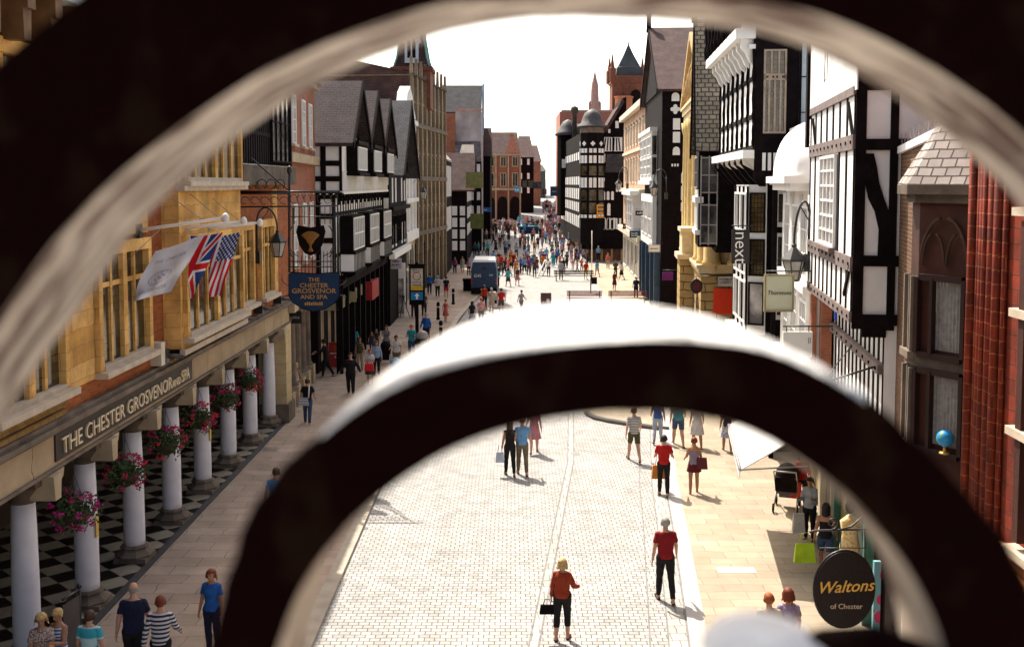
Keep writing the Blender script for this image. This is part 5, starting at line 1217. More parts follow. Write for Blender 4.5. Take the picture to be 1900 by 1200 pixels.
# ---- turreted corner building in the distance
def r_turret():
    Y0 = 122; x0, x1 = xat(1080, Y0), xat(1156, Y0)
    r = thing('turreted_building', 'black and white corner building with lead domed turrets above the far crowd', 'building', ((x0 + x1) / 2, Y0, gz(Y0)))
    G = Frame((x0, Y0), (x1, Y0), (0, -1)); F = Frame((x0, Y0), (xat(1041, 160), 160), (-1, 0)); X = lambda u: xat(u, Y0) - x0; Z = lambda v: zat(v, Y0)
    b = MB(); x2 = xat(1041, 160); b.hexa([(x0, Y0, Z(462)), (x1, Y0, Z(462)), (x1, 160, Z(462)), (x2, 160, Z(462)), (x0, Y0, Z(245)), (x1, Y0, Z(245)), (x1, 160, Z(245)), (x2, 160, Z(245))]); b.build('wall', M['black'], r)
    b = MB(); b.hexa([(x0 + .6, Y0 + .8, -1), (x1, Y0 + .8, -1), (x1, 160, -1), (x2 + .6, 160, -1), (x0 + .6, Y0 + .8, Z(460)), (x1, Y0 + .8, Z(460)), (x1, 160, Z(460)), (x2 + .6, 160, Z(460))]); b.build('ground_floor', mat('brown_shopfront', (.12, .05, .03)), r)
    b = MB(); b.prism(G, [(X(1122), Z(245)), (X(1160), Z(245)), (X(1160), Z(180)), (X(1152), Z(183))], -6, .06); b.build('gable', M['black'], r)
    b = MB(); b.prism(G, [(X(1120), Z(240)), (X(1123), Z(246)), (X(1156), Z(190)), (X(1153), Z(184))], -6, .5); b.build('gable_roof', M['tile'], r)
    def pan(b, u0, v0, u1, v1, g=G): b.fb(g, X(u0), X(u1), .061, .10, Z(v1), Z(v0))
    b = MB()
    pan(b, 1118, 255, 1153, 281)
    for u in (1118, 1126, 1133, 1141, 1148):
        for v0, v1 in ((425, 405),): pan(b, u, v1, u + 4, v0)
    for u in range(1100, 1140, 9): arch_panel(b, G, X(u), X(u + 6), Z(425), Z(404), .061, .1, True); pan(b, u, 398, u + 6, 410) if False else None
    for u in range(1101, 1140, 8): arch_panel(b, G, X(u), X(u + 5), Z(371), Z(355), .061, .1); pan(b, u, 408, u + 4.5, 426)
    for u in (1101, 1110, 1126): arch_panel(b, G, X(u), X(u + 6), Z(400), Z(377), .061, .1, True)
    pan(b, 1118, 286, 1122, 301); pan(b, 1118, 330, 1121, 336); pan(b, 1142, 345, 1146, 356); pan(b, 1148, 345, 1152, 356)
    pan(b, 1127, 240, 1131, 247); pan(b, 1140, 225, 1146, 238)
    b.build('white_panels', M['white'], r)
    b = MB()
    for k in range(6): b.bar(G, X(1119 + k * 6), Z(280), X(1133 if k < 3 else 1136) + (k - 2.5) * .25, Z(256), .14, .10, .13)
    b.fb(G, X(1134.5), X(1137), .1, .14, Z(281), Z(255)); b.build('herringbone_braces', M['black'], r)
    b = MB(); b.prism(G, [(X(1122), Z(320)), (X(1154), Z(320)), (X(1154), Z(286)), (X(1124), Z(286))], .06, .35); b.build('slate_band', M['slate'], r)
    # octagonal turret
    c = (xat(1098, Y0 - .2), Y0 + .3, 0); n = 8; rr = 1.42
    b = MB(); b.lathe(c, [(rr * .5, Z(462)), (rr, Z(450)), (rr, Z(236))], n, smooth=False, a0=R(22.5)); t = b.build('turret', M['black'], r)
    b = MB(); b.lathe(c, [(1.75, Z(236)), (1.7, Z(234)), (1.25, Z(228)), (1.05, Z(218)), (.85, Z(210)), (.45, Z(205)), (.1, Z(202))], 16); b.build('dome', M['slatedome'], t)
    b = MB(); b.lathe(c, [(rr + .02, Z(247)), (rr + .02, Z(237))], n, smooth=False, a0=R(22.5)); b.build('turret_frieze', mat('drab_paint', (.16, .12, .09), .8), t)
    b = MB(); ra = rr * math.cos(R(22.5))
    for k in range(8):
        a = R(45 * k); d = Vector((math.cos(a), math.sin(a)))
        if d.y > .1: continue
        E = Frame((c[0] + d.x * ra - d.y * .5, c[1] + d.y * ra + d.x * .5), (c[0] + d.x * ra + d.y * .5, c[1] + d.y * ra - d.x * .5), (d.x, d.y))
        quatre(b, E, .5, Z(267), .28, .01, .05)
        for v0, v1 in ((284, 276), (303, 289), (348, 330), (404, 398)):
            for s in (.08, .56): b.fb(E, s, s + .36, .01, .05, Z(v0), Z(v1))
    b.build('white_panels', M['white'], t)
    b = MB()
    for k in range(8):
        a = R(45 * k); d = Vector((math.cos(a), math.sin(a)))
        if d.y > .1: continue
        E = Frame((c[0] + d.x * ra - d.y * .5, c[1] + d.y * ra + d.x * .5), (c[0] + d.x * ra + d.y * .5, c[1] + d.y * ra - d.x * .5), (d.x, d.y))
        for v0, v1 in ((326, 308), (372, 352), (395, 376)): b.fb(E, .1, .9, .01, .05, Z(v0), Z(v1))
    b.build('window', M['leaded'], t)
    # street face panels, second turret further along
    b = MB()
    for j, (v0, v1) in enumerate(((300, 285), (348, 332), (376, 355), (400, 382), (430, 408))):
        for i in range(12): a = 1.5 + i * 3.1; b.fb(F, a, a + 1.6, .003, .05, Z(v0) + .3, Z(v1) + .3)
    b.build('street_panels', M['white'], r)
    c2 = (xat(1053, 152), 152, 0); z2 = lambda v: zat(v, 152)
    b = MB(); b.lathe(c2, [(1.5, z2(400)), (1.5, z2(252))], 8, smooth=False); t2 = b.build('turret', M['black'], r)
    b = MB(); b.lathe(c2, [(2.0, z2(252)), (1.5, z2(245)), (1.1, z2(235)), (.7, z2(226)), (.1, z2(222))], 16); b.build('dome', M['slatedome'], t2)
    b = MB(); quatre(b, Frame((c2[0] - .7, 150.5), (c2[0] + .7, 150.5), (0, -1)), .7, z2(281), .35, .0, .1)
    for k in range(2): b.box(c2[0] - .9 + k, c2[0] - .2 + k, 150.4, 150.5, z2(312), z2(296))
    b.build('white_panels', M['white'], t2)
    b = MB(); b.lathe((xat(1065, 145), 145, 0), [(.35, zat(330, 145)), (.3, zat(212, 145)), (.55, zat(208, 145)), (.5, zat(200, 145)), (.1, zat(197, 145))], 10); b.build('chimney', M['stoned'], r)
    b = MB(); b.hexa([(x2, 158, Z(245)), (x1 + 2, Y0 + 8, Z(245)), (x1 + 6, 160, Z(245)), (x2, 162, Z(245)), (x2 + 1, 150, Z(205)), (x1 + 2, 150, Z(205)), (x1 + 2, 152, Z(205)), (x2 + 1, 152, Z(205))]); b.build('roof', M['tile'], r)
    # far shops under the turret building: yellow lit jambs
    b = MB()
    for u in (1083, 1088, 1093):
        for v0, v1 in ((262, 256), (320, 306), (346, 332), (398, 380)): pan(b, u, v0 - 0, u + 3, v1 + 12)
    for u in range(1102, 1118, 5):
        for v0, v1 in ((290, 302), (332, 346)): pan(b, u, v0, u + 3, v1)
    b.build('white_panels', M['white'], r)
    b = MB()
    for i in range(4): a = x0 + 1.0 + i * 1.15; b.box(a, a + .25, Y0 + .6, Y0 + .8, -.5, Z(462))
    b.build('shop_posts', mat('tan_posts', (.4, .26, .12), .7), r)
r_turret()

def r_back():
    Y = 168; r = thing('red_brick_block', 'plain red brick block with a brown roof behind the domed turrets', 'building', (xat(1070, Y), Y, gz(Y)))
    b = MB(); b.box(xat(1038, Y), xat(1185, Y), Y, Y + 15, 0, zat(207, Y)); b.build('wall', mat('far_brick', (.36, .14, .10), .85, .2), r)
    b = MB(); b.hexa([(xat(1042, Y), Y - .3, zat(250, Y)), (xat(1190, Y), Y - .3, zat(250, Y)), (xat(1190, Y), Y - .1, zat(252, Y)), (xat(1042, Y), Y - .1, zat(252, Y)), (xat(1044, Y), Y + 5, zat(200, Y)), (xat(1190, Y), Y + 5, zat(200, Y)), (xat(1190, Y), Y + 6, zat(200, Y)), (xat(1044, Y), Y + 6, zat(200, Y))]); b.build('roof', M['tile'], r)
    Y = 250; r = thing('church_tower', 'red sandstone church tower with corner pinnacles and a dark pyramid roof', 'tower', (xat(1165, Y), Y, gz(Y)))
    x0, x1 = xat(1134, Y), xat(1196, Y); Z = lambda v: zat(v, Y)
    b = MB(); b.box(x0, x1, Y, Y + 7.7, 0, Z(152)); b.build('wall', M['sand'], r)
    b = MB(); b.box(x0 - .3, x1 + .3, Y - .3, Y + 8, Z(154), Z(151)); b.box(x0 - .2, x1 + .2, Y - .2, Y + .3, Z(151), Z(140))
    b.build('parapet', M['sand'], r)
    for dx in (0, x1 - x0):
        for dy in (0, 7.4):
            b = MB(); b.lathe((x0 + dx, Y + dy, Z(151)), [(.8, 0), (.8, 3.0), (.5, 3.2), (.05, 6.5)], 6, smooth=False); b.build('pinnacle', M['sand'], r)
    b = MB(); cx = (x0 + x1) / 2 + .15
    b.lathe((cx, Y + 3.8, Z(146)), [(4.6, 0), (4.0, 2.7), (3.5, 2.9)], 4, smooth=False, a0=R(45)); b.lathe((cx, Y + 3.8, Z(123)), [(3.6, 0), (1.6, 2.9), (.25, 5.2), (.05, 5.7)], 4, smooth=False, a0=R(45)); b.build('roof', mat('tower_slate', (.06, .065, .066), .7, .3, .5), r)
    b = MB(); b.tube([(cx, Y + 3.8, Z(86)), (cx, Y + 3.8, Z(73))], .12, 5); b.box(cx - .5, cx + .5, Y + 3.7, Y + 3.9, Z(77.5), Z(76.5)); b.build('cross', M['iron'], r)
    G = Frame((x0, Y), (x1, Y), (0, -1)); b = MB(); arch_panel(b, G, 4.2, 6.6, Z(197), Z(166), .0, .08, True); b.build('belfry_window', M['dark'], r)
    b = MB(); b.lathe((x0 + 2.5, Y - 1.5, 0), [(2.0, 20), (2.0, Z(184)), (2.2, Z(183)), (2.2, Z(180))], 8, smooth=False); b.build('stair_turret', mat('orange_sandstone', (.42, .15, .07), .85, .2), r)
    Y = 300; r = thing('church_spire', 'slender stone spire far behind the turreted building', 'spire', (xat(1102, Y), Y, gz(Y))); Z = lambda v: zat(v, Y)
    b = MB(); b.lathe((xat(1102, Y), Y, 0), [(1.7, 0), (1.5, Z(200)), (1.2, Z(190)), (1.0, Z(160)), (.8, Z(152)), (.65, Z(150)), (.04, Z(130))], 8, smooth=False)
    for s in (-1, 1): b.lathe((xat(1102, Y) + s * 1.4, Y - .4, 0), [(.4, 0), (.35, Z(192)), (.03, Z(186))], 6, smooth=False)
    b.build('spire', mat('pink_stone', (.34, .20, .17), .85, .2), r)
    Y = 330; r = thing('far_building', 'dark building closing the right side of the far street', 'building', (xat(1075, Y), Y, gz(Y)))
    b = MB(); b.box(xat(1052, Y), xat(1140, Y), Y, Y + 10, 0, zat(345, Y)); b.build('wall', mat('far_cream', (.45, .4, .36)), r)
r_back()
# ================================================================== PEOPLE
SKIN = [mat('skin_fair', (.50, .27, .18), .6, .08, 8, .05), mat('skin_tan', (.38, .19, .11), .6, .08, 8, .05), mat('skin_brown', (.17, .085, .05), .6, .08, 8, .05)]
HAIR = {k: mat('hair_' + k, c, .6, .35, 40, .3, 120) for k, c in dict(black=(.012, .008, .007), brown=(.06, .03, .018), auburn=(.16, .03, .012), blond=(.50, .33, .14), grey=(.30, .28, .26), white=(.6, .57, .52), ginger=(.28, .07, .015)).items()}
def V3(*a): return Vector(a)
def skeleton(p, fem=False, kid=False):
    """joint positions in metres for a 1.75 m figure facing +Y; p holds pose angles in degrees"""
    J = {}; leg = .43; g = lambda k, d=0: p.get(k, d)
    ln = R(g('lean')); bw = .165 if fem else .19
    J['pel'] = V3(0, 0, .95)
    def up(x, y, z):  # torso point with forward lean about the pelvis
        dz = z - .95; return V3(x, y * math.cos(ln) + dz * math.sin(ln), .95 + dz * math.cos(ln) - y * math.sin(ln))
    J['up'] = up
    J['waist'] = up(0, 0, 1.08); J['chest'] = up(0, 0, 1.3); J['neck'] = up(0, -.01, 1.47); J['head'] = up(0, .025, 1.635)
    tw = R(g('twist'))
    for s, n in ((-1, 'l'), (1, 'r')):
        hp = V3(s * .088, 0, .93); a = R(g('th' + n)); k = R(g('kn' + n, 4)); out = R(g('st', 2)) * s
        kn = hp + V3(math.sin(out), math.sin(a), -math.cos(a)).normalized() * leg
        an = kn + V3(math.sin(out) * .6, math.sin(a - k), -math.cos(a - k)).normalized() * leg
        J['hip' + n], J['kn' + n], J['an' + n] = hp, kn, an; J['fa' + n] = a - k
        sh = up(s * bw, 0, 1.42)
        sa = R(g('ar' + n)); el = R(g('el' + n, 15)); ou = R(g('ou' + n, 9))
        d = V3(s * math.sin(ou), math.sin(sa) * math.cos(ou), -math.cos(sa) * math.cos(ou)).normalized()
        e = sh + d * .29; ax = V3(1, 0, 0) if not g('in' + n) else V3(.5, 0, s * .8).normalized()
        fd = Quaternion(ax, el) @ d
        if fd.y < d.y - 1e-4 and not g('in' + n): fd = Quaternion(ax, -el) @ d
        w = e + fd * .25; J['sh' + n], J['el' + n], J['wr' + n], J['fd' + n] = sh, e, w, fd
    if p.get('sit'): pass
    lo = min(J['anl'].z, J['anr'].z); dz = .085 - lo
    J['dz'] = dz
    return J
def cone(b, p0, r0, p1, r1, n=12, sx=1.0):
    p0, p1 = Vector(p0), Vector(p1); L = (p1 - p0).length; k = 6; pts = []; rr = []
    t = (p1 - p0).normalized()
    for i in range(3): a = R(90 - 30 * i); pts.append(p0 - t * r0 * math.sin(a) * .98); rr.append(max(.002, r0 * math.cos(a)))
    for i in range(k + 1): f = i / k; pts.append(p0.lerp(p1, f)); rr.append(r0 + (r1 - r0) * f)
    for i in range(1, 4): a = R(30 * i); pts.append(p1 + t * r1 * math.sin(a) * .98); rr.append(max(.002, r1 * math.cos(a)))
    b.tube(pts, rr, n)
def body_parts(p, fem=False, build=1.0, hands=True):
    J = skeleton(p, fem); b = MB(); up = J['up']; W_ = build
    prof = [(.86, .13, .10), (.92, .165 if fem else .155, .12), (.98, .17 if fem else .155, .12), (1.08, .128 if fem else .142, .10), (1.18, .13 if fem else .15, .105), (1.28, .15 if fem else .17, .12 if fem else .115), (1.37, .155 if fem else .185, .11), (1.43, .12 if fem else .15, .09), (1.48, .06, .06)]
    n = 18; rings = []
    for z, rx_, ry in prof:
        bl = W_ * (1.12 if (W_ > 1.15 and 1.0 < z < 1.3) else 1)
        rings.append([up(rx_ * (W_ if z < 1.45 else 1) * math.cos(a), ry * bl * (math.sin(a)) + (.012 if math.sin(a) > 0 and 1.2 < z < 1.35 and fem else 0), z) for a in [2 * math.pi * k / n for k in range(n)]])
    vs_ = [q for r in rings for q in r]; m_ = len(prof)
    b.add(vs_, [(i * n + k, i * n + (k + 1) % n, (i + 1) * n + (k + 1) % n, (i + 1) * n + k) for i in range(m_ - 1) for k in range(n)] + [tuple(range(n))[::-1], tuple(range((m_ - 1) * n, m_ * n))])
    cone(b, J['neck'] - (J['head'] - J['neck']) * .2, .058, J['head'] - (J['head'] - J['neck']) * .3, .052)
    # head: skull, jaw, nose, ears, brow
    hy = R(p.get('hy', 0)); hp = R(p.get('hp', 0)) + R(p.get('lean', 0)) * .6
    rot = Matrix.Rotation(hy, 3, 'Z') @ Matrix.Rotation(-hp, 3, 'X'); h = J['head']
    J['hrot'] = rot
    def hd(x, y, z): return h + rot @ V3(x, y, z)
    b.ball(hd(0, -.01, .02), .077, .095, .092, 16, 12, rot); b.ball(hd(0, .022, -.045), .056, .062, .066, 12, 10, rot)
    b.tube([hd(0, .088, .01), hd(0, .106, -.022), hd(0, .09, -.034)], [.008, .014, .01], 8); b.ball(hd(0, .078, -.064), .024, .012, .008, 8, 6, rot)
    for s in (-1, 1): b.ball(hd(s * .078, -.005, -.012), .011, .02, .032, 8, 6, rot); b.ball(hd(s * .03, .076, .018), .02, .012, .008, 8, 6, rot)
    for s, nm in ((-1, 'l'), (1, 'r')):
        hipw = W_ ** .7
        cone(b, J['hip' + nm], .094 * hipw, J['kn' + nm], .058 * hipw); cone(b, J['kn' + nm], .057 * hipw, J['kn' + nm].lerp(J['an' + nm], .35) + V3(0, -.012, 0), .058 * hipw); cone(b, J['kn' + nm].lerp(J['an' + nm], .35) + V3(0, -.012, 0), .056 * hipw, J['an' + nm], .038)
        fa = J['fa' + nm] * .5; f = V3(s * .12, math.cos(fa), math.sin(fa)).normalized(); a = J['an' + nm]
        cone(b, a + V3(0, -.03, -.05), .034, a + f * .07 + V3(0, 0, -.045), .034); cone(b, a + f * .07 + V3(0, 0, -.045), .036, a + f * .165 + V3(0, 0, -.056), .026); cone(b, a, .038, a + V3(0, -.02, -.05), .036)
        aw = W_ ** .5
        cone(b, J['sh' + nm] + V3(-s * .025, 0, -.02), .054 * aw, J['el' + nm], .042 * aw); cone(b, J['neck'] + V3(s * .03, 0, -.015), .05, J['sh' + nm] + V3(-s * .05, 0, -.02), .05); cone(b, J['el' + nm], .041 * aw, J['wr' + nm], .026)
        # hand: palm, four fingers of unequal length, thumb from the side
        w, d = J['wr' + nm], J['fd' + nm]; side = d.cross(V3(s, 0, 0)); side = side.normalized() if side.length > .2 else V3(0, 1, 0)
        if side.y < 0: side = -side
        nrm = d.cross(side).normalized(); inw = nrm if nrm.x * s < 0 else -nrm
        pr = Matrix((side, inw, d)).transposed()
        b.ball(w + d * .05, .038, .017, .052, 10, 8, pr)
        if hands:
            cu = R(p.get('cu' + nm, 25))
            for i, (o, L) in enumerate(((.029, .068), (.010, .078), (-.010, .073), (-.029, .056))):
                k0 = w + d * .085 + side * o * .95; d1 = (d * math.cos(cu) + inw * math.sin(cu)).normalized(); d2 = (d * math.cos(cu * 2.3) + inw * math.sin(cu * 2.3)).normalized()
                k1 = k0 + d1 * L * .5 + side * o * .12; k2 = k1 + d2 * L * .5
                b.tube([k0, k1, k2], [.0105, .0095, .0075], 8)
            t0 = w + d * .03 + side * .03; t1 = t0 + (d * .7 + side * .6 + inw * .3).normalized() * .035; t2 = t1 + (d * .9 + side * .1 + inw * .4).normalized() * .03
            b.tube([t0, t1, t2], [.013, .012, .009], 8)
    return b, J
BCACHE = {}
def make_body_mesh(p, fem, build, vox):
    key = (tuple(sorted(p.items())), fem, build, vox)
    if key in BCACHE: return BCACHE[key]
    b, J = body_parts(p, fem, build, hands=vox < .02)
    me = bpy.data.meshes.new('person_body'); me.from_pydata([tuple(v) for v in b.v], [], b.f); me.update()
    o = bpy.data.objects.new('t', me); COL.objects.link(o)
    rm = o.modifiers.new('r', 'REMESH'); rm.mode = 'VOXEL'; rm.voxel_size = vox; rm.use_smooth_shade = True
    sm = o.modifiers.new('s', 'SMOOTH'); sm.factor = .5; sm.iterations = 3 if vox > .02 else 5
    bpy.context.view_layer.update()
    m2 = bpy.data.meshes.new_from_object(o.evaluated_get(bpy.context.evaluated_depsgraph_get())); bpy.data.objects.remove(o); bpy.data.meshes.remove(me)
    m2.name = 'body'
    nv = len(m2.vertices); co = np.empty(nv * 3, np.float64); m2.vertices.foreach_get('co', co); co = co.reshape(-1, 3)
    no = np.empty(nv * 3); m2.vertices.foreach_get('normal', no); no = no.reshape(-1, 3)
    npo = len(m2.polygons); lt = np.empty(npo, np.int32); m2.polygons.foreach_get('loop_total', lt)
    vi = np.empty(len(m2.loops), np.int32); m2.loops.foreach_get('vertex_index', vi)
    quads = lt == 4; st = np.concatenate([[0], np.cumsum(lt)[:-1]])
    F4 = vi[(st[quads][:, None] + np.arange(4)[None])]
    # nearest bone for each face
    bones = [('torso', J['pel'], J['chest'], .13), ('chest', J['chest'], J['neck'], .12), ('neck', J['neck'] + (J['head'] - J['neck']) * .15, J['head'] - (J['head'] - J['neck']) * .4, .05), ('head', J['head'] + V3(0, 0, -.03), J['head'] + V3(0, 0, .03), .085)]
    for s in 'lr':
        bones += [('ua', J['sh' + s], J['el' + s], .05), ('fa', J['el' + s], J['wr' + s], .035), ('hand', J['wr' + s] + J['fd' + s] * .02, J['wr' + s] + J['fd' + s] * .16, .02),
                  ('th', J['hip' + s], J['kn' + s], .08), ('sh', J['kn' + s], J['an' + s], .05), ('ft', J['an' + s] + V3(0, 0, -.05), J['an' + s] + V3(0, .15, -.05), .035)]
    C = co[F4].mean(1); best = np.full(len(C), 1e9); lab = np.zeros(len(C), np.int32); tt = np.zeros(len(C))
    for i, (nm, a, c, r) in enumerate(bones):
        a = np.array(a); c = np.array(c); d = c - a; t = np.clip(((C - a) @ d) / (d @ d), 0, 1); dist = np.linalg.norm(C - (a + t[:, None] * d), axis=1) - r
        k = dist < best; best[k] = dist[k]; lab[k] = i; tt[k] = t[k]
    names = np.array([x[0] for x in bones])[lab]
    BCACHE[key] = dict(me=m2, co=co, no=no, F=F4, C=C, lab=names, t=tt, J=J, vox=vox, cl={})
    return BCACHE[key]
def extract(B, name, mask, off, key, smooth=True, wav=0):
    if key in B['cl']: return B['cl'][key]
    F = B['F'][mask]; used, inv = np.unique(F, return_inverse=True); F = inv.reshape(F.shape)
    co = B['co'][used]; no = B['no'][used]
    o = off if not callable(off) else off(co)[:, None]
    v = co + no * o
    if wav: v = v + no * (np.sin(co[:, 2:3] * 38 + co[:, 0:1] * 15) * wav + np.sin(co[:, 2:3] * 17 - co[:, 1:2] * 30) * wav)
    me = bpy.data.meshes.new(name); me.from_pydata(v.tolist(), [], F.tolist()); me.polygons.foreach_set('use_smooth', [True] * len(F)); me.update()
    B['cl'][key] = me; return me
def skirt_mesh(B, z0, z1, w0, w1, key, seed=1):
    if key in B['cl']: return B['cl'][key]
    b = MB(); n = 36; up = B['J']['up']; rings = []; b.smooth = True
    for j in range(7):
        f = j / 6; z = z0 + (z1 - z0) * f; r = w0 + (w1 - w0) * f
        for k in range(n):
            a = 2 * math.pi * k / n; rr = r * (1 + .05 * f * math.sin(a * 7 + seed)); x, y = rr * math.cos(a), rr * .78 * math.sin(a)
            q = up(x, y, z) if z > .95 else V3(x, y, z); b.v.append(tuple(q))
    b.f = [(j * n + k, j * n + (k + 1) % n, (j + 1) * n + (k + 1) % n, (j + 1) * n + k) for j in range(6) for k in range(n)]
    me = bpy.data.meshes.new('skirt'); me.from_pydata(b.v, [], b.f); me.polygons.foreach_set('use_smooth', [True] * len(b.f)); me.update(); B['cl'][key] = me; return me
POSE = dict(
 stand=dict(thl=3, thr=-3, arl=4, arr=-2, ell=18, elr=14),
 stand2=dict(thl=-2, thr=6, knr=12, arl=-6, arr=12, ell=30, elr=20, hy=25),
 arms=dict(thl=2, thr=-2, arl=18, arr=18, ell=95, elr=90, oul=4, our=4, hp=15),
 walk=dict(thl=22, thr=-16, knl=6, knr=22, arl=-20, arr=22, ell=14, elr=30, lean=3),
 walk2=dict(thl=-14, thr=20, knl=24, knr=6, arl=22, arr=-18, ell=28, elr=12, lean=3),
 stroll=dict(thl=12, thr=-10, knl=5, knr=14, arl=-10, arr=12, ell=12, elr=20, lean=2),
 wide=dict(thl=8, thr=-6, knl=4, knr=8, arl=-4, arr=4, ell=28, elr=28, oul=26, our=26),
 push=dict(thl=14, thr=-12, knl=6, knr=18, arl=35, arr=35, ell=45, elr=45, lean=8, hp=10),
 phone=dict(thl=4, thr=-4, arl=6, arr=40, ell=20, elr=110, hp=10),
)
PN = 0
def person(label, pos, face, h=1.72, pose='stand', fem=False, top=None, bottom=None, hair='brown', skin=0, sleeve='short', legs='trousers', build=1.0, hl='short', shoes=None, vox=.03, group=None, topm=None, z=None):
    """face = direction the figure looks, degrees clockwise from away-from-camera (+Y)"""
    global PN; PN += 1
    p = POSE[pose] if isinstance(pose, str) else pose
    B = make_body_mesh(p, fem, build, vox); s = h / 1.755
    pos = Vector(pos); r = thing('person', label, 'person', (pos.x, pos.y, (pos.z if z is None else z) + B['J']['dz'] * s * 0), -R(face), group)
    r.scale = (s, s, s); r.location.z += B['J']['dz'] * s
    def ob(name, me, m_, par=r):
        o = bpy.data.objects.new(name, me)
        if not me.materials: me.materials.append(None)
        o.material_slots[0].link = 'OBJECT'; o.material_slots[0].material = m_; COL.objects.link(o); o.parent = par; return o
    ob('body', B['me'], SKIN[skin])
    lab, t, C = B['lab'], B['t'], B['C']; th = B['vox'] * .35 + .004
    J = B['J']; tor = (lab == 'torso') | (lab == 'chest'); zz = C[:, 2]
    if legs == 'dress':
        m_ = tor & (zz > 1.0) & (zz < J['neck'].z - .06); m_ |= (lab == 'ua') & (t < {'short': .5, 'long': 2, 'none': .0, 'strap': 0}[sleeve])
        ob('dress', extract(B, 'dress', m_, th + .006, ('dr', sleeve), wav=.002), top); ob('skirt', skirt_mesh(B, 1.04, .52, .15, .25, 'dsk'), bottom or top)
    else:
        zc = .93
        m_ = tor & (zz > zc) & (zz < J['neck'].z - .01)
        if sleeve == 'short': m_ |= (lab == 'ua') & (t < .62)
        elif sleeve == 'long': m_ |= (lab == 'ua') | ((lab == 'fa') & (t < .9))
        elif sleeve == 'none': m_ |= (lab == 'ua') & (t < .08)
        elif sleeve == 'strap': m_ &= zz < J['neck'].z - .14
        if top: ob('top', extract(B, 'top', m_, th + .006, ('top', sleeve), wav=.003), top)
        if legs in ('trousers', 'shorts', 'crop'):
            m2 = (tor & (zz < 1.02)) | ((lab == 'th') & (t < (.75 if legs == 'shorts' else 2)))
            if legs != 'shorts': m2 |= (lab == 'sh') & (t < (.5 if legs == 'crop' else .93))
            ob(legs if legs != 'crop' else 'trousers', extract(B, 'trousers', m2, th + .004, ('bot', legs), wav=.002), bottom)
        elif legs == 'skirt': ob('skirt', skirt_mesh(B, 1.03, .55, .155, .24, 'sk'), bottom)
        elif legs == 'mini': ob('skirt', skirt_mesh(B, 1.03, .72, .155, .22, 'mini'), bottom)
    ob('shoes', extract(B, 'shoes', lab == 'ft', th + .002, 'sho'), shoes or mat('dark_shoes', (.02, .015, .012), .5))
    if hair:
        h0 = np.array(J['head']); Rm = np.array(J['hrot']); q = (C - h0) @ Rm
        hm = (lab == 'head') & ((q[:, 2] > .045) | ((q[:, 1] < .012 + .3 * np.clip(q[:, 2], 0, .1)) & (q[:, 2] > -.06)))
        if hl == 'bald': hm = (lab == 'head') & (q[:, 1] < -.02) & (q[:, 2] < .03) & (q[:, 2] > -.06)
        ob('hair', extract(B, 'hair', hm, (.014 if hl != 'bald' else .004) + B['vox'] * .2, ('hair', hl), wav=.003), HAIR[hair] if isinstance(hair, str) else hair)
        if hl in ('long', 'bob'):
            key = 'lh' + hl
            if key not in B['cl']:
                b = MB(); b.smooth = True; H_, Rr = J['head'], J['hrot']; L = .30 if hl == 'long' else .15
                n = 20
                for j in range(7):
                    f = j / 6
                    for k in range(n):
                        a = math.pi + math.pi * k / (n - 1); rr = 1 + .08 * math.sin(k * 2.3 + j)
                        w = .094 * (1 + (.28 if hl == 'bob' else .1) * f) * rr; v = V3(w * math.cos(a) * 1.0, w * 1.1 * math.sin(a) + (.01 if k in (0, n - 1) else -.005), .05 - L * f - .02 * math.sin(k * 1.7)); b.v.append(tuple(H_ + Rr @ v))
                b.f = [(j * n + k, j * n + k + 1, (j + 1) * n + k + 1, (j + 1) * n + k) for j in range(6) for k in range(n - 1)]
                me = bpy.data.meshes.new('long_hair'); me.from_pydata(b.v, [], b.f); me.polygons.foreach_set('use_smooth', [True] * len(b.f)); me.update(); B['cl'][key] = me
            ob('long_hair', B['cl'][key], HAIR[hair])
    if vox < .02:
        if 'eyes' not in B['cl']:
            b = MB(); H_, Rr = J['head'], J['hrot']
            for s_ in (-1, 1): b.ball(H_ + Rr @ V3(s_ * .03, .078, .004), .012, .008, .007, 8, 6)
            me = bpy.data.meshes.new('eyes'); me.from_pydata(b.v, [], b.f); me.update(); B['cl']['eyes'] = me
        ob('eyes', B['cl']['eyes'], mat('eye_dark', (.02, .012, .01), .3))
    r['_s'] = 0; del r['_s']
    return r
def C_(name, c, v=.1): return mat('cloth_' + name, [x * .8 for x in c], .9, v + .1, 7, .9, 13)
K = dict(black=(.012, .010, .011), navy=(.012, .016, .05), red=(.50, .012, .01), crimson=(.26, .008, .012), rust=(.32, .04, .012), white=(.66, .64, .62), sky=(.16, .38, .68), blue=(.02, .12, .42), teal=(.02, .30, .36), turq=(.05, .48, .52), grey=(.22, .21, .22), dkgrey=(.06, .055, .06), beige=(.46, .36, .25), olive=(.09, .075, .03), brown=(.07, .04, .025), jean=(.05, .08, .16), pink=(.55, .22, .24), coral=(.55, .12, .09), purple=(.12, .03, .16), lilac=(.36, .28, .42), green=(.08, .22, .06), yellow=(.60, .42, .03), lime=(.42, .62, .02), orange=(.62, .16, .02), khaki=(.20, .15, .09), maroon=(.12, .01, .015), pale=(.42, .45, .52))
def c(n): return C_(n, K[n])
def foot(u, v, Y=None): return gnd(u, v)
def byhead(u, v, h, z=None):
    """ground point of a standing figure whose crown is seen at pixel (u, v)"""
    z0 = .08 if z is None else z; d = ray(u, v); t = (h + z0 - H) / d.z; q = V3(0, 0, H) + d * t; return V3(q.x, q.y, z0)
ND = .011   # fine voxel for the nearest figures
def stripecloth(name, a, b_, per): return stripes(name, a, b_, per)
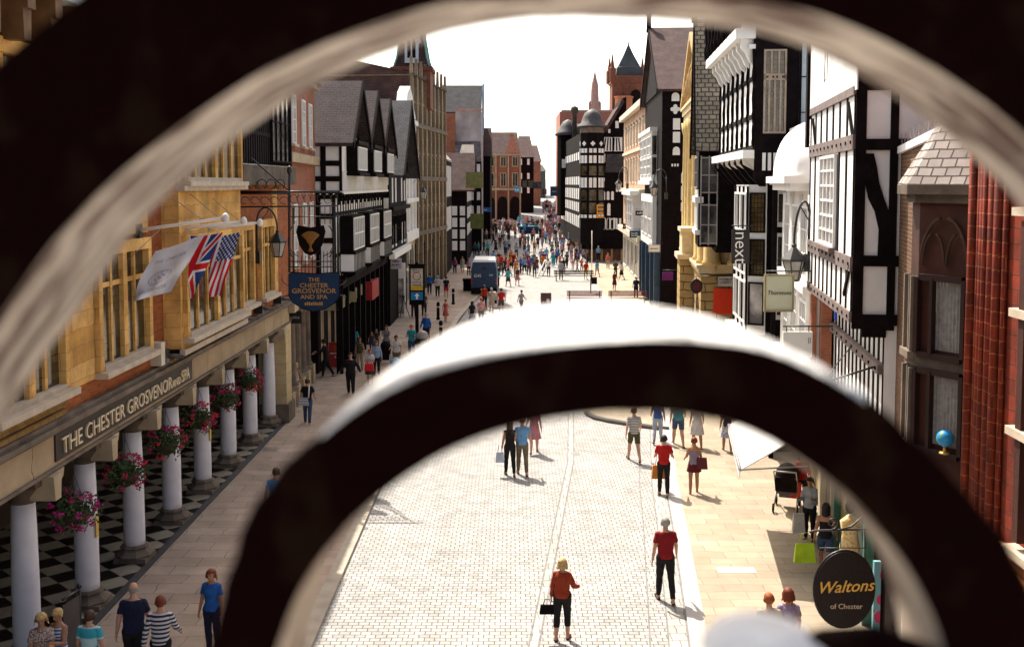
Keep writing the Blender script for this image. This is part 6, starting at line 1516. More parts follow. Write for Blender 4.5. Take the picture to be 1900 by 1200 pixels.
# ---- nearest figures
person('bald man in a plain navy t-shirt seen from behind, walking beside the striped boy', byhead(246, 1081, 1.80), -8, 1.80, 'stroll', top=c('navy'), bottom=c('black'), hair='grey', hl='bald', build=1.12, vox=ND)
person('boy with red hair in a navy and white striped top, beside the bald man', byhead(296, 1103, 1.70), -5, 1.70, 'walk', top=stripecloth('striped_navy', (.012, .016, .05), (.55, .53, .55), .075), bottom=c('black'), hair='auburn', sleeve='long', vox=ND)
person('auburn-haired woman in a royal blue t-shirt, half hidden by the dark iron arc', byhead(392, 1055, 1.64), 190, 1.64, 'stand', True, c('blue'), c('navy'), 'auburn', 1, hl='bob', vox=ND)
person('blond woman in sunglasses and a brown patterned top beside the nearest columns', byhead(76, 1136, 1.66), 165, 1.66, 'arms', True, pattern('paisley_top', (.10, .04, .03), (.42, .33, .28), 40), c('brown'), 'blond', 1, hl='bob', vox=ND, build=1.05)
person('woman in a diagonal blue and white striped dress by the lowest railing', byhead(108, 1128, 1.62), 200, 1.62, 'arms', True, stripecloth('striped_blue', (.02, .10, .34), (.62, .62, .62), .06), c('blue'), 'blond', 1, legs='dress', sleeve='none', vox=ND)
person('brown-haired person in a turquoise top with a red stripe seen from behind', byhead(165, 1133, 1.60), 5, 1.60, 'stand', top=stripecloth('turquoise_band', (.03, .34, .42), (.40, .62, .64), .34), bottom=c('jean'), hair='brown', vox=ND)
person('man in light blue, half hidden by the iron arc on the left pavement', byhead(511, 868, 1.74), 10, 1.74, 'stroll', top=c('sky'), bottom=c('khaki'), hair='brown', vox=ND)
person('woman in an orange-red blouse and black leggings carrying a black handbag', foot(1043, 1188), 12, 1.60, dict(thl=-6, thr=8, knl=4, knr=10, arl=2, arr=14, ell=8, elr=55, our=14, oul=8), True, c('rust'), c('black'), 'blond', 0, sleeve='long', legs='crop', build=1.12, hl='bob', shoes=C_('maroonshoe', (.16, .01, .02)), vox=ND)
person('grey-haired man in a crimson polo shirt and black trousers walking alone', foot(1234, 1117), -4, 1.80, 'stroll', top=c('crimson'), bottom=c('black'), hair='grey', hl='short', build=1.05, vox=ND)
person('man in a bright red t-shirt and black trousers walking beside a strapless-topped woman', foot(1231, 921), 8, 1.74, dict(thl=10, thr=-6, knl=6, knr=8, arl=10, arr=14, ell=60, elr=55), top=c('red'), bottom=c('black'), hair='black', vox=ND)
person('tanned woman in a strapless mauve top and plum mini skirt beside the man in red', foot(1287, 919), 4, 1.66, dict(thl=-6, thr=12, knl=6, knr=8, arl=20, arr=16, ell=40, elr=60), True, C_('mauve', (.30, .24, .32)), c('maroon'), 'auburn', 1, sleeve='strap', legs='mini', vox=ND)
person('woman in a black top and black trousers carrying a pale carrier bag', foot(946, 883), -6, 1.68, 'stroll', True, c('black'), c('black'), 'brown', 1, sleeve='none', hl='long', vox=ND)
person('man in a light blue shirt with a dark shoulder strap and khaki trousers', foot(969, 881), -4, 1.78, 'stroll', top=c('sky'), bottom=c('khaki'), hair='brown', vox=ND)
person('woman in a pink top partly hidden behind the man in the light blue shirt', foot(991, 842), 0, 1.66, 'walk2', True, c('pink'), c('pink'), 'brown', 0, legs='skirt', hl='bob', vox=ND)
person('man in a grey and white striped t-shirt and olive shorts strolling away', foot(1176, 857), -6, 1.76, 'walk', top=stripecloth('grey_stripe', (.10, .10, .11), (.55, .53, .5), .05), bottom=c('olive'), hair='brown', legs='shorts', vox=ND)
person('woman in a bright blue vest over a pale top walking beyond the striped man', foot(1220, 822), 10, 1.68, 'walk2', True, c('blue'), c('pale'), 'brown', 1, sleeve='none', vox=ND)
person('man in denim shorts whose upper half is hidden by the iron arc', foot(1258, 829), 0, 1.80, 'walk', top=c('teal'), bottom=c('jean'), hair='black', legs='shorts', build=1.08, vox=ND)
person('woman in a white dress walking just right of the man in denim shorts', foot(1293, 833), 0, 1.68, 'stroll', True, c('white'), c('white'), 'brown', 1, legs='dress', vox=ND)
person('woman in a blue patterned skirt near the corner of the white awning', foot(1349, 840), 6, 1.66, 'stroll', True, c('navy'), pattern('blue_print', (.03, .06, .20), (.5, .5, .55), 30), 'brown', 1, legs='skirt', vox=ND)
person('black-haired woman in a red coat beside the black pushchair under the shop', foot(1487, 947), 200, 1.62, 'push', True, c('crimson'), c('black'), 'black', 0, sleeve='long', hl='long', vox=ND)
person('dark-haired woman holding paper carrier bags in the shop doorway shade', foot(1501, 1005), 215, 1.62, 'arms', True, c('pale'), c('black'), 'black', 1, sleeve='long', hl='bob', vox=ND)
person('woman in a black camisole and denim shorts carrying a lime carrier bag', foot(1530, 1068), 20, 1.66, 'stroll', True, c('black'), c('jean'), 'black', 1, sleeve='strap', legs='shorts', hl='long', vox=ND)
person('ginger-haired person at the lower right, head just above the pale knob', byhead(1428, 1101, 1.68), 0, 1.68, 'stroll', top=c('beige'), bottom=c('brown'), hair='ginger', vox=ND)
person('auburn-haired person beside the ginger-haired one above the pale knob', byhead(1464, 1091, 1.72), 0, 1.72, 'stroll', True, c('lilac'), c('brown'), 'auburn', vox=ND, hl='bob')
# ---- left pavement, middle distance
MD = .016
person('young person in a black top with a white bag strap walking away', foot(571, 789), 0, 1.72, 'stroll', top=c('black'), bottom=c('jean'), hair='brown', vox=MD)
person('blond woman in a beige print dress by the hotel end pier', foot(549, 748), 20, 1.64, 'stroll', True, pattern('beige_print', (.45, .3, .2), (.6, .5, .38), 30), None, 'blond', 1, legs='dress', hl='bob', sleeve='none', vox=MD)
person('grey-haired man in a dark suit standing in the doorway beside the blond woman', foot(541, 738) + V3(-.25, .5, .08), 180, 1.78, 'stand', top=c('black'), bottom=c('black'), hair='grey', sleeve='long', skin=1, vox=MD, z=.08)
person('stout man all in black striding toward the camera with arms held out', foot(651, 734), 182, 1.80, 'wide', top=c('black'), bottom=c('black'), hair='black', sleeve='long', build=1.22, vox=MD)
person('figure in a long black coat and hat leaning by the half columns', foot(606, 702), 270, 1.80, 'push', top=c('black'), bottom=c('black'), hair='black', sleeve='long', vox=MD)
person('woman in a white blouse holding a red bag on the left pavement', foot(687, 716), 180, 1.62, 'arms', True, c('white'), c('dkgrey'), 'ginger', 0, legs='skirt', vox=MD)
person('woman in a pale blue shirt behind the one with the red bag', foot(699, 699), 175, 1.66, 'stroll', True, C_('paleblue', (.35, .45, .65)), c('black'), 'auburn', 0, sleeve='long', vox=MD, hl='bob')
person('man in a white t-shirt pushing a pushchair near the iron arc', foot(736, 690), 180, 1.76, 'push', top=c('white'), bottom=c('khaki'), hair='brown', skin=1, build=1.1, legs='shorts', vox=MD)
person('dark-haired woman in a grey top pushing a black pram', foot(717, 664), 178, 1.70, 'push', True, c('grey'), c('black'), 'black', 0, hl='long', vox=MD)
person('small child in a grey top, left of the pair beside the black pram', foot(690, 656), 180, 1.15, 'stand', top=c('dkgrey'), bottom=c('jean'), hair='brown', vox=MD)
person('small child in a brown top, right of the pair beside the black pram', foot(699, 652), 180, 1.2, 'stand2', top=c('brown'), bottom=c('jean'), hair='brown', vox=MD)
person('person in a teal top with a rucksack passing the red pavement board', foot(657, 668), 10, 1.70, 'stand2', top=c('teal'), bottom=c('jean'), hair='brown', vox=MD)
person('woman in a brown top close behind the stout man in black', foot(668, 690), 178, 1.62, 'stand', True, c('olive'), c('beige'), 'brown', 1, vox=MD, sleeve='none')
person('man in a white shirt standing in the dark shop doorway', foot(715, 606), 170, 1.74, 'arms', top=c('white'), bottom=c('jean'), hair='black', vox=MD)
person('man in a turquoise shirt with a shoulder bag by the sign post', foot(764, 667), 185, 1.76, 'arms', top=c('teal'), bottom=c('jean'), hair='ginger', vox=MD)
person('grey-haired man in a blue jacket beside the white-topped litter bin', foot(791, 640), 200, 1.76, 'stand2', top=c('blue'), bottom=c('navy'), hair='grey', sleeve='long', vox=MD, build=1.1)
person('girl in a coral dress walking between the two left bollards', foot(827, 598), 10, 1.50, 'walk', True, c('coral'), None, 'ginger', 0, legs='dress', sleeve='none', vox=MD)
person('dark-haired woman in a black top and pale long skirt beside the red striped man', foot(876, 609), 8, 1.66, 'stand', True, c('black'), c('pale'), 'black', 0, legs='skirt', hl='long', vox=MD)
person('man in a red and white striped t-shirt at the edge of the white arc', foot(893, 603), 5, 1.72, 'stand', top=stripecloth('red_stripe', (.45, .01, .02), (.6, .5, .5), .09), bottom=c('grey'), hair='ginger', build=1.1, vox=MD)
person('left one of the two red-shirted walkers, beside the pale pushchair', foot(899, 574), 0, 1.68, 'stand', True, c('red'), c('black'), 'brown', 0, vox=MD)
person('right one of the two red-shirted walkers, in shorts, beside the pale pushchair', foot(930, 585), 0, 1.80, 'stroll', top=c('red'), bottom=c('dkgrey'), hair='brown', legs='shorts', vox=MD)
person('person in a long pale coat pushing a pushchair between the red shirts', foot(912, 580), 0, 1.70, 'push', True, c('beige'), c('beige'), 'grey', 0, legs='skirt', sleeve='long', vox=MD)
person('person in washed-out pink and grey alone on the bright paving', foot(967, 581), 30, 1.58, 'walk', True, C_('washedgrey', (.38, .34, .36)), c('grey'), 'brown', 0, vox=MD)
person('person in black with a rucksack by the tripod under the sign post', foot(768, 592), 0, 1.74, 'stand', top=c('black'), bottom=c('black'), hair='black', vox=MD)
person('person in black with a dark shoulder bag just right of the sign post', foot(787, 590), 0, 1.70, 'stroll', True, c('dkgrey'), c('black'), 'brown', 0, vox=MD)
person('person in a long royal blue coat left of the blue sun hat', foot(797, 548), 0, 1.72, 'stand', top=c('blue'), bottom=c('navy'), hair='black', sleeve='long', vox=.02)
person('person in a white shirt under a light blue sun hat', foot(812, 553), 0, 1.72, 'stroll', top=c('white'), bottom=c('black'), hair=mat('blue_hat', (.2, .4, .62), .8), vox=.02)
person('person with a blue rucksack and red shorts on the left pavement', foot(828, 555), 0, 1.70, 'stand', top=c('navy'), bottom=c('red'), hair='brown', legs='shorts', vox=.02)
person('person in a purple top against the left wall, left of the van', foot(844, 509), 180, 1.68, 'stand', True, C_('violet', (.25, .05, .2)), c('navy'), 'brown', 0, vox=.025)
person('person in a pale green dress against the wall, left of the van', foot(858, 508), 180, 1.70, 'stand', True, C_('palegreen', (.38, .42, .34)), None, 'brown', 0, legs='dress', vox=.025)
person('person in a lilac top and black trousers close to the van', foot(870, 513), 180, 1.70, 'stand', True, c('lilac'), c('black'), 'blond', 0, vox=.025)
# ---- crowd beyond: (u, v of feet, top, bottom, where)
CR = [
 (923, 535, 'teal', 'black', 'short', 'facing away beside the van'), (943, 532, 'turq', 'dkgrey', 'short', 'with broad back right of the van'), (960, 531, 'brown', 'pink', 'none', 'in a short dress just right of the turquoise back'),
 (913, 540, 'navy', 'black', 'short', 'with a white apron at the van corner'), (900, 545, 'pink', 'brown', 'short', 'in front of the van bumper'),
 (930, 505, 'red', 'dkgrey', 'short', 'left one of three red shirts in a row'), (938, 504, 'crimson', 'black', 'short', 'middle one of three red shirts in a row'), (946, 503, 'orange', 'black', 'short', 'right one of three red shirts in a row'), (936, 512, 'navy', 'navy', 'short', 'in front of the three red shirts'),
 (966, 508, 'blue', 'navy', 'short', 'leftmost of the blue group watching the square'), (973, 508, 'sky', 'black', 'short', 'second from left in the blue group'), (981, 511, 'purple', 'brown', 'short', 'dark one in the middle of the blue group'), (987, 506, 'blue', 'khaki', 'short', 'fourth in the blue group'), (996, 507, 'maroon', 'purple', 'short', 'at the right end of the blue group'),
 (1004, 490, 'lilac', 'black', 'long', 'behind the right end of the blue group'), (1014, 487, 'sky', 'khaki', 'short', 'standing tall before the white boards'), (1026, 497, 'teal', 'teal', 'long', 'in a straight teal coat alone'), (1018, 512, 'white', 'black', 'short', 'bending by the white boards'),
 (1041, 520, 'pale', 'dkgrey', 'long', 'standing against the bench rail'), (1046, 509, 'navy', 'navy', 'short', 'with a yellow badge behind the bench'), (1036, 487, 'blue', 'black', 'short', 'in bright blue before the seated group'), (1031, 490, 'blue', 'navy', 'long', 'left one of the bright blue pair'), (1052, 498, 'dkgrey', 'black', 'short', 'dark figure beside the seated group'),
 (1060, 488, 'lilac', 'pink', 'short', 'seated group, far left in lilac'), (1068, 486, 'crimson', 'black', 'short', 'seated group, in crimson'), (1074, 487, 'blue', 'black', 'short', 'seated group, in blue with back turned'), (1082, 485, 'lilac', 'black', 'short', 'seated group, far right in lilac'),
 (1063, 503, 'pink', 'white', 'short', 'seated front row, in pink'), (1071, 505, 'beige', 'brown', 'short', 'seated front row, in beige'), (1079, 503, 'coral', 'black', 'short', 'seated front row, in coral'), (1087, 519, 'red', 'yellow', 'short', 'in a red top and yellow shorts'), (1108, 515, 'sky', 'beige', 'short', 'in a pale blue top and beige shorts'), (1110, 485, 'sky', 'black', 'short', 'in a light blue shirt by the dark door'),
 (1140, 540, 'maroon', 'maroon', 'short', 'in a short maroon dress with a lime bag'), (1153, 520, 'white', 'black', 'long', 'in a cream jacket right of the maroon dress'), (1142, 515, 'olive', 'black', 'long', 'behind the cream jacket in olive'), (1180, 555, 'navy', 'navy', 'short', 'in dark blue with hands low near the shop'), (1207, 545, 'brown', 'black', 'long', 'in a brown coat by the shop posts'), (1216, 560, 'lilac', 'purple', 'short', 'in lilac at the foot of the shop posts'),
 (905, 476, 'turq', 'brown', 'short', 'in turquoise walking up the left side'), (898, 470, 'navy', 'black', 'short', 'in dark clothes beside the left shopfront'), (888, 474, 'teal', 'dkgrey', 'long', 'with back to the left shopfront'), (881, 477, 'dkgrey', 'black', 'long', 'close against the left shopfront'), (920, 472, 'brown', 'black', 'short', 'crouched dark figure on the pavement'), (937, 471, 'dkgrey', 'black', 'short', 'walking away with a dark bag'), (932, 448, 'white', 'black', 'short', 'in white above the walking figure'),
 (958, 478, 'pale', 'navy', 'short', 'in pale grey by the red shirts'), (973, 470, 'pink', 'black', 'short', 'in pink beyond the blue group'), (965, 461, 'crimson', 'black', 'short', 'in a crimson jacket, middle of the street'), (974, 458, 'coral', 'black', 'short', 'in a coral patterned top, middle of the street'), (980, 459, 'teal', 'dkgrey', 'short', 'in teal beside the coral top'), (998, 463, 'brown', 'black', 'short', 'in brown, alone mid street'), (1006, 462, 'lilac', 'lilac', 'short', 'in lilac beside the brown one'), (1032, 462, 'grey', 'black', 'short', 'in grey before the far crowd'), (1045, 461, 'maroon', 'brown', 'long', 'tall in a maroon coat'), (1061, 452, 'pink', 'maroon', 'short', 'in pink at the turret building corner'),
 (903, 437, 'yellow', 'sky', 'short', 'in yellow at the left end of the far row'), (908, 442, 'orange', 'brown', 'short', 'in orange beside the yellow one'), (914, 440, 'navy', 'black', 'long', 'left of the dark pair in the far row'), (921, 440, 'dkgrey', 'black', 'long', 'right of the dark pair in the far row'), (928, 432, 'lilac', 'pink', 'short', 'in lilac before the bank doorway'), (944, 441, 'brown', 'black', 'long', 'in brown below the bank steps'), (956, 443, 'pink', 'black', 'short', 'in pink right of the brown coat'), (950, 428, 'beige', 'brown', 'short', 'in beige at the bank corner'), (963, 420, 'turq', 'blue', 'short', 'in turquoise at the market table'), (970, 420, 'sky', 'sky', 'short', 'in sky blue at the market table'), (978, 421, 'orange', 'brown', 'short', 'in orange at the market table'), (986, 421, 'lilac', 'pink', 'short', 'in lilac at the market table'), (998, 424, 'teal', 'dkgrey', 'short', 'in teal right of the market table'), (1006, 424, 'maroon', 'maroon', 'short', 'in maroon right of the market table'), (1014, 440, 'pink', 'black', 'short', 'in pink with dark trousers, far centre'), (1027, 436, 'dkgrey', 'black', 'short', 'in dark grey, far centre'), (1038, 446, 'coral', 'grey', 'short', 'in coral, far right centre'), (1048, 432, 'pale', 'navy', 'short', 'in pale blue below the blue banner'), (953, 500, 'crimson', 'navy', 'short', 'peering over the three red shirts'), (925, 498, 'maroon', 'black', 'short', 'left of the three red shirts'), (918, 503, 'sky', 'black', 'short', 'at the right rear corner of the van'), (992, 515, 'dkgrey', 'brown', 'short', 'standing in front of the blue group'), (1009, 497, 'purple', 'black', 'short', 'just left of the white boards'),
 (1024, 476, 'grey', 'jean', 'short', 'walking up behind the teal coat'), (1043, 480, 'pink', 'black', 'short', 'in pink behind the bright blue pair'), (1056, 474, 'crimson', 'jean', 'short', 'in crimson behind the seated group'), (1070, 470, 'orange', 'black', 'short', 'in orange behind the seated group'), (1082, 470, 'white', 'brown', 'short', 'in white by the turret shopfront'), (1090, 492, 'brown', 'black', 'long', 'in brown beside the seated group'), (1076, 463, 'maroon', 'black', 'long', 'in maroon at the turret shopfront'),
 (990, 448, 'pink', 'jean', 'short', 'in pink, lower middle of the far street'), (1020, 450, 'coral', 'black', 'short', 'in coral below the far crowd'), (1028, 454, 'white', 'grey', 'short', 'in white below the far crowd'), (1042, 470, 'sky', 'black', 'short', 'in sky blue near the maroon coat'), (895, 452, 'brown', 'black', 'long', 'in brown at the left wall, far side'), (890, 460, 'navy', 'jean', 'short', 'in navy at the left wall, far side'), (940, 436, 'maroon', 'brown', 'short', 'in maroon among the far row'), (934, 440, 'white', 'black', 'short', 'in white among the far row'),
 (1096, 478, 'crimson', 'black', 'short', 'in crimson by the turret door'), (1167, 470, 'dkgrey', 'black', 'long', 'in dark grey by the pink house'), (1128, 500, 'coral', 'beige', 'short', 'in coral crossing toward the pink house'), (1199, 530, 'teal', 'black', 'short', 'in teal at the right shopfronts'),
 (1019, 416, 'black', 'black', 'long', 'all in black amid the far crowd'),
]
ADJ = dict(turq='turquoise', dkgrey='dark grey', crimson='crimson', pale='pale grey', jean='denim')
ps = ['stand', 'walk', 'stroll', 'stand2', 'walk2', 'arms']; hs = ['brown', 'black', 'blond', 'grey', 'brown', 'auburn']
for i, (u, v, t_, b_, sl_, w) in enumerate(CR):
    q = foot(u, v); fem = i % 3 == 1; far = q.y > 120; sit = w.startswith('seated')
    lg = 'dress' if 'dress' in w else ('shorts' if 'shorts' in w else ('skirt' if fem and i % 2 else 'trousers'))
    lab = 'person ' + w if sit else 'person %s, %s top' % (w, ADJ.get(t_, t_))
    person(lab, q, rnd.choice([0, 10, -20, 170, 190, 60, 300]), (1.25 if sit else 1.70 + rnd.uniform(-.08, .08)), ps[i % 6], fem, c(t_), c(b_), hs[(i * 7) % 6], i % 2 if i % 5 else 1, sl_, lg, vox=.026 if not far else .034, group='crowd in the pedestrian street', hl='bob' if fem else 'short')
rr2 = random.Random(12); seen = set(); names_t = ['sky', 'coral', 'teal', 'white', 'crimson', 'beige', 'navy', 'pink', 'green', 'lilac', 'orange', 'grey']; names_b = ['black', 'jean', 'khaki', 'navy', 'brown']
for i in range(46):
    zone = ((900, 446, 985, 478), (950, 486, 1052, 512), (1050, 458, 1096, 500), (905, 490, 960, 520), (985, 440, 1060, 470))[i % 5]
    while True:
        t_, b_, hc = rr2.choice(names_t), rr2.choice(names_b), rr2.choice(['brown', 'black', 'blond', 'grey'])
        if (t_, b_, hc) not in seen: seen.add((t_, b_, hc)); break
    person('%s-haired person in a %s top and %s trousers, %s' % (hc, t_, ADJ.get(b_, b_), ('at the left of the square', 'mid square beyond the blue van', 'by the turreted building', 'right beside the blue van', 'far up the middle of the street')[i % 5]), foot(rr2.uniform(zone[0], zone[2]), rr2.uniform(zone[1], zone[3])), rr2.choice([0, 15, -15, 180, 200, 270]), rr2.uniform(1.55, 1.8), ps[i % 6], i % 2 == 0, c(t_), c(b_), hc, i % 2, 'short', vox=.034, group='crowd in the pedestrian street')
# individual walkers in the densest far part of the street
k = 0
for (u0, v0, u1, v1, n) in ((1008, 402, 1052, 432, 34), (1006, 386, 1046, 402, 26), (960, 426, 1004, 436, 8), (905, 425, 960, 436, 9)):
    pass
far_pts = []
def farcrowd():
    """the packed far end of the street reads as one mass: one object"""
    b = MB(); rr = random.Random(5); mats_ = [c(n) for n in ('pink', 'white', 'navy', 'coral', 'sky', 'black', 'beige', 'maroon', 'grey', 'brown', 'lilac')] + [SKIN[0], HAIR['brown']]
    for (u0, v0, u1, v1, n) in ((1010, 404, 1054, 432, 46), (1008, 384, 1048, 404, 60), (905, 424, 1004, 434, 46), (1000, 436, 1062, 452, 14)):
        for _ in range(n):
            u, v = rr.uniform(u0, u1), rr.uniform(v0, v1); q = gnd(u, v)
            h = rr.uniform(1.55, 1.8) * (1 + .0); w = rr.uniform(.9, 1.15)
            b.m(rr.randrange(11)); 
            for s in (-1, 1): b.tube([(q.x + s * .1, q.y + s * .12, q.z), (q.x + s * .09, q.y, q.z + .85)], [.06, .09], 6)
            b.m(rr.randrange(11)); b.lathe((q.x, q.y, q.z), [(.15 * w, .8), (.19 * w, 1.0), (.16 * w, 1.15), (.2 * w, 1.38), (.07, h - .26)], 8, sy=.65)
            for s in (-1, 1): b.tube([(q.x + s * .2 * w, q.y, q.z + 1.38), (q.x + s * .25 * w, q.y + .02, q.z + 1.1), (q.x + s * .24 * w, q.y + .1, q.z + .86)], [.05, .045, .035], 5)
            b.m(11); b.ball((q.x, q.y, q.z + h - .12), .08, .09, .12, 8, 6); b.m(12); b.ball((q.x, q.y + .015, q.z + h - .08), .088, .09, .1, 8, 6)
    o = b.build('distant_crowd', mats_); tag(o, 'packed far-off crowd filling the street end between the timber buildings', 'crowd', kind='stuff')
farcrowd()
# ================================================================== STREET FURNITURE, SIGNS, FLAGS
iron = M['iron']
def flagpole(lab, u0, v0, u1, v1, Y):
    a, c_ = at(u0, v0, Y), at(u1, v1, Y); r = thing('flagpole', lab, 'flagpole', a, 0, 'white flagpoles over the hotel arcade')
    b = MB(); b.tube([a, a.lerp(c_, .96)], [.045, .03], 10); b.build('pole', M['whitepaint'], r)
    b = MB(); b.lathe(c_ - Vector((.02, 0, .0)), [(.02, -.1), (.07, -.07), (.085, 0), (.06, .07), (.02, .1)], 12); b.build('finial', M['whitepaint'], r)
    b = MB(); b.box(a.x - .05, a.x + .12, Y - .1, Y + .1, a.z - .25, a.z + .15); b.build('wall_bracket', iron, r)
    b = MB(); b.tube([Vector((a.x, Y + .6, a.z + 1.2)), a.lerp(c_, .75)], .008, 4); b.tube([Vector((a.x, Y - .5, a.z - .6)), a.lerp(c_, .3)], .008, 4); b.build('stay', M['lead'], r)
flagpole('nearest white flagpole, carrying the plain white flag', 252, 428, 420, 404, 23.7)
flagpole('middle white flagpole, carrying the red, white and blue crossed flag', 311, 428, 454, 410, 26)
flagpole('farthest white flagpole, carrying the stars and stripes', 353, 428, 484, 413, 28)
fl_red, fl_wht, fl_blu = mat('flag_red', (.55, .01, .02), .85, .05), mat('flag_white', (.72, .72, .76), .85, .04), mat('flag_blue', (.015, .05, .20), .85, .05)
def flag(name, lab, A, B_, C, D, Y, fn, mats, ns=130, nt_=84, amp=.06):
    """A,B = inner and outer top corners (pixels), C,D = inner and outer bottom corners"""
    P = [at(u, v, y) for (u, v), y in ((A, Y), (B_, Y), (C, Y - .25), (D, Y - .12))]
    def S(s, t):
        q = P[0].lerp(P[1], s).lerp(P[2].lerp(P[3], s), t)
        return q + Vector((.35 * amp * math.sin(t * 9 + s * 5) * t, -amp * (math.sin(s * 7 + t * 6) + .5 * math.sin(s * 15 - t * 9)) * (t + .15), -.04 * math.sin(s * math.pi) * (1 - t)))
    b = MB(); b.smooth = True
    b.v = [tuple(S(i / ns, j / nt_)) for j in range(nt_ + 1) for i in range(ns + 1)]
    for j in range(nt_):
        for i in range(ns):
            b.f.append((j * (ns + 1) + i, j * (ns + 1) + i + 1, (j + 1) * (ns + 1) + i + 1, (j + 1) * (ns + 1) + i)); b.mi.append(fn((i + .5) / ns, (j + .5) / nt_)); b.sm.add(len(b.f) - 1)
    o = b.build(name, mats); tag(o, lab, 'flag', 'flags over the hotel arcade'); return o, S
def us(s, t):
    k = int((1 - s) * 13)
    if k < 7 and t < .42:
        x = t / .42 * 11; y = (1 - s) / (7 / 13) * 9; i, j = int(x), int(y)
        if (i + j) % 2 == 0 and (x - i - .5) ** 2 + (y - j - .5) ** 2 < .17: return 1
        return 2
    return 0 if k % 2 == 0 else 1
def uj(s, t):
    x, y = (t - .5) * 2, (s - .5)
    if abs(y) < .1 or abs(x) < .1: return 0
    if abs(y) < .167 or abs(x) < .167: return 1
    d = abs(abs(y) - abs(x) * .5) * 2 / 2.236 * 1.0
    if d < .05: return 0
    if d < .105: return 1
    return 2
def wf(s, t):
    x, y = (t - .62) * 1.9, (s - .45); r = math.hypot(x, y)
    if .235 < r < .255 or .19 < r < .2: return 3
    if r < .13 and (math.sin(x * 40) * math.sin(y * 46) > .25): return 3
    return 1
pal = [fl_red, fl_wht, fl_blu, mat('flag_grey', (.30, .32, .42), .85, .05)]
flag('flag', 'flag of stars and red stripes hanging from the farthest flagpole', (384, 438), (447, 430), (350, 556), (409, 549), 27.9, us, pal)
flag('flag', 'flag of red and white crosses on blue, hanging between the other two flags', (345, 437), (414, 431), (299, 561), (356, 553), 25.9, uj, pal)
o, S = flag('flag', 'white flag with a faint grey round emblem hanging from the nearest pole', (288, 466), (384, 430), (238, 562), (316, 541), 23.6, wf, pal)
for tx, t0 in (('THE CHESTER', .30), ('GROSVENOR', .88)):
    me = text_mesh(tx, .1, extrude=0, align='CENTER')
    for v in me.vertices:
        s, t = .46 + v.co.x * 1.05, t0 - v.co.y * .9; q = S(min(1, max(0, s)), min(1, max(0, t))); v.co = q + Vector((0, -.006, 0))
    me.materials.clear(); me.materials.append(pal[3]); me.name = 'lettering'; q = bpy.data.objects.new('lettering', me); COL.objects.link(q); q.parent = o

# ---- hanging flower baskets between the columns
def basket(k):
    y = 19.0 + 2.78 * k + 1.42; x = -8.45; z = 2.5; rr = random.Random(k + 20)
    r = thing('hanging_basket', 'x', 'flower basket', (x, y, z), 0, 'flower baskets between the arcade columns')
    b = MB(); b.lathe((x, y, z - .32), [(.05, 0), (.2, .08), (.27, .2), (.29, .3)], 14); b.build('basket', mat('moss_liner', (.05, .04, .02), .9), r)
    b = MB()
    for a in (0, 2.1, 4.2): b.tube([(x + .26 * math.cos(a), y + .26 * math.sin(a), z), (x, y, z + .75)], .006, 4)
    b.tube([(x, y, z + .75), (x, y, z + 1.15)], .008, 4); b.build('chains', iron, r)
    def leafs(b, n, rmin, rmax, sz, zoff, cl):
        for _ in range(n):
            a, t = rr.uniform(0, 6.28), rr.uniform(-1, 1); q = rr.uniform(rmin, rmax) * (1 + .25 * math.sin(a * 3 + cl))
            c0 = Vector((x + q * math.cos(a) * math.sqrt(1 - t * t), y + q * math.sin(a) * math.sqrt(1 - t * t), z + zoff + t * q * .85))
            u = Vector((rr.gauss(0, 1), rr.gauss(0, 1), rr.gauss(0, 1))).normalized(); w = u.orthogonal().normalized(); s = sz * rr.uniform(.6, 1.3)
            b.add([c0 - u * s, c0 + w * s * .6, c0 + u * s, c0 - w * s * .6], [(0, 1, 2, 3)])
    b = MB(); leafs(b, 900, .1, .45, .04, -.02, k); b.build('leaves', mat('basket_leaf', (.045, .07, .02), .7, .5, 20), r)
    cols = [(.55, .02, .22), (.50, .02, .06), (.60, .03, .05), (.55, .02, .05), (.45, .02, .10), (.5, .02, .04)]
    b = MB(); 
    for q in range(26):
        a, t = rr.uniform(0, 6.28), rr.uniform(-.9, .95); e = .44; c0 = Vector((x + e * math.cos(a) * math.sqrt(1 - t * t), y + e * math.sin(a) * math.sqrt(1 - t * t), z + t * e * .9))
        b.m(rr.choice([0, 0, 1]))
        for _ in range(18):
            u = Vector((rr.gauss(0, 1), rr.gauss(0, 1), rr.gauss(0, 1))).normalized(); w = u.orthogonal().normalized(); p = c0 + Vector((rr.gauss(0, .035), rr.gauss(0, .035), rr.gauss(0, .03))); s = .022
            b.add([p - u * s, p + w * s, p + u * s, p - w * s], [(0, 1, 2, 3)])
    b.build('flowers', [mat('petals%d' % k, cols[k], .6, .2, 10), mat('petals_b', (.35, .01, .10), .6, .2)], r)
    return r
for k, lab in enumerate(['largest flower basket, magenta topped, between the two nearest full columns', 'second flower basket from the front, dark crimson and trailing', 'third flower basket, pink and red, beside the end of the lettering', 'fourth flower basket, bright red flowers on the left', 'fifth flower basket, dark foliage with few red blooms', 'farthest flower basket, red, before the end pier']):
    basket(k + 0)['label'] = lab if k else lab
# (basket 0 hangs between columns 1 and 2)

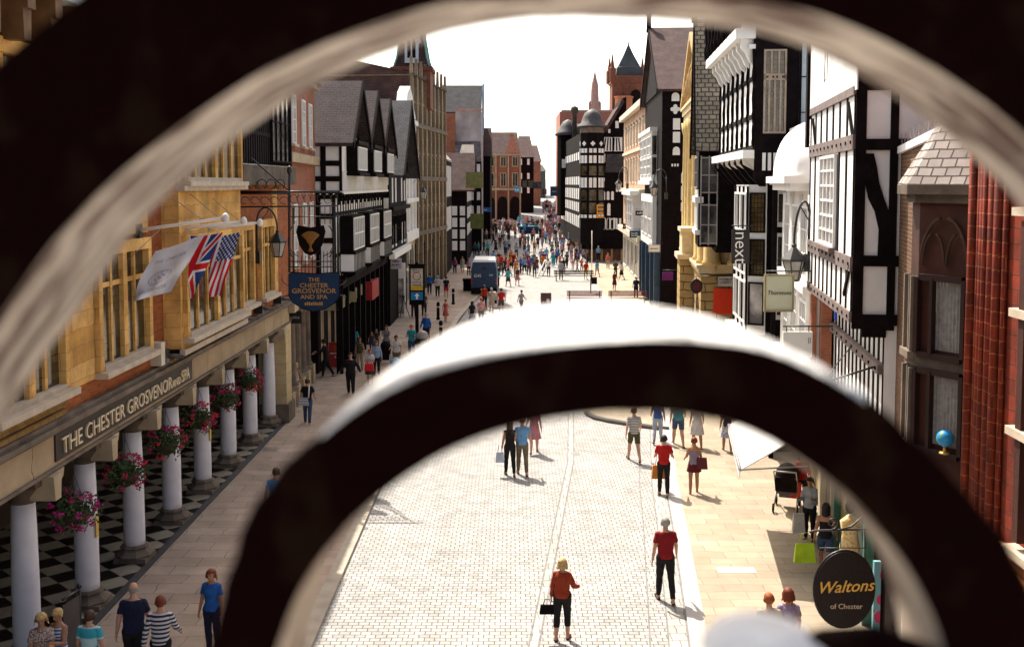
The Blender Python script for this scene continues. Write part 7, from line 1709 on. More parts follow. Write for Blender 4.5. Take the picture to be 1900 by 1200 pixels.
# ---- lanterns
def lantern(lab, c_, w, wall, pipe_dz=None, big=1):
    """six-sided street lantern hung from a swan-neck wall bracket"""
    c_ = Vector(c_); r = thing('wall_lantern', lab, 'lantern', c_, 0, 'wall lanterns along the street'); R_ = w / 2; h = w * 1.45
    b = MB(); b.m(0).lathe(c_, [(R_ * .5, -h * .5), (R_ * .92, h * .06)], 6, smooth=False); b.build('glass', mat('lantern_glass', (.42, .40, .36), .25, .2, 4), r)
    b = MB()
    for k in range(6):
        a = R(60 * k); b.tube([c_ + Vector((R_ * .5 * math.cos(a), R_ * .5 * math.sin(a), -h * .5)), c_ + Vector((R_ * .93 * math.cos(a), R_ * .93 * math.sin(a), h * .06))], .012 * w / .5, 5)
    b.lathe(c_, [(R_ * .54, -h * .54), (R_ * .54, -h * .49)], 6, smooth=False); b.lathe(c_, [(R_ * 1.12, h * .04), (R_ * 1.05, h * .1), (R_ * .35, h * .38), (R_ * .2, h * .44), (R_ * .24, h * .5), (R_ * .1, h * .56)], 6, smooth=False); b.build('frame', iron, r)
    top = c_ + Vector((0, 0, h * .55)); wl = Vector(wall); d = wl - top; pts = []
    for i in range(13):
        t = i / 12; pts.append(Vector((top.x + (wl.x - top.x) * (.5 - .5 * math.cos(math.pi * t)), top.y + (wl.y - top.y) * t, top.z + (wl.z - top.z) * t + w * 1.1 * math.sin(math.pi * t))))
    b = MB(); b.tube(pts, .026 * w / .5, 8); b.tube([wl + Vector((0, 0, -w * 1.8)), wl + Vector((0, 0, .1))], .03 * w / .5, 8); b.tube([pts[5], wl + Vector((0, 0, -.25 * w))], .015, 5)
    b.build('bracket', iron, r)
    b = MB(); b.box(wl.x - .1, wl.x + .1, wl.y - .1, wl.y + .1, wl.z - w * 2.3, wl.z - w * 1.6); b.build('gear_box', iron, r)
lantern('black wall lantern on a swan-neck bracket above the hotel arcade', at(515, 452, 34.7), .56, (-8.22, 34.7, zat(415, 34.7)))
lantern('largest black lantern, hanging from the corner of the white timber house', at(1473, 487, 26.9), .60, (7.42, 26.9, zat(400, 26.9)))
lantern('black lantern in front of the buff stone bank', at(1321, 428, 46), .56, (9.0, 46.2, zat(400, 46)))
lantern('small far lantern on the left in front of the gothic stone building', at(786, 358, 82), .6, (-7.6, 82, zat(338, 82)))
lantern('small far lantern on the right in front of the pink house', at(1213, 350, 70), .6, (10.0, 70, zat(330, 70)))
lantern('tiny far lantern near the herringbone timber gable', at(1148, 342, 92), .6, (xat(1163, 92), 92, zat(320, 92)))

# ---- boards and signs, hung square to the street
def board(name, lab, cat, u0, v0, u1, v1, Y, m_, frame=None, arm=None, texts=(), th=.06, group=None, rim=.04):
    a, c_ = at(u0, v1, Y), at(u1, v0, Y); r = thing(name, lab, cat, ((a.x + c_.x) / 2, Y, a.z), 0, group)
    b = MB(); b.box(a.x, c_.x, Y - th / 2, Y + th / 2, a.z, c_.z); b.build('panel', m_, r)
    if frame:
        b = MB(); e = rim
        b.box(a.x - e, a.x, Y - th, Y + th, a.z - e, c_.z + e); b.box(c_.x, c_.x + e, Y - th, Y + th, a.z - e, c_.z + e); b.box(a.x, c_.x, Y - th, Y + th, a.z - e, a.z); b.box(a.x, c_.x, Y - th, Y + th, c_.z, c_.z + e); b.build('frame', frame, r)
    if arm is not None:
        b = MB(); b.tube([(min(a.x, arm), Y, c_.z + .12), (max(c_.x, arm), Y, c_.z + .12)], .02, 6)
        for x in (a.x + .08, c_.x - .08): b.tube([(x, Y, c_.z), (x, Y, c_.z + .12)], .012, 5)
        b.build('bracket', iron, r)
    for body, size, dx, dz, m2, kw in texts:
        if body.startswith('~'):   # lettering too small to read: a row of uneven strokes
            b = MB(); n = int(body[1:]); x = (a.x + c_.x) / 2 + dx - n * size * .3; rr = random.Random(n)
            for k in range(n): h = size * rr.choice([.45, .5, .7]); b.box(x, x + size * rr.uniform(.3, .48), Y - th / 2 - .012, Y - th / 2 - .002, (a.z + c_.z) / 2 + dz, (a.z + c_.z) / 2 + dz + h); x += size * .6
            o = b.build('lettering', m2, r); continue
        me = text_mesh(body, size, extrude=.004, **{k: v for k, v in kw.items() if k != 'rot'})
        X_, Y_ = ((1, 0, 0), (0, 0, 1)) if not kw.get('rot') else ((0, 0, -1), (1, 0, 0))
        place_text(me, 'lettering', m2, ((a.x + c_.x) / 2 + dx, Y - th / 2 - .006, (a.z + c_.z) / 2 + dz), X_, Y_, r)
    return r
wp = M['whitepaint']; bp = mat('black_panel', (.015, .012, .014), .45, .1); dbl = mat('dark_blue_panel', (.012, .035, .10), .45, .15)
board('shop_sign', 'tall black vertical sign reading next in white', 'sign', 1357, 426, 1391, 489, 33, bp, None, 7.4, [('next', .56, -.17, .47, wp, dict(rot=1, align='LEFT', offset=-.004, sx=.98))])
board('shop_sign', 'square cream sign with dark italic lettering hanging below the big lantern', 'sign', 1420, 512, 1470, 575, 26.5, mat('cream_panel', (.50, .50, .36), .5, .05), mat('gilt_edge', (.25, .2, .1), .5), 7.4, [('Thorntons', .145, 0, -.04, M['dark'], dict(shear=.3, sx=.95))])
board('shop_sign', 'white hanging sign partly behind the white arc top, right of centre', 'sign', 1452, 615, 1507, 662, 24, wp, None, 7.2, [('ll', .2, .26, .02, M['lead'], {})])
board('shop_sign', 'purple hanging sign before the bank', 'sign', 1229, 505, 1249, 520, 60, mat('purple_panel', (.12, .01, .14), .5), None, 9.6)
board('shop_sign', 'dark blue sign with a pale stripe beside the pink house', 'sign', 1168, 428, 1188, 441, 88, mat('teal_panel', (.02, .06, .09), .5), None, xat(1196, 88), [('~6', .16, 0, .02, wp, {}), ('~6', .16, 0, -.16, wp, {})])
board('shop_sign', 'black sign with white lettering across the pink house bay', 'sign', 1179, 391, 1208, 400, 84, bp, None, xat(1212, 84), [('~8', .2, 0, -.05, wp, {})])
board('shop_sign', 'brown sign with gilt letters on the lower pink house', 'sign', 1155, 415, 1173, 425, 100, mat('brown_panel', (.06, .02, .015), .5), None, xat(1176, 100), [('~6', .2, 0, -.05, M['gold'], {})])
board('shop_sign', 'white round-topped sign above the shop doors on the right', 'sign', 1204, 455, 1224, 467, 70, wp, M['lead'], xat(1230, 70), [('~7', .12, 0, -.04, M['dark'], {})])
board('banner', 'blue banner with pale edges in front of the turreted building', 'banner', 1053, 390, 1063, 410, 150, mat('blue_banner', (.03, .07, .22), .6, .3, .8), wp, None, [('~4', .2, 0, .1, wp, {}), ('~3', .2, 0, -.3, wp, {})])
board('shop_sign', 'dark navy square sign hanging over the far street centre', 'sign', 1021, 346, 1037, 364, 160, dbl, None, xat(1043, 160), [('~4', .3, 0, -.1, M['gold'], {})])
board('shop_sign', 'small sky blue sign over the far crowd by the bank', 'sign', 955, 347, 964, 357, 170, mat('sky_panel', (.05, .35, .62), .4), None, xat(968, 170), [('~2', .5, 0, -.15, wp, {})])
board('shop_sign', 'blue and white shop fascia board left of the brick bank doorway', 'sign', 880, 385, 912, 393, 148, mat('azure_panel', (.03, .16, .45), .5), None, None, [('~7', .3, 0, -.1, wp, {})])
board('shop_sign', 'white two-line sign standing out above the corner shop window', 'sign', 725, 479, 745, 499, 66, mat('grey_white_panel', (.42, .38, .40), .6), None, None, [('~5', .15, 0, .1, bp, {}), ('~6', .13, 0, -.12, bp, {})])
board('shop_sign', 'small black sign with silver lettering at the hotel end', 'sign', 527, 577, 560, 600, 40.8, bp, None, -8.6, [('C', .2, -.2, -.06, M['lead'], dict(shear=.2)), ('~5', .14, .06, -.05, M['lead'], {})])
board('shop_sign', 'olive hanging sign under the black and white gables', 'sign', 631, 541, 661, 560, 52, mat('olive_sign', (.28, .25, .13), .6), None, None)
board('banner', 'teal, pink and white vertical banner beside the oval sign', 'banner', 1618, 1040, 1634, 1172, 14.2, pattern('pink_banner', (.5, .03, .12), (.15, .35, .38), 5), None, None, ())
p = at(1113, 392, 119.5); r = thing('gilt_sign', 'orange-gold letter-like sign on the front of the turret building', 'sign', p)
b = MB(); b.box(p.x - .35, p.x - .22, 119.4, 119.5, p.z - .75, p.z + .75)
for z in (-.65, -.22, .22, .65): b.box(p.x - .22, p.x + .38, 119.4, 119.5, p.z + z - .1, p.z + z + .1)
b.build('letter', mat('orange_gilt', (.62, .27, .03), .4), r); b = MB(); b.tube([(p.x, 119.45, p.z + .8), (p.x, 122, p.z + .9)], .04, 5); b.build('bracket', iron, r)
# round black sign
c_ = at(1292, 531, 44); r = thing('round_sign', 'round black sign with a dark red face hanging before the rusticated stone', 'sign', c_)
b = MB(); 
def disc(b, c_, rx_, rz_, y0, y1, n=36):
    b.add([(c_[0] + rx_ * math.cos(2 * math.pi * k / n), y0, c_[2] + rz_ * math.sin(2 * math.pi * k / n)) for k in range(n)] + [(c_[0] + rx_ * math.cos(2 * math.pi * k / n), y1, c_[2] + rz_ * math.sin(2 * math.pi * k / n)) for k in range(n)], [tuple(range(n)), tuple(range(n, 2 * n))[::-1]] + [(k, k + n, (k + 1) % n + n, (k + 1) % n) for k in range(n)])
disc(b, c_, .25, .3, 43.96, 44.04); b.build('rim', bp, r); b = MB(); disc(b, c_, .17, .21, 43.94, 43.959); b.build('face', mat('oxblood', (.09, .01, .012), .5), r)
b = MB(); b.tube([(c_.x, 44, c_.z + .3), (c_.x, 44, c_.z + .42), (9.4, 44, c_.z + .42)], .02, 5); b.build('bracket', iron, r)

# ---- the hotel's big iron sign
r = thing('hotel_sign', 'dark blue hotel name board with gold lettering and crest shield in a tall iron frame', 'sign', at(583, 578, 33))
Y = 33; P = lambda u, v: at(u, v, Y)
out = [(537, 509), (540, 506), (583, 509), (626, 506), (629, 509), (629, 548), (622, 560), (605, 571), (583, 577), (561, 571), (544, 560), (537, 548)]
G = Frame((0, Y), (1, Y), (0, -1)); pl = [(P(u, v).x, P(u, v).z) for u, v in out]
b = MB(); b.prism(G, pl, -.04, .04); b.build('board', mat('deep_blue_board', (.004, .025, .075), .45, .15), r)
b = MB(); b.tube([P(u, v) for u, v in out], .035, 6, closed=True); b.build('frame', M['black'], r)
for tx, v, sz in (('THE', 522, .17), ('CHESTER', 533, .19), ('GROSVENOR', 543.5, .205), ('AND SPA', 554, .18)):
    me = text_mesh(tx, sz, extrude=.006, sx=1.12, offset=.002); q = P(583, v); place_text(me, 'lettering', mat('sign_gold', (.42, .24, .07), .4, .1), (q.x, Y - .05, q.z), (1, 0, 0), (0, 0, 1), r)
b = MB()
for k in range(9): q = P(566 + k * 3.8, 566); b.box(q.x, q.x + .045, Y - .052, Y - .041, q.z, q.z + (.1 if k % 3 else .08))
b.build('lettering', MATS['sign_gold'], r)
b = MB(); sh = [(553, 418), (577, 422), (601, 418), (604, 430), (598, 455), (588, 470), (577, 474), (566, 470), (556, 455), (550, 430)]
b.prism(G, [(P(u, v).x, P(u, v).z) for u, v in sh], -.03, .05); b.build('shield', M['black'], r)
b = MB(); c_ = P(577, 447)
for k in range(11):
    a = (k - 5) * .17; b.tube([c_ + Vector((-.02 * (k - 5) * .6, -.07, -.32)), c_ + Vector((.012 * (k - 5), -.08, -.02)), c_ + Vector((.33 * math.sin(a), -.07, .30 * math.cos(a)))], [.03, .02, .045], 5)
b.tube([c_ + Vector((-.1, -.1, -.03)), c_ + Vector((.1, -.1, -.03))], .03, 6); b.build('wheatsheaf', mat('sheaf_gold', (.30, .13, .02), .5, .3, 20), r)
b = MB()
def T(*pts, rr=.02): b.tube([P(u, v) for u, v in pts], rr, 6)
T((447, 356), (632, 356), rr=.035); T((447, 358), (538, 358), rr=.05); T((447, 384), (626, 382), rr=.025); T((537, 320), (537, 505), rr=.04); T((632, 356), (640, 362), rr=.02)
T((626, 356), (626, 505), rr=.02); T((544, 385), (544, 508), rr=.02); T((620, 384), (620, 508), rr=.02); T((430, 262), (538, 356), rr=.025); T((450, 318), (480, 352), rr=.022); T((537, 485), (628, 485), rr=.018); T((537, 402), (628, 402), rr=.015); T((537, 495), (628, 495), rr=.018)
for k in range(12): u = 546 + k * 6.8; T((u, 474 if 556 < u < 600 else 466), (u, 508), rr=.014)
for k in range(9): u = 546 + k * 9.5; T((u, 384), (u, 416), rr=.013)
for k in range(7):
    u = 545 + k * 12.5; q = P(u, 369); b.tube([q + Vector((.1 * math.cos(t), 0, .14 * math.sin(t))) for t in np.linspace(0, 5.2, 12)], .012, 5)
for s in (-1, 1):
    b.tube([P(577 + s * (30 + 12 * math.sin(t)), 448 - 30 * math.cos(t)) for t in np.linspace(.2, 2.9, 12)], .02, 6)
    b.tube([P(577 + s * 22, 476), P(577 + s * 34, 470), P(577 + s * 40, 458)], .014, 5)
q = P(537, 316); b.ball(q, .08, .08, .14, 8, 6)
for k in range(5):
    q = P(455 + k * 18, 372); b.tube([q + Vector((.13 * math.cos(t), 0, .11 * math.sin(t))) for t in np.linspace(0, 5, 10)], .012, 5); q = P(452 + k * 17, 342); b.tube([q + Vector((.14 * math.cos(t), 0, .15 * math.sin(t))) for t in np.linspace(-1, 4.4, 10)], .016, 5)
for s, u in ((-1, 530), (1, 636)):
    q = P(u, 532); b.tube([q + Vector((s * (.1 + .05 * t) * math.cos(t), 0, .28 - .12 * t)) for t in np.linspace(0, 5, 14)], .016, 5)
b.build('ironwork', iron, r)

# ---- oval jeweller's sign on scrolled bracket
c_ = at(1566, 1092, 13.5); r = thing('oval_sign', 'black oval hanging sign reading Waltons of Chester in gold', 'sign', c_)
b = MB(); disc(b, c_, .385, .50, 13.46, 13.54, 48); b.build('panel', mat('sign_black', (.012, .007, .008), .35, .1), r)
b = MB(); b.tube([(c_.x + .39 * math.cos(t), 13.5, c_.z + .505 * math.sin(t)) for t in np.linspace(0, 2 * math.pi, 49)[:-1]], .014, 6, closed=True); b.build('rim', iron, r)
gl = mat('bright_gilt', (.75, .42, .08), .4, .1, 10)
me = text_mesh('Waltons', .215, extrude=.006, shear=.32, offset=.0015, sx=.98); place_text(me, 'lettering', gl, (c_.x, 13.452, c_.z - .02), (1, 0, .06), (0, 0, 1), r)
me = text_mesh('of Chester', .095, extrude=.005, shear=.0); place_text(me, 'lettering', mat('pale_gilt', (.55, .42, .28), .5), (c_.x + .02, 13.452, c_.z - .24), (1, 0, 0), (0, 0, 1), r)
b = MB(); q = lambda u, v: at(u, v, 13.5)
b.tube([q(1502, 988), q(1510, 984), q(1625, 981), q(1700, 981)], .014, 8); b.tube([q(1520, 1030), q(1520, 1016), q(1606, 1016), q(1606, 1040)], .008, 5); b.tube([q(1560, 984), q(1560, 1016)], .008, 5); b.tube([q(1604, 984), q(1606, 1016)], .012, 5)
b.tube([q(1556, 983), q(1580, 976), q(1600, 958), q(1640, 948)], .012, 7); b.tube([q(1545, 970) + Vector((.07 * (1 - t / 9) * math.cos(t), 0, .07 * (1 - t / 9) * math.sin(t))) for t in np.linspace(-1.6, 6.5, 22)], .012, 6); b.tube([q(1640, 960), q(1700, 1010)], .012, 6)
b.build('bracket', iron, r)

# ---- sign post with regulatory plate
p = gnd(774, 640); Y = p.y; r = thing('sign_post', 'tall black information post with a white circular-symbol panel and blue arrow plate', 'sign post', (p.x, Y, 0))
b = MB(); b.box(p.x - .09, p.x + .09, Y - .09, Y + .09, 0, zat(560, Y)); b.lathe((p.x, Y, 0), [(.2, 0), (.2, .1), (.13, .2)], 10); b.build('post', M['black'], r)
a, c_ = at(760, 565, Y), at(788, 492, Y); b = MB(); b.box(a.x, c_.x, Y - .16, Y + .16, a.z, c_.z); b.box(a.x - .06, c_.x + .06, Y - .2, Y + .2, c_.z, c_.z + .07); b.lathe(((a.x + c_.x) / 2, Y, c_.z + .07), [(.1, 0), (.03, .12)], 8); b.build('case', M['black'], r)
a, c_ = at(763, 538, Y), at(785, 498, Y); b = MB(); b.box(a.x, c_.x, Y - .175, Y - .161, a.z + .25, c_.z); b.build('panel', mat('notice_white', (.55, .50, .42), .5), r)
b = MB(); b.box(a.x, c_.x, Y - .175, Y - .161, a.z, a.z + .245); b.build('yellow_strip', mat('notice_yellow', (.62, .38, .03), .5), r)
b = MB(); m_ = Vector(((a.x + c_.x) / 2, Y - .18, zat(512, Y))); b.tube([m_ + Vector((.2 * math.cos(t), 0, .2 * math.sin(t))) for t in np.linspace(0, 6.2832, 25)[:-1]], .022, 5, closed=True); b.build('red_ring', mat('sign_red', (.45, .04, .03), .5), r)
a2, c2 = at(763, 556, Y), at(785, 541, Y); b = MB(); b.box(a2.x, c2.x, Y - .175, Y - .161, a2.z, c2.z); b.build('blue_plate', mat('sign_blue', (.01, .18, .42), .5), r)
G = Frame((a2.x, Y), (c2.x, Y), (0, -1)); w = c2.x - a2.x; z0 = a2.z
b = MB(); b.prism(G, [(w / 2 - .05, z0 + .05), (w / 2 + .05, z0 + .05), (w / 2 + .05, z0 + .22), (w / 2 + .14, z0 + .22), (w / 2, z0 + .38), (w / 2 - .14, z0 + .22), (w / 2 - .05, z0 + .22)], .176, .182); b.build('arrow', wp, r)
b = MB(); rr = random.Random(4); cx_ = (a.x + c_.x) / 2
for v, n, st in ((501, 9, .055), (504.5, 7, .055), (524, 9, .05), (529, 11, .045)):
    for k in range(n): x = cx_ + (k - n / 2) * st; b.box(x, x + st * .7, Y - .182, Y - .176, zat(v, Y), zat(v, Y) + rr.choice([.04, .055]))
b.build('small_print', bp, r)

# ---- bollards
def bollard():
    r = thing('bollard', '', 'bollard', (0, 0, 0), 0, 'black bollards along the left pavement edge')
    b = MB(); b.lathe((0, 0, 0), [(.11, 0), (.11, .08), (.085, .12), (.08, .80), (.1, .83), (.1, .88), (.085, .92), (.07, .98), (.02, 1.0)], 14); b.build('post', M['black'], r)
    b = MB(); b.lathe((0, 0, 0), [(.082, .68), (.084, .69), (.084, .74), (.082, .75)], 14, cap=False); b.build('band', M['creampaint'], r); return r
bo = bollard()
for i, (u, v, lab) in enumerate([(841, 567, 'black bollard left of the van, farthest up the left pavement'), (813, 595, 'black bollard just left of the girl in the coral dress'), (818, 635, 'black bollard nearest the white top of the iron arc'), (838, 570, 'x')][:3]):
    o = bo if i == 0 else copy_tree(bo); p = gnd(u, v); o.location = p + Vector((0, 0, .07)); o['label'] = lab; o.scale = (1.15, 1.15, 1.15)
p = gnd(870, 541); r = thing('planter', 'dark box planter against the left side of the van', 'planter', p); b = MB(); b.box(p.x - .45, p.x + .45, p.y - .4, p.y + .4, .05, 1.0); b.box(p.x - .5, p.x + .5, p.y - .45, p.y + .45, .9, 1.05); b.build('box', M['black'], r)
# litter bin
p = gnd(784, 668); r = thing('litter_bin', 'dark litter bin with a pale domed top at the foot of the sign post', 'bin', p)
b = MB(); b.lathe(p, [(.3, .05), (.3, 1.0), (.34, 1.02), (.34, 1.1)], 16); b.build('body', M['dkbin'] if 'dkbin' in M else mat('bin_black', (.02, .02, .022), .5), r)
b = MB(); b.lathe(p, [(.33, 1.1), (.32, 1.22), (.24, 1.38), (.1, 1.46), (.0, 1.47)], 16); b.build('lid', M['lead'], r)
# A-boards
def aboard(lab, u, v, w, h, m_, texts):
    p = gnd(u, v); r = thing('pavement_board', lab, 'a-board', p)
    b = MB(); z = p.z + .06
    for s in (-1, 1): b.hexa([(p.x - w / 2, p.y + s * .28 - .02, z), (p.x + w / 2, p.y + s * .28 - .02, z), (p.x + w / 2, p.y + s * .28 + .02, z), (p.x - w / 2, p.y + s * .28 + .02, z), (p.x - w / 2, p.y + s * .03 - .02, z + h), (p.x + w / 2, p.y + s * .03 - .02, z + h), (p.x + w / 2, p.y + s * .03 + .02, z + h), (p.x - w / 2, p.y + s * .03 + .02, z + h)])
    b.build('panels', m_, r)
    for tx, sz, zz, m2 in texts:
        me = text_mesh(tx, sz, extrude=.003); f = zz / h; place_text(me, 'lettering', m2, (p.x, p.y - .30 + .25 * f - .03, z + zz), (1, 0, 0), (0, .25, h), r)
    return r
aboard('red pavement board with a darker picture and white lettering by the black posts', 629, 682, .95, 1.15, mat('aboard_red', (.42, .02, .015), .5, .2, 3), [])
pr_ = gnd(629, 682); q_ = [o for o in bpy.data.objects if o.name.startswith('pavement_board')][0]
b = MB(); b.box(pr_.x - .38, pr_.x + .38, pr_.y - .245, pr_.y - .235, .7, .74)
for k in range(4): b.box(pr_.x - .15 + k * .08, pr_.x - .1 + k * .08, pr_.y - .28, pr_.y - .27, .5, .6)
b.build('white_marks', wp, q_); b = MB(); b.box(pr_.x - .2, pr_.x + .38, pr_.y - .215, pr_.y - .2, .8, 1.1); b.build('picture', mat('picture_orange', (.4, .1, .02), .5, .5, 6), q_)
r = aboard('small dark pavement board standing alone on the bright paving', 1013, 572, .75, 1.0, mat('aboard_dark', (.10, .045, .04), .6), [])
b = MB(); p = gnd(1013, 572); b.ball((p.x + .12, p.y - .24, .55), .12, .03, .14, 12, 8); b.build('picture', mat('poster_white', (.6, .6, .62), .6), r)
# seating group: rails, benches
def bench(lab, u, v, L, m_):
    p = gnd(u, v); r = thing('bench', lab, 'bench', p, 0, 'benches in the square'); z = p.z + .05
    b = MB()
    for k in range(4): b.box(p.x - L / 2, p.x + L / 2, p.y - .22 + k * .12, p.y - .13 + k * .12, z + .42, z + .46)
    b.build('seat', m_, r)
    b = MB()
    for k in range(3): b.box(p.x - L / 2, p.x + L / 2, p.y + .25, p.y + .29, z + .55 + k * .14, z + .65 + k * .14)
    b.build('backrest', m_, r)
    for s in (-1, 1):
        b = MB(); b.box(p.x + s * (L / 2 - .2) - .04, p.x + s * (L / 2 - .2) + .04, p.y - .2, p.y + .25, z, z + .42); b.box(p.x + s * (L / 2 - .2) - .04, p.x + s * (L / 2 - .2) + .04, p.y + .2, p.y + .26, z + .42, z + .95); b.build('leg', iron, r)
red_w = mat('reddish_wood', (.30, .09, .07), .6, .3, 5)
bench('long reddish bench just above the white arc top, left part', 1085, 566, 2.6, red_w); bench('reddish bench just above the white arc top, right part', 1165, 566, 2.8, red_w); bench('dark bench rail in front of the seated group', 1065, 522, 3.6, mat('dark_wood', (.08, .05, .04), .6))
p = gnd(1096, 545); r = thing('small_sign', 'small dark sign on a short post beyond the reddish benches', 'sign', p); b = MB(); b.box(p.x - .04, p.x + .04, p.y - .03, p.y + .03, 0, 1.5); b.box(p.x + .05, p.x + .5, p.y - .03, p.y + .03, .75, 1.3); b.build('post', M['dark'], r)
p = gnd(1098, 508); r = thing('banner_pole', 'slim white pole at the turret building corner', 'pole', p); b = MB(); b.tube([p, p + Vector((0, 0, 4.2))], .045, 8); b.build('pole', wp, r)
for j, (u, v) in enumerate(((1008, 512), (1000, 512))):
    p = gnd(u, v); r = thing('display_board', 'tilted white display board in the square, %s one' % ('right' if j == 0 else 'left'), 'board', p); b = MB(); b.hexa([(p.x - .1, p.y - .4, .05), (p.x, p.y - .4, .05), (p.x, p.y + .4, .05), (p.x - .1, p.y + .4, .05), (p.x + .55, p.y - .3, 1.5), (p.x + .65, p.y - .3, 1.5), (p.x + .65, p.y + .5, 1.5), (p.x + .55, p.y + .5, 1.5)]); b.build('panel', wp, r)
p = gnd(984, 434); r = thing('market_table', 'blue draped market table in front of the far row of people', 'table', p); b = MB(); b.box(p.x - 1.6, p.x + 1.2, p.y, p.y + 1.2, p.z + .1, p.z + 1.0); b.build('cloth', mat('navy_cloth', (.02, .03, .1), .8), r); b = MB(); b.box(p.x - 1.7, p.x + 1.3, p.y - .1, p.y + 1.3, p.z + 1.0, p.z + 1.1); b.build('top', mat('teal_cloth', (.05, .25, .28), .8), r)

# ---- van
def van():
    p = gnd(898, 549); x, y = p.x, p.y; r = thing('van', 'dark blue high-roofed security van with a white roof seen from behind', 'van', p)
    blue = mat('van_blue', (.006, .035, .095), .35, .12, 2, 0, spec=.5); Wd = 1.02
    prof = [(-Wd, .45), (-Wd, 1.5), (-Wd * .96, 2.1), (-Wd * .86, 2.62), (Wd * .86, 2.62), (Wd * .96, 2.1), (Wd, 1.5), (Wd, .45)]
    b = MB(); b.add([(x + a, y, z) for a, z in prof] + [(x + a, y + 4.6, z) for a, z in prof], [tuple(range(8))[::-1], tuple(range(8, 16))] + [(k, (k + 1) % 8, (k + 1) % 8 + 8, k + 8) for k in range(8)])
    b.add([(x + a * .96, y + 4.6, z) for a, z in ((-1, .45), (-1, 1.3), (-.9, 2.4), (.9, 2.4), (1, 1.3), (1, .45))] + [(x + a * .93, y + 5.9, z) for a, z in ((-1, .45), (-1, 1.0), (-.92, 1.15), (.92, 1.15), (1, 1.0), (1, .45))], [tuple(range(6)), tuple(range(6, 12))] + [(k, (k + 1) % 6, (k + 1) % 6 + 6, k + 6) for k in range(6)]); b.build('body', blue, r)
    b = MB(); b.hexa([(x - .9, y + .02, 2.6), (x + .9, y + .02, 2.6), (x + .9, y + 4.6, 2.6), (x - .9, y + 4.6, 2.6), (x - .8, y + .15, 2.8), (x + .8, y + .15, 2.8), (x + .8, y + 4.4, 2.8), (x - .8, y + 4.4, 2.8)]); b.build('roof', wp, r)
    for s, n in ((-1, 0), (1, 1)):
        b = MB(); a0, a1 = (x - .93, x - .02) if n == 0 else (x + .02, x + .93); b.box(a0, a1, y - .03, y - .002, .62, 2.3); d = b.build('door', blue, r); b = MB(); b.box(x + s * .1 - .03, x + s * .1 + .03, y - .07, y - .03, 1.2, 1.4); b.build('handle', iron, d)
        b = MB(); b.box(x + s * .97 - .05, x + s * .97 + .05, y - .04, y + .0, .9, 1.35); b.build('tail_light', mat('tail_red', (.4, .01, .01), .3), r)
    b = MB(); b.box(x - .16, x + .18, y - .06, y - .03, 2.05, 2.28); b.build('camera_unit', iron, r)
    b = MB(); b.box(x - 1.0, x + 1.0, y - .18, y + .02, .35, .6); b.build('bumper', M['dark'], r)
    b = MB(); b.box(x - .26, x + .26, y - .2, y - .181, .42, .54); b.build('number_plate', mat('plate_yellow', (.6, .45, .05), .5), r)
    me = text_mesh('G4S', .34, extrude=.004); place_text(me, 'lettering', wp, (x - .5, y - .04, 1.45), (1, 0, 0), (0, 0, 1), r)
    me = text_mesh('G4S', .18, extrude=.004); place_text(me, 'lettering', wp, (x + .55, y - .04, 1.55), (1, 0, 0), (0, 0, 1), r)
    for s in (-1, 1):
        for yy in (.9, 4.9):
            b = MB(); n = 20; xx = x + s * .92; b.add([(xx - .11, y + yy + .36 * math.cos(2 * math.pi * k / n), .42 + .36 * math.sin(2 * math.pi * k / n)) for k in range(n)] + [(xx + .11, y + yy + .36 * math.cos(2 * math.pi * k / n), .42 + .36 * math.sin(2 * math.pi * k / n)) for k in range(n)], [tuple(range(n))[::-1], tuple(range(n, 2 * n))] + [(k, (k + 1) % n, (k + 1) % n + n, k + n) for k in range(n)]); wh = b.build('wheel', M['dark'], r)
    b = MB(); b.box(x - 1.2, x - 1.0, y + 4.7, y + 4.8, 1.5, 1.8); b.box(x + 1.0, x + 1.2, y + 4.7, y + 4.8, 1.5, 1.8); b.build('mirrors', iron, r)
van()

# ---- pushchairs
def pushchair(lab, p, face, hood, seat, s=1.0):
    r = thing('pushchair', lab, 'pushchair', (p.x, p.y, p.z + .07), -R(face), 'pushchairs'); r.scale = (s, s, s)
    Z = Vector((0, 0, 0))
    def bl(b, n, m_): 
        o = b.build(n, m_, r, local=False); return o
    b = MB(); b.ball((0, .04, .80), .27, .33, .30, 16, 10); b.hexa([(-.23, -.3, .5), (.23, -.3, .5), (.23, .32, .5), (-.23, .32, .5), (-.26, -.28, .82), (.26, -.28, .82), (.26, .34, .82), (-.26, .34, .82)])
    bl(b, 'hood', hood)
    b = MB(); b.hexa([(-.22, -.2, .42), (.22, -.2, .42), (.22, .3, .46), (-.22, .3, .46), (-.22, -.28, .8), (.22, -.28, .8), (.22, .3, .56), (-.22, .3, .56)]); b.hexa([(-.2, .28, .2), (.2, .28, .2), (.2, .42, .2), (-.2, .42, .2), (-.22, .22, .5), (.22, .22, .5), (.22, .32, .5), (-.22, .32, .5)]); bl(b, 'seat', seat)
    b = MB()
    for s_ in (-1, 1): b.tube([(s_ * .25, .38, .12), (s_ * .25, -.1, .6), (s_ * .25, -.5, 1.02)], .014, 6); b.tube([(s_ * .25, -.3, .12), (s_ * .25, .1, .5)], .014, 6)
    b.tube([(-.25, -.5, 1.02), (.25, -.5, 1.02)], .018, 6); bl(b, 'frame', M['lead'])
    for s_ in (-1, 1):
        for y in (.38, -.3):
            b = MB(); b.tube([(s_ * .27, y + .09 * math.cos(t), .1 + .09 * math.sin(t)) for t in np.linspace(0, 6.2832, 17)[:-1]], .02, 6, closed=True); b.tube([(s_ * .26, y, .1), (s_ * .28, y, .1)], .03, 6); bl(b, 'wheel', M['dark'])
    return r
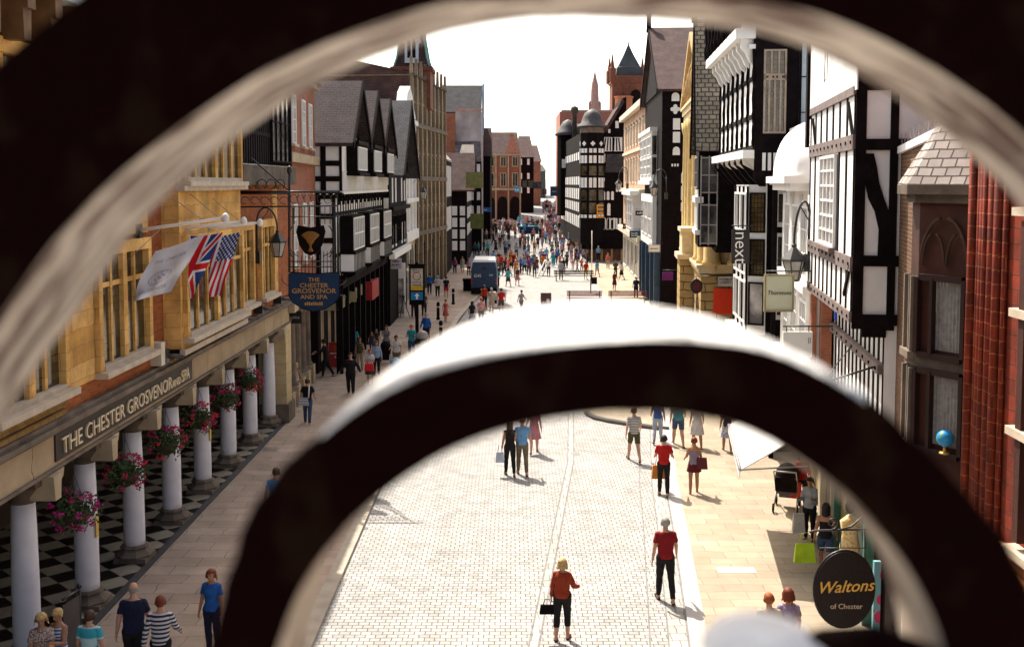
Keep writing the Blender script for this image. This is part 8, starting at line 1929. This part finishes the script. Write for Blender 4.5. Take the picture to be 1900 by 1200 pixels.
pushchair('tall black-hooded pushchair under the awning at the right shopfront', foot(1459, 951), 20, M['black'], mat('pram_grey', (.10, .09, .09), .8), 1.15)
pushchair('black pram pushed by the dark-haired woman in grey', foot(716, 676), 180, M['black'], M['black'], 1.0)
pushchair('pale-trimmed pushchair in front of the man in the white t-shirt', foot(735, 712), 180, mat('pram_blue', (.2, .35, .5), .8), M['lead'])
pushchair('pushchair between the two red-shirted walkers', foot(917, 572), 0, mat('pram_light', (.4, .38, .36), .8), M['black'])

# ---- bags
def bag(lab, cat, p, w, h, d, m_, handle=True):
    p = Vector(p); r = thing('bag', lab, cat, p); b = MB()
    b.hexa([(p.x - w / 2, p.y - d / 2, p.z), (p.x + w / 2, p.y - d / 2, p.z), (p.x + w / 2, p.y + d / 2, p.z), (p.x - w / 2, p.y + d / 2, p.z), (p.x - w * .42, p.y - d * .2, p.z + h), (p.x + w * .42, p.y - d * .2, p.z + h), (p.x + w * .42, p.y + d * .2, p.z + h), (p.x - w * .42, p.y + d * .2, p.z + h)]); b.build('body', m_, r)
    if handle: b = MB(); b.tube([(p.x - w * .25, p.y, p.z + h), (p.x - w * .15, p.y, p.z + h * 1.6), (p.x + w * .15, p.y, p.z + h * 1.6), (p.x + w * .25, p.y, p.z + h)], .01, 6); b.build('handle', m_, r)
    return r
g0 = gnd(1043, 1188); bag('small black handbag held by the woman in the orange-red blouse', 'handbag', (g0.x - .29, g0.y, .52), .30, .17, .12, M['black'])
g0 = gnd(946, 883); bag('pale carrier bag hanging from the hand of the woman in black', 'carrier bag', (g0.x - .30, g0.y, .42), .26, .32, .14, mat('pale_plastic', (.45, .48, .56), .5))
g0 = gnd(1530, 1068); bag('lime green carrier bag held by the woman in denim shorts', 'carrier bag', (g0.x - .46, g0.y, .32), .48, .42, .15, mat('lime_plastic', (.45, .65, .02), .5))
g0 = gnd(1501, 1005); bag('white and black paper carrier bag in the shop doorway shade', 'carrier bag', (g0.x - .32, g0.y - .2, .3), .3, .48, .15, mat('paper_white', (.55, .53, .52), .7))
g0 = gnd(1487, 947); bag('red bag hanging beside the woman in the red coat', 'bag', (g0.x - .2, g0.y - .15, .4), .3, .4, .16, mat('bag_red', (.6, .01, .01), .5))
g0 = gnd(1287, 919); bag('dark maroon shoulder bag on the hip of the strapless-topped woman', 'handbag', (g0.x + .2, g0.y - .1, .78), .32, .32, .14, mat('bag_maroon', (.09, .01, .015), .5), False)
g0 = gnd(1231, 921); bag('orange shopping bag held in front of the man in the bright red t-shirt', 'carrier bag', (g0.x - .1, g0.y + .32, .42), .4, .38, .15, mat('bag_orange', (.6, .2, .02), .5))
g0 = gnd(687, 716); bag('red handbag held by the woman in the white blouse', 'handbag', (g0.x, g0.y - .3, .72), .42, .3, .15, mat('bag_red', (.6, .01, .01)))
g0 = gnd(571, 789); bag('white and grey satchel slung behind the young person in black', 'satchel', (g0.x - .1, g0.y - .2, .78), .36, .28, .1, stripes('satchel_cloth', (.55, .53, .55), (.3, .3, .35), .1), False)
b = MB(); b.tube([(g0.x + .1, g0.y - .15, 1.5), (g0.x + .08, g0.y - .2, 1.05)], .025, 6); tag(b.build('bag_strap', wp), 'white strap across the back of the young person in black', 'strap')

# ---- right-hand awning with striped cream canvas
r = thing('awning', 'white canvas shop awning reaching over the right pavement below the arc', 'awning', (6.9, 25.6, 3.4))
q = [Vector((5.1, 23.7, 2.42)), Vector((5.75, 28.2, 2.42)), Vector((7.55, 28.2, 3.5)), Vector((6.95, 23.7, 3.5))]
b = MB(); b.hexa([p - Vector((0, 0, .03)) for p in q] + q); b.build('canvas', stripes('awning_canvas', (.70, .68, .66), (.46, .45, .50), .16, 'Y', .75), r)
b = MB(); b.hexa([q[0] + Vector((-.02, 0, -.18)), q[1] + Vector((-.02, 0, -.18)), q[1] + Vector((0, 0, -.18)), q[0] + Vector((0, 0, -.18)), q[0] + Vector((-.02, 0, 0)), q[1] + Vector((-.02, 0, 0)), q[1], q[0]]); b.build('valance', M['whitepaint'], r)
b = MB(); b.tube([q[0], q[1]], .04, 8); b.tube([q[0], Vector((6.6, 23.7, 2.5))], .02, 6); b.tube([q[1], Vector((7.5, 28.2, 2.5))], .02, 6); b.build('frame', M['lead'], r)
# small round mirror-like box on the pavement edge and low railing by the nearest columns
r = thing('railing', 'black metal railing leaning along the ramp at the nearest columns', 'railing', (-7.5, 16.9, 0))
A, B2 = at(147, 1092, 18.6), at(116, 1112, 17.9)
b = MB(); A0, B0 = Vector((A.x, A.y, .08)), Vector((B2.x, B2.y, .08)); b.tube([A0, A], .025, 8); b.tube([B0, B2 - Vector((0, 0, .1))], .02, 8); b.tube([A, B2], .022, 8); b.ball(A + Vector((0, 0, .05)), .05, n=10, m_=8); b.build('rails', iron, r)
b = MB(); b.hexa([A0, A0 + Vector((.01, 0, 0)), B0 + Vector((.01, 0, 0)), B0, A - Vector((0, 0, .1)), A + Vector((.01, 0, -.1)), B2 + Vector((.01, 0, -.1)), B2 - Vector((0, 0, .1))]); b.build('mesh_panel', mat('rail_mesh', (.05, .04, .04), .6), r)
# camera tripod in the shade by the sign post
p = gnd(763, 592); r = thing('tripod', 'thin dark camera tripod on the left pavement beyond the sign post', 'tripod', p); b = MB()
for a in (0, 2.1, 4.2): b.tube([(p.x - .5, p.y, 1.35), (p.x - .5 + .4 * math.cos(a), p.y + .4 * math.sin(a), .08)], .025, 5)
b.box(p.x - .58, p.x - .42, p.y - .08, p.y + .08, 1.35, 1.5); b.build('legs', iron, r)
# window box flowers by the jeweller and the mannequin in the shop window
p = at(1577, 985, 20.5); r = thing('shop_display', 'window display of a dark-haired dummy in gold print beside the green shopfront', 'display', p)
b = MB(); b.lathe((p.x, p.y, p.z - .8), [(.16, 0), (.2, .5), (.15, .75), (.2, 1.0), (.06, 1.12)], 14, sy=.7); b.build('dress', pattern('gold_print', (.55, .32, .04), (.6, .5, .3), 18), r)
b = MB(); b.ball((p.x, p.y, p.z + .48), .1, .11, .13, 12, 10); b.build('head', M['dark'], r)
# ================================================================== FOREGROUND IRONWORK (clock arch scrollwork the photo looks through)
def smooth_path(pts, n=90):
    """Catmull-Rom through traced points"""
    P = [Vector(p) for p in pts]; P = [P[0] * 2 - P[1]] + P + [P[-1] * 2 - P[-2]]; out = []
    seg = len(P) - 3
    for i in range(n + 1):
        t = i / n * seg; k = min(int(t), seg - 1); u = t - k; a, b_, c, d = P[k:k + 4]
        out.append(.5 * ((2 * b_) + (c - a) * u + (2 * a - 5 * b_ + 4 * c - d) * u * u + (3 * b_ - a - 3 * c + d) * u ** 3))
    return out
ironblack = mat('old_black_paint', (.0070, .0009, .0006), .85, .6, 22, .4, 60, spec=.04, stain=(.0140, .0060, .0030))
cream, n_, p_ = newmat('worn_cream_paint')
tc = n_.nodes.new('ShaderNodeTexCoord'); nz = n_.nodes.new('ShaderNodeTexNoise'); nz.inputs['Scale'].default_value = 17; nz.inputs['Detail'].default_value = 5
mpn = n_.nodes.new('ShaderNodeMapping'); mpn.inputs['Scale'].default_value = (1, 5, 1)
n_.links.new(tc.outputs['Object'], mpn.inputs[0]); n_.links.new(mpn.outputs[0], nz.inputs['Vector'])
cr = n_.nodes.new('ShaderNodeValToRGB'); cr.color_ramp.elements[0].position = .42; cr.color_ramp.elements[1].position = .55
cr.color_ramp.elements[0].color = (.085, .042, .032, 1); cr.color_ramp.elements[1].color = (.56, .50, .44, 1)
n_.links.new(nz.outputs['Fac'], cr.inputs[0]); n_.links.new(cr.outputs[0], p_.inputs['Base Color']); p_.inputs['Roughness'].default_value = .7

def band_solid(name, inner, outer, D, T, label, grp, rim_in, rim_out, n=110, wob=.0, TO=None, TI=None):
    """flat iron band between two traced outlines; D = distance of its near face, T = thickness away from the camera.
    face, inner rim and outer rim are separate parts; rims are rounded over"""
    r = thing(name, label, 'ironwork', (0, D, H), 0, grp)
    I = [at(p.x, p.y, D) for p in smooth_path([(u, v, 0) for u, v in inner], n)]
    O = [at(p.x, p.y, D) for p in smooth_path([(u, v, 0) for u, v in outer], n)]
    def pts(A, dy, sh=None): return [Vector((a.x, a.y + dy, a.z)) for a in A]
    N = len(I); b = MB(); b.smooth = False; TT = [T] * N if TO is None else [interp(TO, i / (N - 1)) for i in range(N)]; TN = [T] * N if TI is None else [interp(TI, i / (N - 1)) for i in range(N)]
    b.add(I + O, [(i, i + 1, N + i + 1, N + i) for i in range(N - 1)]); b.add([o + Vector((0, TN[i], 0)) for i, o in enumerate(I)] + [o + Vector((0, TT[i], 0)) for i, o in enumerate(O)], [(i, N + i, N + i + 1, i + 1) for i in range(N - 1)])
    for k in (0, N - 1): b.add([I[k], O[k], O[k] + Vector((0, TT[k], 0)), I[k] + Vector((0, TN[k], 0))], [(0, 1, 2, 3)])
    b.build('face', ironblack, r)
    rn = random.Random(3)
    for nm, A, B_, m_, e in (('inner_rim', I, O, rim_in, -1), ('outer_rim', O, I, rim_out, 1)):
        b = MB(); b.smooth = True; K = 8; V = []
        for i in range(N):
            d = (A[i] - B_[i]); d.y = 0; d.normalize()
            w = wob * (math.sin(i * .33) + .6 * math.sin(i * .91 + 1) + .4 * math.sin(i * 1.7))
            for k in range(K + 1):
                f = k / K; bul = math.sin(math.pi * f) ** .6 * .0035 + w * math.sin(math.pi * f)
                V.append(A[i] + Vector((0, (TN[i] if e < 0 else TT[i]) * f, 0)) + d * bul)
        for i in range(N - 1):
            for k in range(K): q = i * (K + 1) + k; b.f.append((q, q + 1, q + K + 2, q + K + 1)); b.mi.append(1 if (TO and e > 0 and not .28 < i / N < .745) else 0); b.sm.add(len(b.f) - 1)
        b.v = [tuple(v) for v in V]; b.build(nm, [m_, ironblack], r)
    return r
# outer arc: inner outline = edge between dark face and cream reveal (near face)
D1 = .62
oi = [(-420, 1500), (-300, 1080), (-135, 780), (0, 590), (100, 450), (200, 345), (300, 262), (400, 190), (500, 128), (600, 82), (700, 45), (800, 14), (900, -3), (1000, -12), (1100, -14), (1200, -12), (1300, -6), (1400, 4), (1500, 22), (1600, 58), (1700, 108), (1800, 172), (1900, 250), (2050, 400), (2230, 700), (2350, 1100), (2400, 1500)]
c0 = Vector((1085, 1200))
oo = [((Vector(p) - c0) * (1.0 + 305 / (Vector(p) - c0).length) + c0)[:] for p in oi]
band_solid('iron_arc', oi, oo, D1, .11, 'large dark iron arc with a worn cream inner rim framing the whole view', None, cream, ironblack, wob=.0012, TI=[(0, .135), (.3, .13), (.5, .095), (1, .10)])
# inner arc, lower and closer to the viewer's feet: lit white top edge, cream underside
D2 = .60
ii = [(465, 1420), (488, 1300), (522, 1180), (562, 1085), (618, 1005), (695, 928), (800, 855), (900, 810), (1000, 783), (1100, 769), (1150, 766), (1250, 768), (1350, 785), (1420, 812), (1500, 862), (1580, 925), (1650, 1005), (1700, 1080), (1745, 1180), (1770, 1300), (1780, 1420)]
io = [(340, 1420), (365, 1300), (400, 1180), (432, 1060), (475, 960), (540, 868), (610, 800), (700, 735), (800, 690), (900, 662), (1000, 645), (1100, 634), (1250, 628), (1400, 645), (1500, 682), (1600, 742), (1700, 824), (1800, 930), (1880, 1050), (1940, 1200), (1960, 1420)]
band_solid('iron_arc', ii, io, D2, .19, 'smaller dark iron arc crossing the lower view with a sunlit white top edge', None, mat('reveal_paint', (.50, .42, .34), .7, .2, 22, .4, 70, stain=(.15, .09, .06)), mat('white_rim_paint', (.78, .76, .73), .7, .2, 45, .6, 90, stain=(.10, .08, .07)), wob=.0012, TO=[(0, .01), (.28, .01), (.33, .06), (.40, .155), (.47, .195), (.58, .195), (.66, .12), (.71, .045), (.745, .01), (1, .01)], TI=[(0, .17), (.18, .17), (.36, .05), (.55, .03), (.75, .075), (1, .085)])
# lower scroll end: pale knob with a short dark bar, at the bottom right
r = thing('iron_scroll', 'pale sunlit iron knob with a dark curled stem at the bottom edge', 'ironwork', (0, .58, H))
c = at(1425, 1212, .60)
b = MB(); b.ball(c, .037, .055, .012, 28, 16); b.build('knob', mat('knob_paint', (.80, .79, .78), .6, .1, 40, .4, 80), r)
pts = [at(u, v, .60) for u, v in ((1450, 1270), (1540, 1215), (1620, 1215), (1700, 1245), (1760, 1300), (1790, 1380))]
b = MB(); b.tube(pts, [.016, .016, .018, .018, .016, .014], 12); b.build('stem', ironblack, r)
